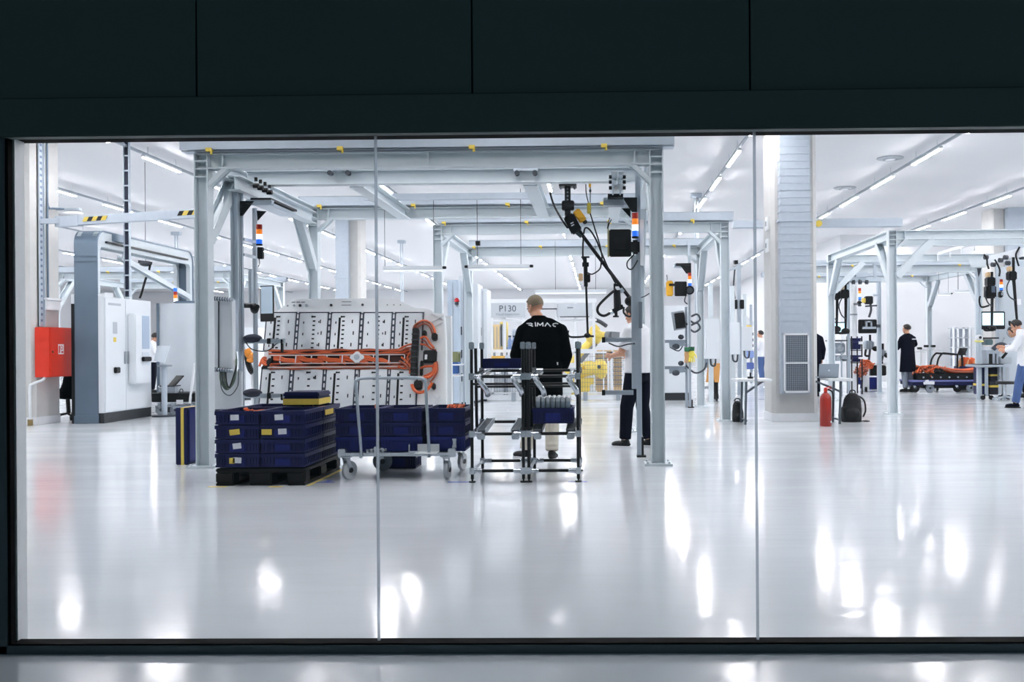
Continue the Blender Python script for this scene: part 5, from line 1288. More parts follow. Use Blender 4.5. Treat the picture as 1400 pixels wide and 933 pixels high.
# lift manipulator
YL = 11.6
t = thing('lift_manipulator', 'black jointed lifting arm hanging diagonally under the large gantry', 'manipulator', (X(776,YL),YL,Z(776,430,YL)))
part(t, 'ceiling_plate', pbox(MB(),764,788,251,254,YL-0.1,0.2), black_metal)
b = MB(); b.bar(at(768,254,YL), at(766.5,259,YL), 0.03, 0.02); b.bar(at(784,254,YL), at(786,259,YL), 0.03, 0.02); part(t, 'plate_hook', b, rubber)
part(t, 'drop_column', pbox(MB(),772,780,254,295,YL-0.04,0.08), black, 0.006)
b = MB()
for k in range(5): q = at(776,258+k*5,YL-0.045); b.cyl(q, q+V((0,0.02,0)), 0.012, n=8)
part(t, 'column_bolts', b, mat('bolt_grey', (120,126,134), 0.4, 0.5))
part(t, 'rotary_joint', pbox(MB(),768,785,274,287,YL-0.06,0.12), black_metal, 0.01)
b = MB(); b.bar(at(777,295,YL), at(789,318,YL), 0.13, 0.14, (0,1,0)); mh = part(t, 'motor_housing', b, black, 0.015)
b = MB(); b.bar(at(780,306,YL-0.075), at(784,304,YL-0.075), 0.008, 0.012); b.bar(at(781,309,YL-0.075), at(785,307,YL-0.075), 0.008, 0.012); part(mh, 'motor_badge', b, paper, org=top_loc(t))
b = MB(); b.bar(at(787,288,YL), at(798,303,YL), 0.09, 0.10, (0,1,0)); part(t, 'yellow_cover', b, yellow, 0.012)
b = MB(); b.bar(at(797,299,YL), at(801,306,YL), 0.05, 0.06, (0,1,0)); part(t, 'limit_switch', b, black, 0.008)
b = MB(); b.bar(at(788,318,YL-0.02), at(795,324,YL-0.02), 0.04, 0.03, (0,1,0)); part(t, 'motor_foot', b, mat('slate_green', (70,84,88),0.4))
b = MB(); b.tube([at(790,310,YL), at(797,323,YL), at(862,409,YL)], [0.045,0.022,0.022], 10, sub=3); part(t, 'main_arm', b, black)
b = MB(); b.bar(at(848,395,YL-0.02), at(851.5,400,YL-0.02), 0.05, 0.05, (0,1,0)); part(t, 'arm_sleeve', b, alu)
b = MB(); b.ell(at(862,412,YL),0.07,0.07,0.06); b.bar(at(866,410,YL), at(874,407,YL), 0.04, 0.04, (0,1,0)); part(t, 'end_joint', b, black)
b = MB(); b.cyl(at(844,397,YL-0.05), at(845,424,YL-0.05), 0.035, 0.04); part(t, 'grip_cylinder', b, black)
b = MB(); b.cyl(at(840,388,YL-0.05), at(840.5,424,YL-0.05), 0.011); b.bar(at(839,390,YL-0.05), at(846,390,YL-0.05), 0.03, 0.03); part(t, 'guide_rod', b, black)
b = MB(); b.bar(at(838,426,YL-0.05), at(852,419,YL-0.05), 0.05, 0.05, (0,1,0)); b.cyl(at(842,422,YL-0.05), at(842.5,434,YL-0.05), 0.018); b.bar(at(838,433,YL-0.05), at(846,433,YL-0.05), 0.02, 0.02); part(t, 'gripper', b, black)
part(t, 'air_hose', tubepx([(842,396,YL-0.06),(830,406,YL-0.1),(818,419,YL-0.1),(818,428,YL-0.1),(826,432,YL-0.08),(836,427,YL-0.06)],0.016), black)
b = MB(); b.cyl(at(834,428,YL-0.06), at(838,426,YL-0.06), 0.026); part(t, 'hose_fitting', b, chrome)
part(t, 'air_hose', tubepx([(853,420,YL-0.03),(853,428,YL-0.03),(860,433,YL-0.03),(866,430,YL-0.03)],0.012), black)
part(t, 'cable', tubepx([(798,320,YL-0.05),(800,312,YL-0.05),(806,314,YL-0.05),(815,328,YL-0.05),(824,350,YL-0.04),(835,375,YL-0.03),(842,388,YL-0.03)],0.010), black)
part(t, 'cable', tubepx([(798,322,YL-0.05),(797,335,YL-0.05),(797,355,YL-0.05)],0.010), black)
part(t, 'cable', tubepx([(822,358,YL-0.04),(820,368,YL-0.04),(810,375,YL-0.04),(803,373,YL-0.04)],0.008), black)
part(t, 'cable', tubepx([(874,408,YL),(882,405,YL),(888,401,YL)],0.006), dark)
b = MB(); b.tube([at(752,263,YL+0.3), at(757,280,YL+0.25), at(766,297,YL+0.1), at(776,312,YL)], 0.012, 8, sub=4); part(t, 'balance_rod', b, black)
b = MB(); q0, q1 = at(797,352,YL+0.02), at(806,352,YL+0.02); b.box(q0.x-0.02,q1.x,YL-0.03,YL+0.05,q0.z-0.008,q0.z+0.008); b.bar(at(799.5,352,YL), at(800,364,YL), 0.045, 0.045, (0,1,0)); b.bar(at(796,362,YL), at(805,362,YL), 0.06, 0.05); hd = part(t, 'tool_head', b, black, 0.004)
part(t, 'tool_motor', pbox(MB(),799,807,375,386,YL-0.04,0.08), black, 0.008)
part(t, 'tool_cover', pbox(MB(),791,797,374,384,YL-0.03,0.06), mat('cover_tan', (206,176,136),0.5), 0.006)
b = MB(); b.cyl(at(800.5,364,YL), at(803.5,456,YL), 0.013); b.cyl(at(800.5,364,YL), at(801,392,YL), 0.024); part(t, 'tool_rod', b, black)
b = MB(); b.tube([at(777,452,YL),at(776.5,458,YL),at(781,461,YL),at(792,461,YL),at(803,460,YL),at(812,460,YL)],0.012,8,sub=3); b.ell(at(803,459,YL),0.04,0.03,0.03); part(t, 'cross_handle', b, black)
t = thing('pendant_control', 'yellow pendant control on a black cable right of the black lifting arm', 'pendant', (X(805,11.4),11.4,Z(805,292,11.4)))
part(t, 'yellow_body', pbox(MB(),802.5,808,277,292,11.37,0.05), mat('pendant_olive', (196,176,60),0.5), 0.008)
part(t, 'cable', tubepx([(801,252,11.4),(801.5,265,11.4),(804.5,277,11.4)],0.006), black)
part(t, 'cable', tubepx([(807,292,11.4),(813,312,11.4),(820,335,11.4),(823,352,11.45),(822,362,11.5)],0.008), black)
b = MB(); b.cyl(at(806.5,250,11.4), at(806.5,256,11.4), 0.014); part(t, 'hook_block', b, yellow); b = MB(); b.cyl(at(807,256,11.4), at(807,277,11.4), 0.006); b.ell(at(807,261,11.4),0.014,0.014,0.02); part(t, 'hook', b, dark)

# ------------------------------------------------------------------ tables, bags and extinguisher by the ducted column
def fold_table(x0, x1, label, legpx, foot):
    t = thing('folding_table', label, 'table', ((x0+x1)/2, 15.65, 0), 'white folding tables by the ducted column')
    b = MB(); b.box(x0, x1, 15.3, 15.97, 0.665, 0.705); part(t, 'table_top', b, white_paint, 0.01)
    for y in (15.4, 15.85):
        b = MB(); x = X(legpx, 15.4); b.bar((x-0.02,y,0),(x,y,0.665),0.032,0.032,(0,1,0)); part(t, 'leg', b, mat('leg_slate',(76,84,92),0.45))
    b = MB(); b.bar((X(legpx,15.4),15.4,0.06),(X(legpx,15.4),15.85,0.06),0.025,0.025); b.bar((X(legpx,15.4),15.4,0.5),(X(legpx,15.4)+(0.26 if foot>0 else -0.36),15.5,0.66),0.03,0.03); part(t, 'leg_brace', b, mat('leg_slate',(76,84,92),0.45))
    return t
fold_table(X(1006,15.4), XC-0.12, 'white folding table just left of the ducted column', 1020, 1)
fold_table(XC+0.75, X(1164,15.4), 'white folding table right of the ducted column with an open laptop', 1149, -1)
b = MB(); x = X(1027,15.5); b.cyl((x,15.6,0.705),(x,15.6,0.735),0.045); b.cyl((x,15.6,0.735),(x,15.6,0.80),0.012); single('tape_roll', b, black, 'small dark desk gadget on the left folding table', 'gadget', loc=(x,15.6,0.705))
t = thing('laptop', 'silver laptop seen from behind on the right folding table', 'laptop', (X(1132,15.6),15.6,0.705))
xa, xb = X(1119,15.6), X(1146,15.6); alb = mat('laptop_silver', (150,160,170), 0.35, 0.6)
b = MB(); b.box(xa, xb, 15.62, 15.84, 0.706, 0.722); part(t, 'base', b, alb, 0.004)
b = MB(); b.add([(xa,15.60,0.715),(xb,15.60,0.715),(xb,15.54,0.925),(xa,15.54,0.925),(xa,15.608,0.717),(xb,15.608,0.717),(xb,15.548,0.927),(xa,15.548,0.927)],[(0,1,2,3),(7,6,5,4),(0,4,5,1),(1,5,6,2),(2,6,7,3),(3,7,4,0)]); ld = part(t, 'lid', b, alb)
b = MB(); b.cyl(((xa+xb)/2,15.564,0.825),((xa+xb)/2,15.570,0.825),0.016); part(ld, 'lid_mark', b, mat('mark_silver', (196,204,212), 0.3), org=top_loc(t))
p = onfloor(1129, 583)
t = thing('fire_extinguisher', 'red fire extinguisher standing on the floor right of the ducted column', 'extinguisher', p)
r = 0.086; x, y = p.x, p.y
b = MB(); b.lathe([(r*0.9,0),(r,0.015),(r,0.40),(r*0.92,0.45),(r*0.6,0.49),(r*0.3,0.505),(r*0.3,0.53)], (x,y,0), 24); part(t, 'cylinder', b, mat('extinguisher_red', (142,30,18), 0.3))
b = MB(); b.cyl((x,y,0.52),(x,y,0.57),0.028); b.bar((x-0.02,y,0.57),(x+0.08,y-0.02,0.60),0.02,0.012); b.bar((x-0.02,y,0.56),(x+0.09,y-0.02,0.565),0.02,0.010); part(t, 'valve_handle', b, redm)
b = MB(); b.tube([(x+0.03,y-0.02,0.55),(x+0.085,y-0.05,0.52),(x+0.10,y-0.05,0.40),(x+0.098,y-0.05,0.15)],0.013,8,sub=4); part(t, 'hose', b, black)
b = MB(); b.cyl((x+0.06,y-0.075,0.07),(x+0.065,y-0.08,0.07),0.016); part(t, 'round_sticker', b, paper)
def pack(pc, w_, h, d, lean, label, straps):
    t = thing('backpack', label, 'backpack', pc, 'black backpacks on the floor')
    b = MB(); x, y = pc.x, pc.y
    b.loft([((x,y,0.0),w_*0.46,d*0.46,EX,EY),((x,y,0.04),w_*0.5,d*0.5,EX,EY),((x+lean*0.4,y,h*0.45),w_*0.48,d*0.48,EX,EY),((x+lean*0.8,y,h*0.8),w_*0.40,d*0.40,EX,EY),((x+lean,y,h*0.96),w_*0.24,d*0.28,EX,EY),((x+lean,y,h),w_*0.10,d*0.12,EX,EY)])
    b.ell((x,y-d*0.45,h*0.28),w_*0.36,d*0.25,h*0.2); b.box(x-w_*0.44,x+w_*0.44,y-d*0.36,y+d*0.36,0,h*0.5)
    me = remesh(b, 0.012, 5, 'bag_body'); 
    for v in me.vertices: v.co -= pc
    o = addmesh(t, 'bag_body', me, mat('bag_black', (14,16,20), 0.8, vary=0.3, scale=18, bump=0.4))
    b = MB(); b.tube([(x+lean-0.04,y+0.02,h*0.97),(x+lean-0.02,y+0.02,h*1.08),(x+lean+0.04,y+0.02,h*1.07),(x+lean+0.05,y+0.02,h*0.96)],0.010,8,sub=4); part(t,'top_loop',b,black)
    for s in straps:
        b = MB(); b.tube([(x+lean+s*w_*0.2,y+0.03,h*0.92),(x+s*w_*0.62,y+0.03,h*0.75),(x+s*w_*0.68,y,h*0.4),(x+s*w_*0.55,y-0.02,0.08)],0.014,8,sub=5); part(t,'shoulder_strap',b,black)
    return t
pack(onfloor(1164, 577), 0.33, 0.46, 0.22, 0.02, 'black backpack with a loose strap leaning on the right folding table leg', (1,))
b = MB(); q = onfloor(1184,577); b.ell(q+V((0,0,0.012)),0.05,0.03,0.012); b.tube([q+V((-0.09,0,0.008)),q+V((0,0,0.02)),q+V((0.06,0.02,0.008))],0.008,6,sub=3); single('loose_strap', b, black, 'short loose strap end lying on the floor beside the right backpack', 'strap')
b = MB(); q = onfloor(1151,574); b.add([q+V((-0.06,-0.02,0.06)),q+V((0.05,-0.06,0.04)),q+V((0.07,-0.02,0.17)),q+V((-0.03,0.0,0.21))]+[v+V((0,0.03,0)) for v in (q+V((-0.06,-0.02,0.06)),q+V((0.05,-0.06,0.04)),q+V((0.07,-0.02,0.17)),q+V((-0.03,0.0,0.21)))],[(0,1,2,3),(7,6,5,4),(0,4,5,1),(1,5,6,2),(2,6,7,3),(3,7,4,0)])
single('pouch', b, mat('pouch_olive',(120,116,100),0.7), 'small olive pouch between the table leg and the right backpack', 'pouch', loc=q)
pack(onfloor(1009, 577), 0.19, 0.34, 0.18, -0.01, 'smaller black backpack at the foot of the second gantry right post', ())

# ------------------------------------------------------------------ centre background: test cell, robot, fence
YF = 23.0
t = thing('robot_arm', 'yellow robot arm behind the mesh fence, right of the bald worker', 'robot', (X(800,24.2),24.2,0))
def rp(x, y, d=0): return at(x, y, 24.2+d)
b = MB(); q = rp(797,520); b.lathe([(0.34,0),(0.34,0.10),(0.26,0.14),(0.24,q.z-0.15),(0.30,q.z-0.05),(0.30,q.z+0.05)], (q.x,24.2,0), 20); part(t, 'pedestal', b, yrob)
b = MB(); b.tube([rp(791,508,-0.1), rp(806,504,-0.1), rp(824,504,-0.1)], [0.20,0.19,0.22], 14, sub=3); b.ell(rp(822,505,-0.12),0.16,0.16,0.24); b.bar(rp(796,521,-0.1), rp(812,521,-0.1), 0.2, 0.16); sh = part(t, 'shoulder', b, yrob)
b = MB(); q = rp(819,502,-0.36); b.cyl(q, q+V((0,0.05,0)), 0.045); part(sh, 'bearing_cap', b, dark, org=top_loc(t))
b = MB(); q = rp(798,503,-0.36); b.prism([(q.x-0.05,q.z-0.04),(q.x+0.05,q.z-0.04),(q.x,q.z+0.06)], 'y', q.y-0.02, q.y); part(sh, 'warning_triangle', b, mat('warning_amber',(210,160,30),0.5), org=top_loc(t))
b = MB(); b.tube([rp(775,511), rp(793,487), rp(812,464)], [0.18,0.14,0.12], 12, sub=3); part(t, 'lower_arm', b, yrob)
b = MB(); b.tube([rp(784,509,-0.15), rp(799,488,-0.15), rp(815,470,-0.15)], 0.05, 8, sub=3); part(t, 'cable_dress', b, mat('dress_grey',(120,124,128),0.6))
b = MB(); b.ell(rp(812,461),0.2,0.2,0.2); b.tube([rp(812,460), rp(814,450), rp(817,446)], [0.15,0.13,0.09], 12, sub=2); b.tube([rp(816,458,-0.1), rp(830,459,-0.3)], [0.10,0.08], 10); part(t, 'upper_arm', b, yrob)
b = MB(); b.tube([rp(812,437,0.1), rp(820,440), rp(829,446,-0.1)], 0.05, 8, sub=4); part(t, 'hose', b, dark); 
b = MB(); b.cyl(rp(830,459,-0.3), rp(836,459,-0.4), 0.10); b.bar(rp(836,458,-0.4), rp(847,459,-0.4), 0.1, 0.16); part(t, 'tool_flange', b, mat('dress_grey',(120,124,128),0.6))
def fence(px0, px1, py0, Y, label):
    x0, x1 = X(px0,Y), X(px1,Y); zt = Z((px0+px1)/2, py0, Y); t = thing('mesh_fence', label, 'fence', ((x0+x1)/2,Y,0), 'machine guard fences')
    b = MB(); b.box(x0,x0+0.05,Y,Y+0.05,0,zt); part(t,'fence_post',b,white_paint); b = MB(); b.box(x1-0.05,x1,Y,Y+0.05,0,zt); part(t,'fence_post',b,white_paint)
    b = MB(); b.box(x0,x1,Y,Y+0.04,zt-0.04,zt); b.box(x0,x1,Y,Y+0.04,0.14,0.18); part(t,'fence_rail',b,white_paint)
    b = MB(); x = x0
    while x < x1: b.box(x,x+0.006,Y+0.02,Y+0.026,0.18,zt-0.04); x += 0.06
    z = 0.2
    while z < zt-0.05: b.box(x0,x1,Y+0.02,Y+0.026,z,z+0.006); z += 0.10
    part(t,'mesh',b,mat('mesh_grey',(104,114,126),0.5)); return t
fence(785,833,481,YF,'mesh fence panel in front of the yellow robot')
fence(834,858,481,YF,'mesh fence panel just right of the yellow robot')
fence(672,718,500,YF+0.2,'low mesh fence panel left of the bald worker')
for k,(a,c,lb) in enumerate(((812,824,'left'),(826,836,'middle'),(839,850,'right'))):
    t = thing('parts_rack', 'tan parts rack behind the mesh fence, %s one' % lb, 'rack', (X((a+c)/2,25.5),25.5,0), 'tan parts racks behind the fence')
    b = MB(); n = 6
    x0,x1 = X(a,25.5),X(c,25.5); zt = Z(a,479,25.5)
    b.box(x0,x1,25.6,26.0,0.0,zt)
    part(t,'stack',b,mat('carton_tan',(206,178,140),0.7,vary=0.2,scale=6)); b = MB()
    for k2 in range(8): z = 0.25+k2*(zt-0.25)/8; b.box(x0-0.01,x1+0.01,25.55,26.02,z,z+0.03)
    part(t,'shelves',b,mat('shelf_grey',(120,124,130),0.5))
t = thing('guard_skirting', 'low pale kickboard running along the foot of the machine fences', 'kickboard', (X(780,YF-0.3),YF-0.3,0))
b = MB(); b.box(X(640,YF-0.3), X(862,YF-0.3), YF-0.3, YF-0.25, 0.02, 0.14); part(t,'board',b,white_paint)
b = MB()
for px in (702,760,800,845): x = X(px,YF-0.3); b.box(x-0.05,x+0.05,YF-0.36,YF-0.3,0,0.2)
part(t,'brackets',b,rubber)
# test cell with sign
YC = 24.0
t = thing('test_cell', 'white framed glazed test cell with a P130 sign, left of the bald worker', 'machine', (X(715,YC),YC+1,0))
zt = Z(715,409,YC)
for px in (668,672,690,716,762,787,812):
    b = MB(); x = X(px,YC); b.box(x-0.035,x+0.035,YC,YC+0.07,0.0,zt); part(t,'frame_post',b,white_paint)
for py,h in ((409,0.10),(437,0.05),(478,0.07),(497,0.16),(535,0.05)):
    b = MB(); z = Z(715,py,YC); b.box(X(664,YC),X(816,YC),YC-0.01,YC+0.08,z-h,z); part(t,'frame_rail',b,white_paint)
b = MB(); z = Z(700,478,YC+0.4); b.box(X(672,YC),X(733,YC),YC+0.08,YC+0.95,z-0.04,z); part(t,'inner_shelf',b,white_paint)
b = MB(); b.box(X(672,YC),X(762,YC),YC+0.035,YC+0.045,Z(700,478,YC),Z(700,440,YC)); part(t,'glazing',b,glass)
b = MB(); b.box(X(668,YC),X(812,YC),YC+0.02,YC+0.06,0.05,Z(700,512,YC)); part(t,'lower_panel',b,panelw)
b = MB(); b.box(X(671,YC),X(719,YC),YC-0.06,YC-0.02,Z(700,434.5,YC),Z(700,414.5,YC)); sg = part(t,'sign_board',b,mat('sign_grey',(196,202,208),0.5),0.004)
ink = mat('sign_ink',(70,78,88),0.6)
tl_ = top_loc(t)
text_part(sg,'P130',0.21,ink,V((X(694.5,YC)-tl_.x,YC-0.062-tl_.y,Z(695,421.5,YC)-0.02)))
text_part(sg,'Visual Inspection',0.085,mat('sign_ink_pale',(130,138,148),0.6),V((X(694.5,YC)-tl_.x,YC-0.062-tl_.y,Z(695,430,YC))))
b = MB(); b.box(X(762,YC),X(810,YC),YC-0.06,YC-0.02,Z(780,433.5,YC),Z(780,415.5,YC)); sg2 = part(t,'sign_board',b,mat('sign_grey',(196,202,208),0.5),0.004)
b = MB(); b.box(X(766,YC),X(806,YC),YC-0.075,YC-0.06,Z(780,434.2,YC),Z(780,433,YC)); part(sg2,'sign_rail',b,dark,org=tl_)
b = MB(); b.box(X(776,YC),X(784,YC),YC-0.064,YC-0.06,Z(780,422,YC),Z(780,420,YC)); part(sg2,'small_print',b,mat('sign_ink_pale',(130,138,148),0.6),org=tl_)
b = MB(); b.box(X(738,YC),X(762,YC),YC-0.1,YC-0.06,Z(750,423.6,YC),Z(750,422.2,YC)); part(t,'dark_rod',b,black)
for px,py in ((652,427),(656,427),(663,443),(668,443)):
    b = MB(); b.box(X(px,YC-0.2)-0.012,X(px,YC-0.2)+0.012,YC-0.04,YC,Z(px,py+10,YC),Z(px,py,YC)); part(t,'door_handle',b,black)
# contents of the cell
for a,c,y0,y1,col,lb,nm in ((673,690,444,478,(236,206,150),'tall pale orange rack inside the test cell','storage_rack'),(683,693,440,475,(238,214,120),'yellow panel inside the test cell','panel'),(700,714,450,476,(196,206,220),'pale blue grey device inside the test cell','device'),(714,731,447,476,(222,226,232),'white cabinet inside the test cell beside the bald worker','cabinet'),(671,690,487,497,(238,190,90),'orange yellow low cover at the left of the test cell','cover'),(690,720,486,497,(200,206,216),'grey bench top at the foot of the test cell','bench')):
    Y = YC+1.0 if y1 < 480 else YC-0.25
    t = thing(nm, lb, nm.replace('_',' '), (X((a+c)/2,Y),Y,0)); b = MB(); zt_ = Z(a,y0,Y); zb_ = Z(a,y1,Y)
    pbox(b,a,c,y0,y1,Y,0.4); part(t,'body',b,mat('c_%d_%d_%d' % col,col,0.5),0.02)
    b = MB(); x0,x1 = X(a,Y),X(c,Y)
    for x in (x0+0.03,x1-0.03): b.box(x-0.02,x+0.02,Y+0.1,Y+0.3,0,zb_)
    part(t,'stand',b,rubber)
    b = MB(); n = 4
    for k in range(n): x = x0+(x1-x0)*(k+0.5)/n; b.box(x-0.008,x+0.008,Y-0.012,Y,zb_+0.03,zt_-0.05)
    part(t,'seams',b,rubber)
for k,(px,lb) in enumerate(((697,'left'),(703,'middle'),(708,'right'))):
    q = at(px,472,YC+0.4); t = thing('canister','small blue canister inside the test cell, %s one' % lb,'canister',(q.x,q.y,Z(px,478,YC+0.4)),'blue canisters in the test cell')
    b = MB(); zb_ = Z(px,478,YC+0.4); b.lathe([(0.05,0),(0.05,0.22),(0.03,0.26),(0.03,0.30)],(q.x,q.y,zb_),14); part(t,'bottle',b,mat('canister_blue',(120,146,190),0.4)); b = MB(); b.cyl((q.x,q.y,zb_+0.30),(q.x,q.y,zb_+0.34),0.035); part(t,'cap',b,dark)
# tall white machine frames left of the cell
for (a,c,y0,Y,lb,m_) in ((612,627,383,21.0,'tall pale blue machine panel with a red lamp beside the battery pack',mat('panel_blue',(186,200,214),0.4)),(628,640,378,21.4,'tall white machine door right of the battery pack',panelw),(655,666,395,22.6,'tall white machine door with black handles left of the test cell',panelw),(640,654,388,22.0,'narrow white machine column between the doors left of the test cell',panelw)):
    t = thing('machine_cabinet',lb,'machine',(X((a+c)/2,Y),Y+0.4,0)); b = MB(); x0,x1 = X(a,Y),X(c,Y); z = Z(a,y0,Y)
    b.box(x0,x1,Y,Y+0.9,0.05,z); part(t,'casing',b,m_,0.01); b = MB(); b.box(x0+0.02,x1-0.02,Y+0.02,Y+0.85,0,0.05); part(t,'plinth',b,dark)
    b = MB(); b.box((x0+x1)/2-0.006,(x0+x1)/2+0.006,Y-0.006,Y,0.1,z-0.05); part(t,'seam',b,rubber)
    for k in range(3): b = MB(); b.box(x0+0.03,x0+0.06,Y-0.04,Y,0.5+k*0.5,0.68+k*0.5); part(t,'handle',b,black)
t = thing('beacon','small red beacon on the pale machine beside the battery pack','beacon',at(624.5,413,20.8)); q = at(624.5,415,20.8)
b = MB(); b.cyl((q.x,20.8,q.z-0.03),(q.x,20.8,q.z+0.03),0.045); part(t,'base',b,dark); b = MB(); b.lathe([(0.055,0.03),(0.055,0.07),(0.04,0.10),(0.015,0.115)],(q.x,20.8,q.z),14); part(t,'dome',b,mat('beacon_red',(176,24,34),0.25)); b = MB(); b.box(q.x-0.03,q.x+0.03,20.8,21.02,q.z-0.06,q.z-0.03); part(t,'bracket',b,rubber)
for (x0p,x1p,py,Y,lb,c_) in ((608,626,500,19.5,'dark blue bin behind the battery pack stand',mat('bin_blue',(46,84,140),0.5)),(608,626,486,19.5,'olive crate behind the battery pack stand',mat('bin_olive',(120,124,84),0.5))):
    crate(X(x1p,Y)-X(x0p,Y),0.4,0.24,((X(x0p,Y)+X(x1p,Y))/2,Y,Z(610,py+12,Y)),lb,None,c_,panel=c_)
t = thing('trolley_table','pale equipment trolley behind the battery pack, seen past its right edge','trolley',(X(617,19.6),19.7,0))
b = MB(); b.box(X(606,19.6),X(630,19.6),19.5,20.1,Z(617,513,19.5)-0.03,Z(617,513,19.5)-0.003); part(t,'lower_shelf',b,white_paint)
b = MB(); b.box(X(606,19.6),X(630,19.6),19.5,20.1,Z(617,498,19.5)-0.03,Z(617,498,19.5)-0.003); part(t,'upper_shelf',b,white_paint)
for px in (606.5,629.5):
    for y in (19.55,20.05): b = MB(); b.cyl((X(px,19.6),y,0),(X(px,19.6),y,Z(617,498,19.5)-0.02),0.02); part(t,'leg',b,alu)

# ------------------------------------------------------------------ station right of the large gantry
YS = 19.8
t = thing('aluminium_mast','slim aluminium mast with gloves and tool cables, right of the large gantry','mast',(X(943,YS),YS,0))
part(t,'upright',prof(941.3,944.6,330,557,YS,True),alu); b = MB(); b.box(X(940,YS),X(948,YS),YS-0.06,YS+0.06,0,0.02); b.box(X(944.6,YS),X(946.5,YS),YS-0.03,YS+0.03,0,0.16); part(t,'floor_foot',b,black)
part(t,'upright',prof(936.5,940,420,535,YS+0.1,True),alu)
b = MB(); b.profile(at(921,364,YS),at(940,364,YS),0.1,0.08); part(t,'head_arm',b,alu); part(t,'slide_plate',pbox(MB(),924,945,360,363,YS-0.1,0.3),black_metal)
part(t,'corner_plate',gusset([(930,363),(945,363),(945,376),(938,374)],YS-0.06),black_metal)
for k in range(2): part(t,'cable',tubepx([(945,433+k*12,YS),(953,430+k*12,YS),(957,437+k*12,YS),(950,442+k*12,YS),(944,439+k*12,YS)],0.02),dark)
part(t,'cable',tubepx([(916,475,YS),(928,480,YS),(935,470,YS)],0.012),dark); part(t,'cable',tubepx([(938,500,YS),(950,510,YS),(962,506,YS),(966,496,YS)],0.018),dark); part(t,'cable',tubepx([(938,404,YS),(936,412,YS),(940,416,YS)],0.012),dark)
for py in (467,503):
    b = MB(); q0,q1 = at(909,py,YS),at(938,py,YS); b.profile(q0,q1,0.05,0.06); b.bar(at(915,py+4,YS-0.05),at(936,py+2,YS-0.05),0.12,0.10,(0,1,0)); part(t,'tool_bracket',b,mat('bracket_grey',(136,146,156),0.4,0.4))
    b = MB(); b.ell(at(924,py+7,YS-0.08),0.08,0.06,0.06); b.ell(at(931,py-6,YS-0.02),0.06,0.04,0.05); part(t,'tool_knob',b,dark)
stack_light(943,373,393,YS-0.15,'lit signal tower on the slim mast right of the large gantry')
t = thing('signal_box','round black horn under the signal tower right of the large gantry','device',(X(942,YS-0.15),YS-0.15,Z(942,403,YS)))
b = MB(); b.cyl(at(943,397,YS-0.25),at(943,397,YS-0.1),0.09); part(t,'casing',b,black); b = MB(); b.cyl(at(943,397,YS-0.27),at(943,397,YS-0.24),0.06); part(t,'face',b,dark)
t = thing('monitor','black monitor seen from behind with a yellow clamp, right of the large gantry','monitor',(X(930,YS),YS,Z(930,405,YS)))
part(t,'casing',pbox(MB(),922.5,939,385,405,YS-0.2,0.07),black,0.012); b = pbox(MB(),911,920.5,384,405,YS-0.18,0.12); part(t,'yellow_clamp',b,yellow,0.02); part(t,'clamp_bar',pbox(MB(),915,924,388,391,YS-0.22,0.04),black); part(t,'aerial_cable',tubepx([(912,384,YS),(912,379,YS),(911.5,376,YS)],0.008),dark)
t = thing('screen_arm','thin dark screen seen edge-on on the slim mast','screen',(X(928,YS),YS,Z(928,452,YS)))
b = MB(); b.bar(at(926,426,YS),at(930,451,YS),0.25,0.05,(0,1,0)); part(t,'screen_panel',b,rubber); b = MB(); b.bar(at(928.5,428,YS-0.1),at(931,449,YS-0.1),0.2,0.04,(0,1,0)); part(t,'screen_back',b,black); part(t,'arm',tubepx([(931,438,YS),(936,442,YS),(940,444,YS)],0.02),dark)
def glove(px,py,Y,m_,label):
    q = at(px,py,Y); t = thing('work_glove',label,'glove',q,'work gloves on the slim mast'); b = MB(); b.ell(q+V((0,0,0.0)),0.06,0.03,0.09)
    for k in range(4): b.tube([q+V((-0.04+k*0.027,0,-0.06)),q+V((-0.05+k*0.033,-0.01,-0.12)),q+V((-0.05+k*0.034,-0.02,-0.17+0.01*abs(k-1.5)))],0.013,7)
    b.tube([q+V((0.05,0,0.0)),q+V((0.085,-0.01,-0.04)),q+V((0.09,-0.01,-0.08))],0.014,7); part(t,'palm',b,m_); b = MB(); b.lathe([(0.055,0.06),(0.06,0.14)],q,12); part(t,'cuff',b,mat('glove_green',(30,90,60),0.8)); return t
glove(939.5,485,YS-0.1,mat('glove_tan',(206,160,110),0.8),'tan glove with green cuff hanging on the slim mast, left one')
glove(945.5,484,YS-0.12,mat('glove_yellow',(232,216,90),0.8),'yellow glove hanging on the slim mast, right one')
# wooden bin on a tripod behind
Y = 22.8
t = thing('wooden_bin','orange wooden bin on dark legs between the second gantry rear and front posts','bin',(X(974,Y),Y,0))
b = MB(); b.add([at(965,523,Y),at(983,523,Y),at(984.5,497,Y),at(968,497,Y)]+[at(965,523,Y+0.5),at(983,523,Y+0.5),at(984.5,497,Y+0.5),at(968,497,Y+0.5)],[(0,1,2,3),(7,6,5,4),(0,4,5,1),(1,5,6,2),(2,6,7,3),(3,7,4,0)]); part(t,'box_body',b,wood)
for px,pb in ((972,533),(979,533)):
    b = MB(); q = at(px,530,Y+0.2); b.cyl((q.x,q.y,0.02),(q.x,q.y,0.5),0.05); b.cyl((q.x-0.05,q.y,0.07),(q.x+0.05,q.y,0.07),0.07); part(t,'leg',b,black)
b = MB(); b.bar(at(971,500,Y-0.4),(X(979.5,Y-0.6),Y-0.6,0.0),0.05,0.05,(0,1,0)); part(t,'prop',b,black)
t = thing('tool_trolley','grey tool trolley with dark cables beside the orange wooden bin','trolley',(X(962,Y),Y,0))
b = MB(); b.box(X(960,Y),X(972,Y),Y,Y+0.5,Z(965,503,Y),Z(965,491,Y)); part(t,'tool_box',b,mat('bracket_grey',(136,146,156),0.4,0.4),0.01)
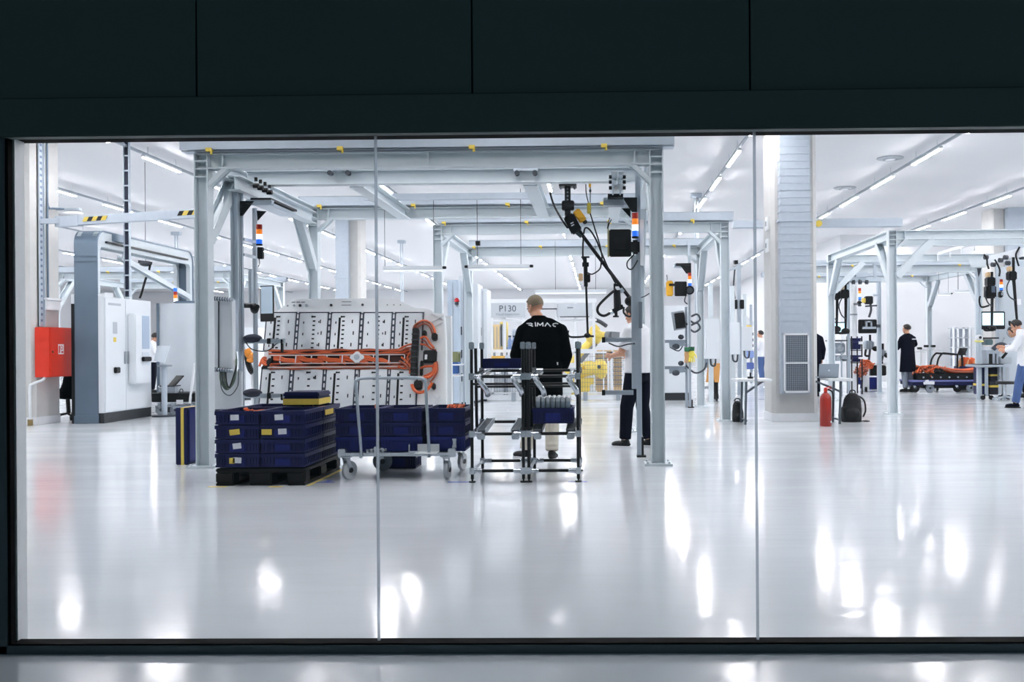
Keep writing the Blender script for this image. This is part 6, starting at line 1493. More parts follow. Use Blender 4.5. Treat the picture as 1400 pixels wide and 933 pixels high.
for px in (961,971): b = MB(); b.cyl((X(px,Y),Y+0.2,0.05),(X(px,Y),Y+0.2,Z(965,503,Y)),0.02); part(t,'leg',b,dark)
b = MB(); b.box(X(959,Y),X(973,Y),Y,Y+0.5,0.25,0.29); part(t,'shelf',b,rubber)
for px in (961,971): b = MB(); b.cyl((X(px,Y)-0.02,Y+0.2,0.05),(X(px,Y)+0.02,Y+0.2,0.05),0.05); part(t,'wheel',b,black)
# distant masts between second gantry post and column
Y = 25
t = thing('aluminium_mast','distant aluminium mast with two black boxes left of the ducted column','mast',(X(1010,Y),Y,0))
part(t,'upright',prof(1008,1013.5,360,533,Y,True),alu)
for a,c in ((1003,1008.5),(1012,1017.5)): part(t,'motor_box',pbox(MB(),a,c,410,422.5,Y-0.1,0.2),black,0.01)
part(t,'cap',pbox(MB(),1004,1009,356,361,Y-0.1,0.2),black); b = MB(); b.bar(at(997,369,Y),at(1015,364,Y),0.06,0.06); part(t,'head_arm',b,alu)
part(t,'cable',tubepx([(1005,365,Y),(1003,390,Y),(1005,409,Y)],0.02),dark)
Y = 33
t = thing('tool_stand','distant tool stand with dark clamps and blue bins left of the ducted column','tool stand',(X(1026,Y),Y,0))
b = MB(); b.profile((X(1027,Y),Y,0),(X(1027,Y),Y,2.6),0.08,0.08); part(t,'upright',b,alu)
for k in range(3): part(t,'clamp',pbox(MB(),1025,1030,455+k*8,459+k*8,Y-0.15,0.2),dark)
part(t,'blue_bin',pbox(MB(),1019,1031,480,490,Y-0.2,0.4),mat('bin_pale_blue',(120,140,190),0.5),0.02); part(t,'blue_bin',pbox(MB(),1020,1031,496,505,Y-0.2,0.4),mat('bin_blue2',(70,90,150),0.5),0.02)
part(t,'white_hood',MB().prism([(X(1013,Y),Z(1013,424,Y)),(X(1031,Y),Z(1031,441,Y)),(X(1031,Y),Z(1031,447,Y)),(X(1016,Y),Z(1016,440,Y))],'y',Y,Y+0.4),panelw)
part(t,'yellow_cover',pbox(MB(),1018,1028,445,449,Y-0.1,0.2),yellowp,0.02)

# ------------------------------------------------------------------ stations behind the right gantry
def manipulator(px, y0, yblock, yend, Y, label, lean=0, cover=True):
    t = thing('hoist_tool', label, 'hoist', (X(px,Y),Y,Z(px,yend,Y)), 'black hoist tools on the far stations')
    b = MB(); b.cyl(at(px,y0,Y),at(px,yblock,Y),0.03); part(t,'suspension',b,black)
    part(t,'motor_block',pbox(MB(),px-5.5,px+5.5,yblock,yblock+12,Y-0.1,0.2),black,0.02)
    if cover: part(t,'cover',pbox(MB(),px-6,px-1,yblock-7,yblock,Y-0.08,0.16),mat('cover_tan',(206,176,136),0.5),0.02)
    b = MB(); b.cyl(at(px+0.5,yblock+12,Y),at(px+lean,yend-4,Y),0.035,0.025); part(t,'rod',b,black)
    b = MB(); b.ell(at(px+lean,yend-2,Y),0.10,0.06,0.07); b.tube([at(px+lean-10,yend-5,Y),at(px+lean-10,yend,Y),at(px+lean-6,yend+1,Y),at(px+lean+5,yend,Y)],0.025,8,sub=3); part(t,'handle',b,black)
    part(t,'air_hose',tubepx([(px-4,yblock+10,Y-0.05),(px-9,yblock+22,Y-0.05),(px-6,yblock+34,Y-0.05),(px+lean*0.5,yblock+40,Y-0.03)],0.015),dark); return t
Y = 22.6
manipulator(1144,385,398,452,Y,'black hoist tool before the lit monitor right of the ducted column')
manipulator(1156,386,396,455,Y,'second black hoist tool, between the lit monitor and the round white pipe')
part_m = manipulator(1356,372,379,451,21.6,'black hoist tool hanging in front of the twin lit screens'); 
t = part_m; part(t,'control_box',pbox(MB(),1349,1363,390,408,21.5,0.2),black,0.03); part(t,'display',pbox(MB(),1356,1361,391,400,21.48,0.03),mat('display_slate',(80,92,110),0.3))
manipulator(1385.5,352,371,444,21.2,'black hoist tool leaning beside the person at the right edge',lean=5)
def monitor(x0,x1,y0,y1,Y,label,screens,m_=screenm):
    t = thing('monitor',label,'monitor',(X((x0+x1)/2,Y),Y,Z(x0,y1,Y))); part(t,'casing',pbox(MB(),x0,x1,y0,y1,Y,0.08),black,0.015)
    for a,c,u,v in screens: part(t,'screen',pbox(MB(),a,c,u,v,Y-0.006,0.012),m_)
    b = MB(); b.bar(at((x0+x1)/2,(y0+y1)/2,Y+0.1),at((x0+x1)/2,(y0+y1)/2,Y+0.4),0.1,0.1); part(t,'wall_arm',b,dark); return t
monitor(1135.5,1156,440.5,457,23.0,'lit monitor right of the ducted column, behind a hoist tool',((1137,1154.5,442,454),))
mon_ = monitor(1174,1199,437,456,25.0,'wide black monitor with a pale bracket near the navy crates',()); b = MB(); b.bar(at(1186,446,25.3),at(1202,446,25.57),0.08,0.08); part(mon_,'side_arm',b,dark)
b = MB(); Y = 24.9
for a,c,u,v in ((1184,1192.5,439,441),(1184,1186,439,447),(1190.5,1192.5,439,447),(1180,1198,447,450)): pbox(b,a,c,u,v,Y,0.105)
single('steel_bracket',b,alu,'square steel bracket in front of the wide black monitor','bracket')
monitor(1341,1374.5,426,450.5,22.3,'twin lit screens side by side in one black frame above the right workbench',((1343,1355,428,445),(1357,1372.5,428,445)))
# round pipe
Y = 26
t = thing('round_pipe','thick white vertical pipe behind the hoist tools right of the ducted column','pipe',(X(1167,Y),Y,0)); b = MB(); b.cyl((X(1167,Y),Y,0),(X(1167,Y),Y,3.0),0.095,n=24); part(t,'pipe',b,white_paint)
b = MB(); b.cyl((X(1167,Y),Y,2.0),(X(1167,Y),Y,2.04),0.105,n=24); part(t,'clamp_ring',b,rubber)
stack_light(1175.5,394,411,24.4,'lit signal tower beside the thick white pipe'); 
t = thing('signal_box','black horn under the signal tower beside the thick white pipe','device',(X(1175.5,24.4),24.4,Z(1175,418,24.4))); part(t,'casing',pbox(MB(),1173,1178.5,411.5,416,24.36,0.12),black,0.02); part(t,'lower_casing',pbox(MB(),1174,1178,416,419,24.38,0.1),dark,0.01); b = MB(); b.bar(at(1175.5,416,24.45),at(1168,416,25.95),0.05,0.05); part(t,'bracket',b,dark)
t = thing('camera_unit','black camera unit with a yellow end beside the thick white pipe','camera',(X(1187,25.45),25.45,Z(1187,416,25.45))); part(t,'casing',pbox(MB(),1184,1194,405,416,25.35,0.2),black,0.02); part(t,'yellow_end',pbox(MB(),1180,1184,408,414,25.37,0.15),yellowp,0.01); b = MB(); b.tube([at(1190,416,25.45),at(1191,424,25.45),at(1188,434,25.45)],0.03,8,sub=3); b.bar(at(1183,419,25.45),at(1199,418,25.45),0.04,0.04); part(t,'bracket',b,dark)
b = MB(); b.profile(at(1194,404,25.45),at(1201,404,25.45),0.05,0.05); part(t,'arm',b,alu)
t = thing('station_post','grey rear post of the station behind the wide black monitor','post',(X(1202,25.6),25.6,0)); b = MB(); b.ibeam((X(1202,25.6),25.6,0),(X(1202,25.6),25.6,2.9),0.1,0.1,0.012,0.01,(1,0,0)); part(t,'upright',b,paint_dk); b = MB(); b.box(X(1202,25.6)-0.1,X(1202,25.6)+0.1,25.5,25.7,0,0.02); part(t,'base_plate',b,paint_dk)
t = thing('station_post','slim grey post between the second hoist tool and the thick white pipe','post',(X(1160,24.0),24.0,0)); part(t,'upright',prof(1158.5,1162,385,540,24.0,True),alu); b = MB(); b.box(X(1160,24)-0.07,X(1160,24)+0.07,23.94,24.06,0,0.02); part(t,'base_plate',b,dark)
# overhead crane bits behind the braces
t = thing('crane_bridge','grey crane bridge with rollers under the rear beams right of the ducted column','crane',(X(1168,22.3),22.3,Z(1168,385,22.3)))
part(t,'beam',pbox(MB(),1138,1205,379,385,22.2,0.5),paint_dk); b = MB()
for k in range(4): q = at(1156+k*9,386,22.2); b.cyl(q,q+V((0.06,0,0)),0.05)
part(t,'rollers',b,dark); b = MB(); b.box(X(1170,22.2),X(1186,22.2),22.15,22.3,Z(1178,379,22.2),Z(1178,373,22.2)); part(t,'carriage',b,galv)
for px in (1141,1197): b = MB(); b.box(X(px,22.2)-0.03,X(px,22.2)+0.03,22.18,22.24,Z(px,380,22.2),PB+0.01); part(t,'hanger',b,galv)
b = MB(); b.box(X(1141,22.2)-0.4,X(1197,22.2)+0.4,22.16,22.26,PB-0.03,PB+0.002); part(t,'hanger_rail',b,paint_dk)
# racking with device, navy crates
Y = 24.0
t = thing('test_bench','steel test bench with grey metal devices right of the right folding table','bench',(X(1148,Y),Y,0))
part(t,'upper_top',pbox(MB(),1136,1159,465,467,Y,0.6),dark); part(t,'lower_top',pbox(MB(),1136,1164,492,494,Y,0.6),alu)
for px in (1137,1151,1160): b = MB(); b.cyl((X(px,Y),Y+0.05,0),(X(px,Y),Y+0.05,Z(px,467,Y)),0.022); part(t,'leg',b,alu)
for a,c,y0,y1,lb in ((1138,1156,469,484,'large round-fronted grey metal device on the test bench'),(1143,1162,486,494,'flat grey metal device on the lower shelf of the test bench')):
    t = thing('metal_device',lb,'device',(X((a+c)/2,Y),Y+0.2,Z(a,y1,Y)+0.0)); part(t,'casing',pbox(MB(),a,c,y0,y1-0.3,Y+0.02,0.4),mat('bracket_grey',(136,146,156),0.4,0.4),0.03)
    b = MB(); q = at((a+c)/2+2,(y0+y1)/2,Y); b.cyl(q,q+V((0,0.05,0)),0.08); b.cyl(at(a+3,(y0+y1)/2,Y),at(a+3,(y0+y1)/2,Y+0.03),0.05); part(t,'dial',b,chrome)
Y = 25.0
def bin_(x0,x1,y0,y1,label,tilt=0,m=blueb,Y=25.0):
    t = thing('storage_bin',label,'bin',(X((x0+x1)/2,Y),Y,Z(x0,y1,Y)),'navy storage bins of the right station')
    b = MB(); xa,xb = X(x0,Y),X(x1,Y); za,zb = Z(x0,y1,Y),Z(x0,y0,Y); d = 0.4
    b.prism([(Y,za),(Y+d,za),(Y+d,zb),(Y+0.02,zb),(Y-0.04,za+(zb-za)*0.6)],'x',xa+0.012,xb-0.012); part(t,'bin_body',b,m,0.006)
    b = MB(); b.box(xa,xb,Y-0.03,Y+d+0.01,zb-0.04,zb); part(t,'rim',b,m); b = MB(); xm = (xa+xb)/2; b.box(xm+0.04,xm+0.14,Y-0.05,Y-0.035,za+(zb-za)*0.45,za+(zb-za)*0.7); part(t,'paper_label',b,paper); return t
t = thing('bin_rack','black tube rack holding navy bins right of the test bench','rack',(X(1170,Y),Y,0))
for px in (1164,1178):
    for y in (Y-0.02,Y+0.42): b = MB(); b.cyl((X(px,Y),y,0),(X(px,Y),y,Z(px,460,Y)),0.018); part(t,'post',b,black_metal)
for py in (478.5,495.5): b = MB(); b.box(X(1163.5,Y),X(1178.5,Y),Y-0.03,Y+0.44,Z(1170,py,Y)-0.025,Z(1170,py,Y)-0.005); part(t,'shelf',b,black_metal)
bin_(1164.8,1177.5,462.5,478,'navy bin on the upper shelf of the black bin rack'); bin_(1164.8,1177,486,495,'navy bin on the lower shelf of the black bin rack')
bin_(1167,1180,512,526,'blue bin standing low beside the grey bench leg',m=blueb2,Y=26.2)
crate(X(1205,27.6)-X(1183,27.6),0.6,Z(1190,517,27.6),((X(1183,27.6)+X(1205,27.6))/2,27.6,0.0),'blue crate on the floor behind the right gantry post',None,blueb2)
t = thing('work_table','pale work table with dark drawers behind the right gantry post','table',(X(1196,26.4),26.6,0)); Y = 26.4
part(t,'table_top',pbox(MB(),1179,1212,496.5,499.5,Y,0.7),white_paint); part(t,'leg_panel',pbox(MB(),1180,1188.5,499.5,535,Y,0.1),white_paint); part(t,'drawer_block',pbox(MB(),1190,1212,500,514,Y+0.05,0.6),black,0.02); b = MB(); b.cyl((X(1210,Y),Y+0.6,0),(X(1210,Y),Y+0.6,1.0),0.03); part(t,'leg',b,dark)
b = MB(); b.box(X(1182,Y),X(1184.5,Y),Y-0.06,Y,0,0.12); part(t,'caster',b,black)
for a,c,u,v,lb in ((1184,1195,466,478,'grey ribbed tool head over the pale work table'),(1203,1211,478,487,'smaller grey tool head beside the right gantry post')):
    t = thing('nutrunner',lb,'tool',(X((a+c)/2,Y),Y,Z(a,v,Y))); part(t,'casing',pbox(MB(),a,c,u,v,Y,0.3),mat('bracket_grey',(136,146,156),0.4,0.4),0.03)
    b = MB(); 
    for k in range(4): q = at(a+(c-a)*k/3.2,(u+v)/2,Y-0.02); b.box(q.x,q.x+0.02,Y-0.02,Y,Z(a,v,Y)+0.03,Z(a,u,Y)-0.03)
    part(t,'ribs',b,rubber); b = MB(); b.cyl(at((a+c)/2,u,Y+0.1),at((a+c)/2,u-8,Y+0.1),0.03); b.ell(at(c+2,v-1,Y),0.09,0.06,0.07); b.tube([at(a,v,Y),at(a-1,v+8,Y),at(a+4,v+9,Y)],0.03,6,sub=3); part(t,'hoses',b,black)
    b = MB(); b.cyl(at((a+c)/2,v,Y+0.15),(X((a+c)/2,Y),Y+0.15,Z(1190,496.5,Y)),0.03); part(t,'stem',b,dark)
leads(at(1186,505,26.2),0.2,0.05,0.25,7,'orange cables hanging beside the dark drawers',orange,0.02); leads(at(1177,507,25.9)+V((0,0,-0.15)),0.2,0.1,0.25,7,'reddish cables piled above the low blue bin',copper,0.02)

# ------------------------------------------------------------------ cart of orange cables
Y = 25.6
x0,x1 = X(1247,Y),X(1341,Y); zt = Z(1290,521,Y)
t = thing('flat_cart','navy flat cart loaded with a heap of orange cables beyond the right gantry post','cart',((x0+x1)/2,Y+0.5,0))
part(t,'platform',pbox(MB(),1247,1341,521,527,Y,1.0),blueb,0.01); b = MB(); pbox(b,1247,1341,520,522.2,Y-0.03,1.06); part(t,'rim',b,mat('rim_lilac',(110,116,170),0.4))
part(t,'lower_frame',pbox(MB(),1262,1330,527,531,Y+0.1,0.8),black)
for px,wm in ((1252,black),(1272,mat('wheel_grey',(150,158,168),0.5)),(1310,black),(1328,mat('wheel_grey',(150,158,168),0.5))): caster(t,X(px,Y)-0.04,Y+0.1,0.11,Z(px,526,Y),0.15,wm,wdt=0.06)
t = thing('paper_sheet','white paper sheet hanging on the edge of the navy cart','paper',(X(1269,Y),Y-0.05,Z(1269,526,Y))); b = MB(); b.prism([(X(a,Y),Z(a,c,Y)) for a,c in ((1262,526),(1276,526),(1276.5,522),(1274,521),(1269,521.5),(1268,519.5),(1264,520),(1263.5,522),(1261,523))],'y',Y-0.055,Y-0.045); part(t,'sheet',b,paper)
t = thing('battery_tray','black battery tray lying on the navy cart under the orange cables','battery tray',((x0+x1)/2,Y+0.5,zt+0.004)); b = MB(); b.box(x0+0.15,x1-0.02,Y+0.05,Y+0.95,zt+0.004,zt+0.19); part(t,'tray',b,black,0.02); b = MB()
for k in range(7): x = x0+0.3+k*0.22; b.cyl((x,Y+0.035,zt+0.09),(x,Y+0.055,zt+0.09),0.022)
part(t,'studs',b,rubber)
rnd = random.Random(3)
ctop = zt+0.20
for k in range(26):
    u = rnd.uniform(0,0.62); xs = x0+0.02+u*(x1-x0)*0.55; b = MB(); h = 0.16*math.sin(PI*min(1,0.25+u))+0.04
    pts = [V((xs+q*0.13, Y+0.05+rnd.uniform(0,0.7), ctop+rnd.uniform(0.0,h)-(0.10 if q in (0,) else 0))) for q in range(5)]
    b.tube(pts,0.022,7,sub=5); single('orange_cable',b,orange if k%4 else copper,'orange cable in the left heap on the navy cart','cable','orange cables heaped on the navy cart, left')
for k in range(12):
    b = MB(); y_ = Y+0.04+k*0.05; zz = ctop+0.03+0.05*math.sin(k); b.tube([V((x0+0.75+0.05*k%0.2,y_,ctop+0.13)),V((x0+1.05,y_,zz+0.02)),V((x0+1.4,y_,zz-0.005)),V((x1-0.02,y_,zz+0.03))],0.022,7,sub=5); single('orange_cable',b,orange if k%3 else copper,'orange cable stretched along the right half of the navy cart','cable','orange cables stretched on the navy cart, right')
b = MB(); q = at(1283,508,Y+0.2); b.ell(q,0.12,0.2,0.08); b.tube([at(1277,510,Y+0.1),at(1284,505,Y+0.1),at(1291,511,Y+0.1)],0.05,8,sub=3); single('cable_wrap',b,black,'black wrap binding the orange cables in the middle of the navy cart','cable wrap')
t = thing('loop_handle','bent black tube handle standing over the navy cart','handle',(X(1300,Y+1.1),Y+1.1,0.0))
for dx_ in (0,9): part(t,'tube',tubepx([(1272+dx_,500,Y+1.1),(1274+dx_,491,Y+1.1),(1279+dx_,484,Y+1.1),(1285+dx_,483.5,Y+1.1),(1309,485,Y+1.1)],0.025),black)
b = MB(); b.cyl((X(1309,Y+1.1),Y+1.1,0),(X(1309,Y+1.1),Y+1.1,Z(1309,484,Y+1.1)),0.025); b.cyl((X(1273,Y+1.1),Y+1.1,0),(X(1273,Y+1.1),Y+1.1,Z(1273,499,Y+1.1)),0.025); b.cyl((X(1281,Y+1.1),Y+1.1,0),(X(1281,Y+1.1),Y+1.1,Z(1281,499,Y+1.1)),0.025); part(t,'support',b,black)
t = thing('laptop','open black laptop on a stand behind the cart of orange cables','laptop',(X(1315,Y+1.3),Y+1.3,Z(1312,485.5,Y+1.3))); b = MB(); q = [at(1309,484.5,Y+1.3),at(1320,484.5,Y+1.3),at(1323,476,Y+1.5),at(1312,476,Y+1.5)]; b.add(q+[v+V((0,0.02,0)) for v in q],[(0,1,2,3),(7,6,5,4),(0,4,5,1),(1,5,6,2),(2,6,7,3),(3,7,4,0)]); part(t,'lid',b,black); part(t,'base',pbox(MB(),1304,1321,484.5,486,Y+1.1,0.25),black); 
b = MB(); b.bar(at(1315,486,Y+1.25),(X(1318,Y+1.25),Y+1.25,0),0.04,0.04,(0,1,0)); part(t,'stand',b,black)
t = thing('parts_crate','navy crate full of orange connectors at the right end of the navy cart','crate',(X(1326,Y+1.2),Y+1.2,0.0)); part(t,'crate_body',pbox(MB(),1313,1341,501,507,Y+1.2,0.5),blueb,0.01); part(t,'base_stand',pbox(MB(),1314,1340,507.2,540,Y+1.25,0.4),black)
rnd = random.Random(5)
for k in range(9):
    b = MB(); px = 1311+k*3.3; b.tube([at(px,502,Y+1.3),at(px+2,496-rnd.uniform(0,3),Y+1.3),at(px+5,493-rnd.uniform(0,3),Y+1.35),at(px+8,498,Y+1.3)],0.045,7,sub=3); single('connector_cable',b,orange if k%3 else mat('connector_tan',(226,160,110),0.5),'stubby orange connector cable sticking out of the navy crate behind the cart','cable','connector cables in the crate behind the cart')
for px,py,lb in ((1259,478,'left'),(1268,475,'middle'),(1277.5,475,'right')):
    t = thing('clamp_stand','slim white clamp stand with a black head behind the orange cables, %s one' % lb,'stand',(X(px,27.5),27.5,0),'clamp stands behind the orange cables'); b = MB(); b.cyl((X(px,27.5),27.5,0),(X(px,27.5),27.5,Z(px,py,27.5)),0.025); part(t,'pole',b,white_paint); part(t,'head',pbox(MB(),px-3.5,px+2,py-3,py,27.42,0.12),black,0.01); b = MB(); b.cyl((X(px,27.5),27.5,0),(X(px,27.5),27.5,0.03),0.12); part(t,'foot',b,rubber); b = MB(); b.cyl((X(px,27.5)-0.2,27.5,Z(px,py+3,27.5)),(X(px,27.5)+0.2,27.5,Z(px,py+3,27.5)),0.015); part(t,'cross_arm',b,white_paint)
t = thing('shelving_rack','tall white shelving rack against the right white wall','rack',(X(1320,32.5),32.8,0)); Y = 32.5
for px in (1304,1310,1318,1326,1336):
    b = MB(); b.box(X(px,Y)-0.03,X(px,Y)+0.03,Y,Y+0.06,0,Z(px,447,Y)); part(t,'upright',b,white_paint)
for k in range(6):
    b = MB(); z = 0.2+k*(Z(1320,448,Y)-0.2)/5; b.box(X(1304,Y),X(1336,Y),Y,Y+0.5,z-0.03,z); part(t,'shelf',b,mat('shelf_pale',(200,206,214),0.5))
b = MB(); b.box(X(1306,Y),X(1335,Y),Y+0.4,Y+0.45,0.3,Z(1320,450,Y)); part(t,'back_panel',b,mat('back_grey',(176,184,194),0.5))

# ------------------------------------------------------------------ workbench at the right edge
Y = 21.9
t = thing('workbench','grey workbench on casters with a shelf below the twin lit screens','workbench',(X(1362,Y),Y+0.4,0))
part(t,'table_top',pbox(MB(),1338,1382,499,502,Y,0.8),alu,0.006); part(t,'mat_top',pbox(MB(),1341,1372,498,499,Y+0.05,0.6),black)
for px in (1351.5,1375): 
    b = MB(); b.box(X(px,Y)-0.028,X(px,Y)+0.028,Y+0.1,Y+0.16,0.08,Z(px,502,Y)); p_ = part(t,'leg',b,alu)
    for s in (-0.08,0.1): b = MB(); q = V((X(px,Y)+s,Y+0.13,0.05)); b.cyl(q+V((0,-0.02,0)),q+V((0,0.02,0)),0.05); b.bar(q,V((X(px,Y),Y+0.13,0.14)),0.03,0.03,(0,1,0)); part(p_,'caster',b,black,org=top_loc(t))
part(t,'drawer_cabinet',pbox(MB(),1366,1380,502,520,Y+0.3,0.4),mat('bracket_pale',(176,184,192),0.45),0.01)
t = thing('work_stool','low dark stool with a star foot under the right workbench','stool',(X(1374,Y-0.3),Y-0.3,0)); q = V((X(1374,Y-0.3),Y-0.3,0)); b = MB(); b.lathe([(0.19,0.36),(0.2,0.39),(0.18,0.42)],q,20); part(t,'seat',b,black); b = MB(); b.cyl(q+V((0,0,0.08)),q+V((0,0,0.37)),0.028); part(t,'column',b,chrome)
for k in range(5): a = 2*PI*k/5; b = MB(); e = q+V((0.24*math.cos(a),0.24*math.sin(a),0.06)); b.bar(q+V((0,0,0.09)),e,0.03,0.03); b.cyl(e+V((0,-0.015,-0.03)),e+V((0,0.015,-0.03)),0.03); part(t,'star_leg',b,alu)
for k,(a,c,u,v,yy) in enumerate(((1340,1350.5,503,540,(525,528)),(1353.5,1365,503,521,(512,514.5)),(1353.5,1365,521.5,540,(527,530)))):
    t = thing('lidded_box','navy box with a yellow band under the right workbench, %s' % ('left of the leg','upper one behind the leg','lower one behind the leg')[k],'box',(X((a+c)/2,Y+0.5),Y+0.5,max(0,Z(a,v,Y+0.5))),'navy boxes under the right workbench')
    part(t,'box_body',pbox(MB(),a,c,u,v,Y+0.4,0.4),blueb if k == 0 else mat('navy_dark',(14,18,36),0.5),0.01); part(t,'tape_band',pbox(MB(),a-0.2,c+0.2,yy[0],yy[1],Y+0.395,0.41),yellowp)
t = thing('grey_device','grey metal jig on the right workbench, under the twin lit screens','device',(X(1356,Y+0.2),Y+0.2,Z(1356,498,Y+0.2)))
for a,c,u,v,m_ in ((1348,1366,479,484,alu),(1349,1352,484,497.5,alu),(1357,1360,484,497.5,alu),(1362.5,1365,484,497.5,alu),(1352,1357,484,497.5,black)): part(t,'jig_plate',pbox(MB(),a,c,u,v,Y+0.2,0.25),m_)
part(t,'tray',pbox(MB(),1343,1366,461.5,463.5,Y+0.15,0.4),black); part(t,'motor',pbox(MB(),1348,1358,464,472,Y+0.2,0.3),mat('teal_grey',(86,110,116),0.4),0.02); part(t,'plate',pbox(MB(),1346,1358,474,479,Y+0.2,0.3),panelw)
b = MB(); b.tube([at(1358,478,Y+0.1),at(1363,473,Y+0.1),at(1370,471,Y+0.1),at(1376,474,Y+0.1)],0.05,8,sub=3); part(t,'black_tool',b,mat('tool_navy',(30,36,50),0.5)); b = MB(); b.tube([at(1370,490,Y+0.1),at(1375,484,Y+0.1),at(1378,480,Y+0.1)],0.03,8,sub=3); part(t,'cable',b,black); part(t,'side_unit',pbox(MB(),1367,1384,488,498,Y+0.3,0.3),mat('bracket_pale',(176,184,192),0.45),0.02)
q = at(1338.5,463,Y-0.1); t = thing('safety_cap','pale yellow and white round cap on the post of the right workbench','cap',(q.x,q.y,q.z-0.1)); b = MB(); b.ell(q,0.08,0.08,0.085); part(t,'dome',b,off_white); b = MB(); b.ell(q+V((0,0,-0.06)),0.10,0.09,0.03); part(t,'brim',b,mat('cap_yellow',(226,220,130),0.6)); b = MB(); b.cyl(q+V((0,-0.08,0.02)),q+V((0,-0.06,0.02)),0.03); part(t,'badge',b,dark)
t = thing('station_post','grey post with a curved crane arm left of the twin lit screens','post',(X(1338.5,Y+0.3),Y+0.3,0)); part(t,'upright',prof(1335.5,1341,365,500,Y+0.3,True),paint_dk)
b = MB(); b.add([at(1322,354,Y),at(1325,358,Y),at(1328,366,Y),at(1348,366,Y),at(1348,356,Y)]+[at(1322,354,Y+0.4),at(1325,358,Y+0.4),at(1328,366,Y+0.4),at(1348,366,Y+0.4),at(1348,356,Y+0.4)],[(0,1,2,3,4),(9,8,7,6,5),(0,5,6,1),(1,6,7,2),(2,7,8,3),(3,8,9,4),(4,9,5,0)]); part(t,'crane_tip',b,paint)
b = MB(); b.bar(at(1345,358,Y+0.2),at(1408,343,Y-0.6),0.15,0.18); part(t,'crane_arm',b,panelw); part(t,'corner_plate',gusset([(1336,367),(1342,367),(1338,379)],Y+0.2),dark)
for k,(px,py) in enumerate(((1346,352),(1356,362),(1373,352),(1376,360),(1395,352),(1366,356))): b = MB(); q = at(px,py,Y-0.4); b.cyl(q,q+V((0.07,0.02,0)),0.05); part(t,'roller',b,dark)
for pts in (((1345,348),(1349,353),(1350,362),(1352,368)),((1360,355),(1364,362),(1367,370),(1366,378)),((1394,338),(1389,348),(1391,358),(1393,364)),((1340,405),(1339,412),(1342,420),(1352,418))): part(t,'cable',tubepx([(a,c,Y-0.5) for a,c in pts],0.02),black)
stack_light(1369,382,398,Y+0.6,'lit signal tower behind the hoist tool at the right workbench')
t = thing('signal_box','black horn under the signal tower at the right workbench','device',(X(1369,Y+0.6),Y+0.6,Z(1369,407,Y+0.6))); part(t,'casing',pbox(MB(),1366.5,1372,398.5,407,Y+0.56,0.12),black,0.02); part(t,'face',pbox(MB(),1369,1371,400,404,Y+0.55,0.02),rubber); b = MB(); b.bar(at(1369,404,Y+0.6),at(1369,404,24.55),0.05,0.05); part(t,'bracket',b,dark)
Y = 24.5
t = thing('wall_panel','wide pale grey partition panel behind the right workbench','partition',(X(1385,Y),Y,0)); part(t,'panel',pbox(MB(),1364,1420,365,543,Y,0.08),mat('partition_grey',(190,198,205),0.5)); part(t,'post',prof(1362,1366,362,543,Y-0.03,True),alu); part(t,'notice',pbox(MB(),1389,1396,409,417,Y-0.01,0.015),paper)
for k,(px,py,r) in enumerate(((1377,470,0.2),(1384,455,0.16))): part(t,'hose',tubepx([(px-4,py-8,Y-0.05),(px-7,py,Y-0.1),(px-2,py+6,Y-0.1),(px+5,py,Y-0.05)],0.02),rubber)

# ------------------------------------------------------------------ left background
Y = 18.35
t = thing('equipment_cart','black topped equipment cart with grey wheels beside the white control cabinet','cart',(X(235,Y),Y+0.3,0))
part(t,'top',pbox(MB(),205,271,538,543,Y,0.8),black,0.01); part(t,'body',pbox(MB(),207,270,543,550,Y+0.02,0.75),black,0.01); part(t,'lower_shelf',pbox(MB(),212,268,555,557,Y+0.05,0.7),chrome)
for px in (216,236,262): caster(t,X(px,Y)-0.04,Y+0.1,0.10,Z(px,552,Y),0.25,rubber,wdt=0.05)
for px in (214,266): b = MB(); b.box(X(px,Y)-0.025,X(px,Y)+0.025,Y+0.1,Y+0.15,Z(px,556,Y),Z(px,549,Y)); part(t,'leg',b,chrome)
part(t,'paper',pbox(MB(),241,250,547,553,Y-0.01,0.012),paper); b = MB(); b.bar(at(259.5,552,Y),at(266,499,Y),0.035,0.035,(0,1,0)); b.bar(at(266,499,Y),at(268.5,498,Y+0.1),0.04,0.04,(0,1,0)); part(t,'push_handle',b,white_paint)
t = thing('cooking_pot','round pale drum on the black topped equipment cart','drum',(X(229,Y),Y+0.3,Z(229,538,Y+0.3)+0.0)); q = V((X(229,Y+0.3),Y+0.3,Z(229,538,Y)+0.004)); b = MB(); b.lathe([(0.14,0),(0.16,0.02),(0.16,0.11),(0.15,0.12)],q,20); part(t,'drum',b,rubber); b = MB(); b.lathe([(0.165,0.10),(0.165,0.125),(0.05,0.13)],q,20); part(t,'lid',b,white_paint)
t = thing('laptop','open black laptop on the equipment cart beside the white control cabinet','laptop',(X(233,Y),Y+0.25,Z(228,528.5,Y))); b = MB(); q = [at(229,528,Y+0.1),at(238,528,Y+0.1),at(251,513.5,Y+0.2),at(241,513.5,Y+0.4)]; b.add(q+[v+V((0.015,0.0,-0.012)) for v in q],[(0,1,2,3),(7,6,5,4),(0,4,5,1),(1,5,6,2),(2,6,7,3),(3,7,4,0)]); part(t,'lid',b,black); part(t,'base',pbox(MB(),218,238,527.5,529,Y+0.05,0.3),black)
b = MB(); b.box(X(219,Y),X(237,Y),Y+0.05,Y+0.2,Z(228,538,Y),Z(228,529.2,Y)); part(t,'riser',b,rubber)
q = at(248,535,Y+0.2); b = MB()
for k in range(16): a0,a1 = 2*PI*k/16,2*PI*(k+1)/16; b.bar(q+V((0.03*math.cos(a0),0,0.042*math.sin(a0))),q+V((0.03*math.cos(a1),0,0.042*math.sin(a1))),0.012,0.012,(0,1,0))
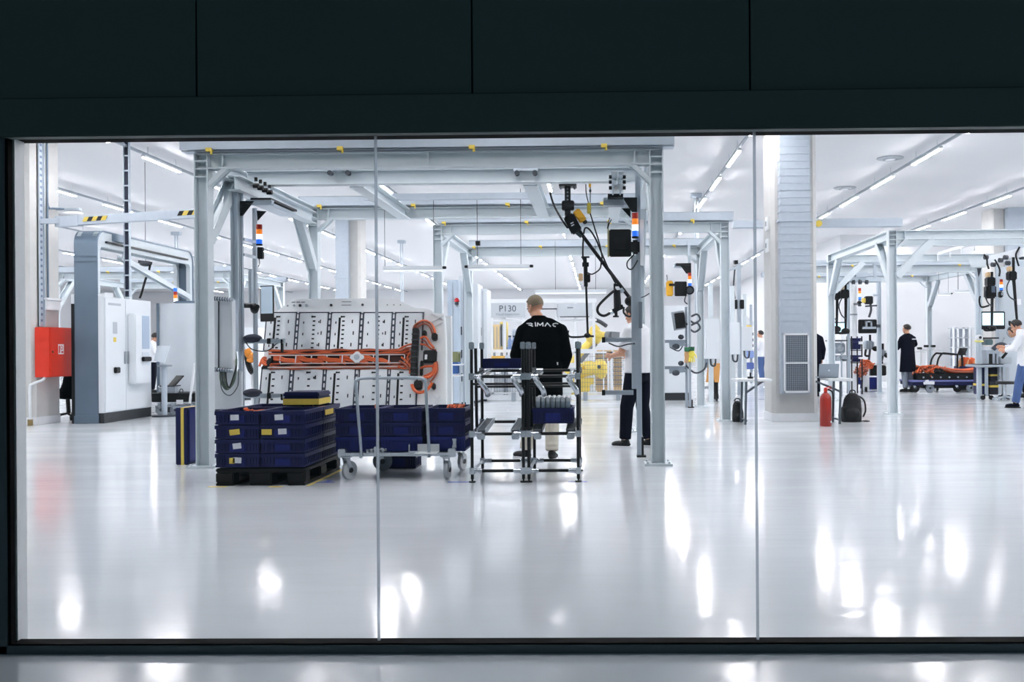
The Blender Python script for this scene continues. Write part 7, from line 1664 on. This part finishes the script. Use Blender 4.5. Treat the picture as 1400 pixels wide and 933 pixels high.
single('lifting_eye',b,black,'small black ring standing on the equipment cart','ring')
Y = 18.0
t = thing('display_stand','tilted pale display on a stand in front of the pale machine housing','display stand',(X(221,Y),Y,0)); b = MB(); q = [at(210,494,Y),at(224,496,Y),at(231.5,473,Y+0.2),at(215,473,Y+0.2)]; b.add(q+[v+V((0,0.05,0)) for v in q],[(0,1,2,3),(7,6,5,4),(0,4,5,1),(1,5,6,2),(2,6,7,3),(3,7,4,0)]); part(t,'screen_panel',b,mat('screen_silver',(190,198,206),0.35)); b = MB(); b.cyl((X(221,Y),Y+0.1,0.03),(X(221,Y),Y+0.1,Z(221,498,Y)),0.05); part(t,'pole',b,galv); b = MB(); b.cyl((X(221,Y),Y+0.1,0),(X(221,Y),Y+0.1,0.03),0.22); part(t,'foot',b,dark); part(t,'shelf',pbox(MB(),213,228,499,502,Y-0.1,0.3),rubber,0.02)
# dark swivel chair between column and portal
q = onfloor(92, 583); q = V((X(92,17.35),17.35,0))
t = thing('office_chair','dark office chair half hidden between the left column and the portal frame','chair',q)
b = MB(); b.tube([q+V((-0.02,0,0.42)),q+V((0.05,0.02,0.62)),q+V((0.10,0.05,0.95))],[0.16,0.14,0.12],12,sub=3); part(t,'backrest',b,black_cloth); b = MB(); b.ell(q+V((-0.02,0.05,0.42)),0.2,0.22,0.06); part(t,'seat',b,black_cloth); b = MB(); b.cyl(q+V((0.02,0,0.1)),q+V((0,0,0.4)),0.035); part(t,'column',b,black)
for k in range(5): a = 2*PI*k/5+0.5; b = MB(); e = q+V((0.2*math.cos(a),0.2*math.sin(a),0.09)); b.bar(q+V((0,0,0.12)),e,0.04,0.035); b.cyl(e+V((-0.02,0,-0.055)),e+V((0.02,0,-0.055)),0.035); part(t,'star_leg',b,black)
# distant machines at the left
for (a,c,y0,Y,lb) in ((270,296,418,27,'distant pale machine cabinet behind the large gantry left post'),(318,352,448,24,'pale machine body behind the left aluminium mast'),(352,372,436,26,'angled pale machine behind the left monitor')):
    t = thing('machine_cabinet',lb,'machine',(X((a+c)/2,Y),Y+0.5,0)); x0,x1 = X(a,Y),X(c,Y); z = Z(a,y0,Y); b = MB(); b.prism([(x0,0.08),(x1,0.08),(x1,z*0.8),(x1-0.12,z),(x0,z)],'y',Y,Y+1.0); part(t,'casing',b,panelw); b = MB(); b.box(x0+0.03,x1-0.03,Y+0.03,Y+0.9,0,0.08); part(t,'plinth',b,dark); b = MB(); b.box((x0+x1)/2-0.006,(x0+x1)/2+0.006,Y-0.006,Y,0.15,z*0.75); b.box(x0+0.05,x1-0.1,Y-0.006,Y,z*0.55,z*0.55+0.012); part(t,'seams',b,rubber)
t = thing('cable_plug','orange and black cable plug seen between the profiles of the left mast','cable plug',(X(343,12.9),12.9,0)); b = MB(); b.tube([at(337,478,12.9),at(341,486,12.9),at(346,488,12.9)],0.05,8,sub=3); b.tube([at(339,491,12.9),at(344,493,12.9),at(347,490,12.9)],0.035,8,sub=3); part(t,'orange_cable',b,mat('amber_cable',(226,140,40),0.45)); b = MB(); b.tube([at(337,482,12.95),at(339,495,12.95),at(342,505,12.95),at(346,510,12.95)],0.04,8,sub=3); b.ell(at(338,484,12.95),0.05,0.05,0.06); part(t,'black_cable',b,black); b = MB(); b.cyl((X(342,12.9)-0.0,13.0,0),(X(342,12.9),13.0,Z(342,500,12.9)),0.03); part(t,'stand',b,white_paint)
# hanging hose tool behind the white cabinet
b = tubepx([(206,360,19.5),(203,372,19.5),(198,385,19.5),(194,400,19.5),(191,408,19.5)],0.022); t = thing('hose_tool','thin black hose tool hanging behind the tall white control cabinet','tool',(X(198,19.5),19.5,Z(198,408,19.5))); part(t,'hose',b,black); b = MB(); b.bar(at(190,358,19.5),at(207,360,19.5),0.08,0.06); b.ell(at(199,361,19.5),0.12,0.08,0.05); part(t,'head',b,dark); b = MB(); b.cyl(at(200,372,19.5),at(198,378,19.5),0.04); part(t,'yellow_grip',b,yellowp); b = MB(); q = at(199,360,19.5); b.cyl(q,(q.x,q.y,CEIL),0.006,n=6); part(t,'suspension_cable',b,dark)
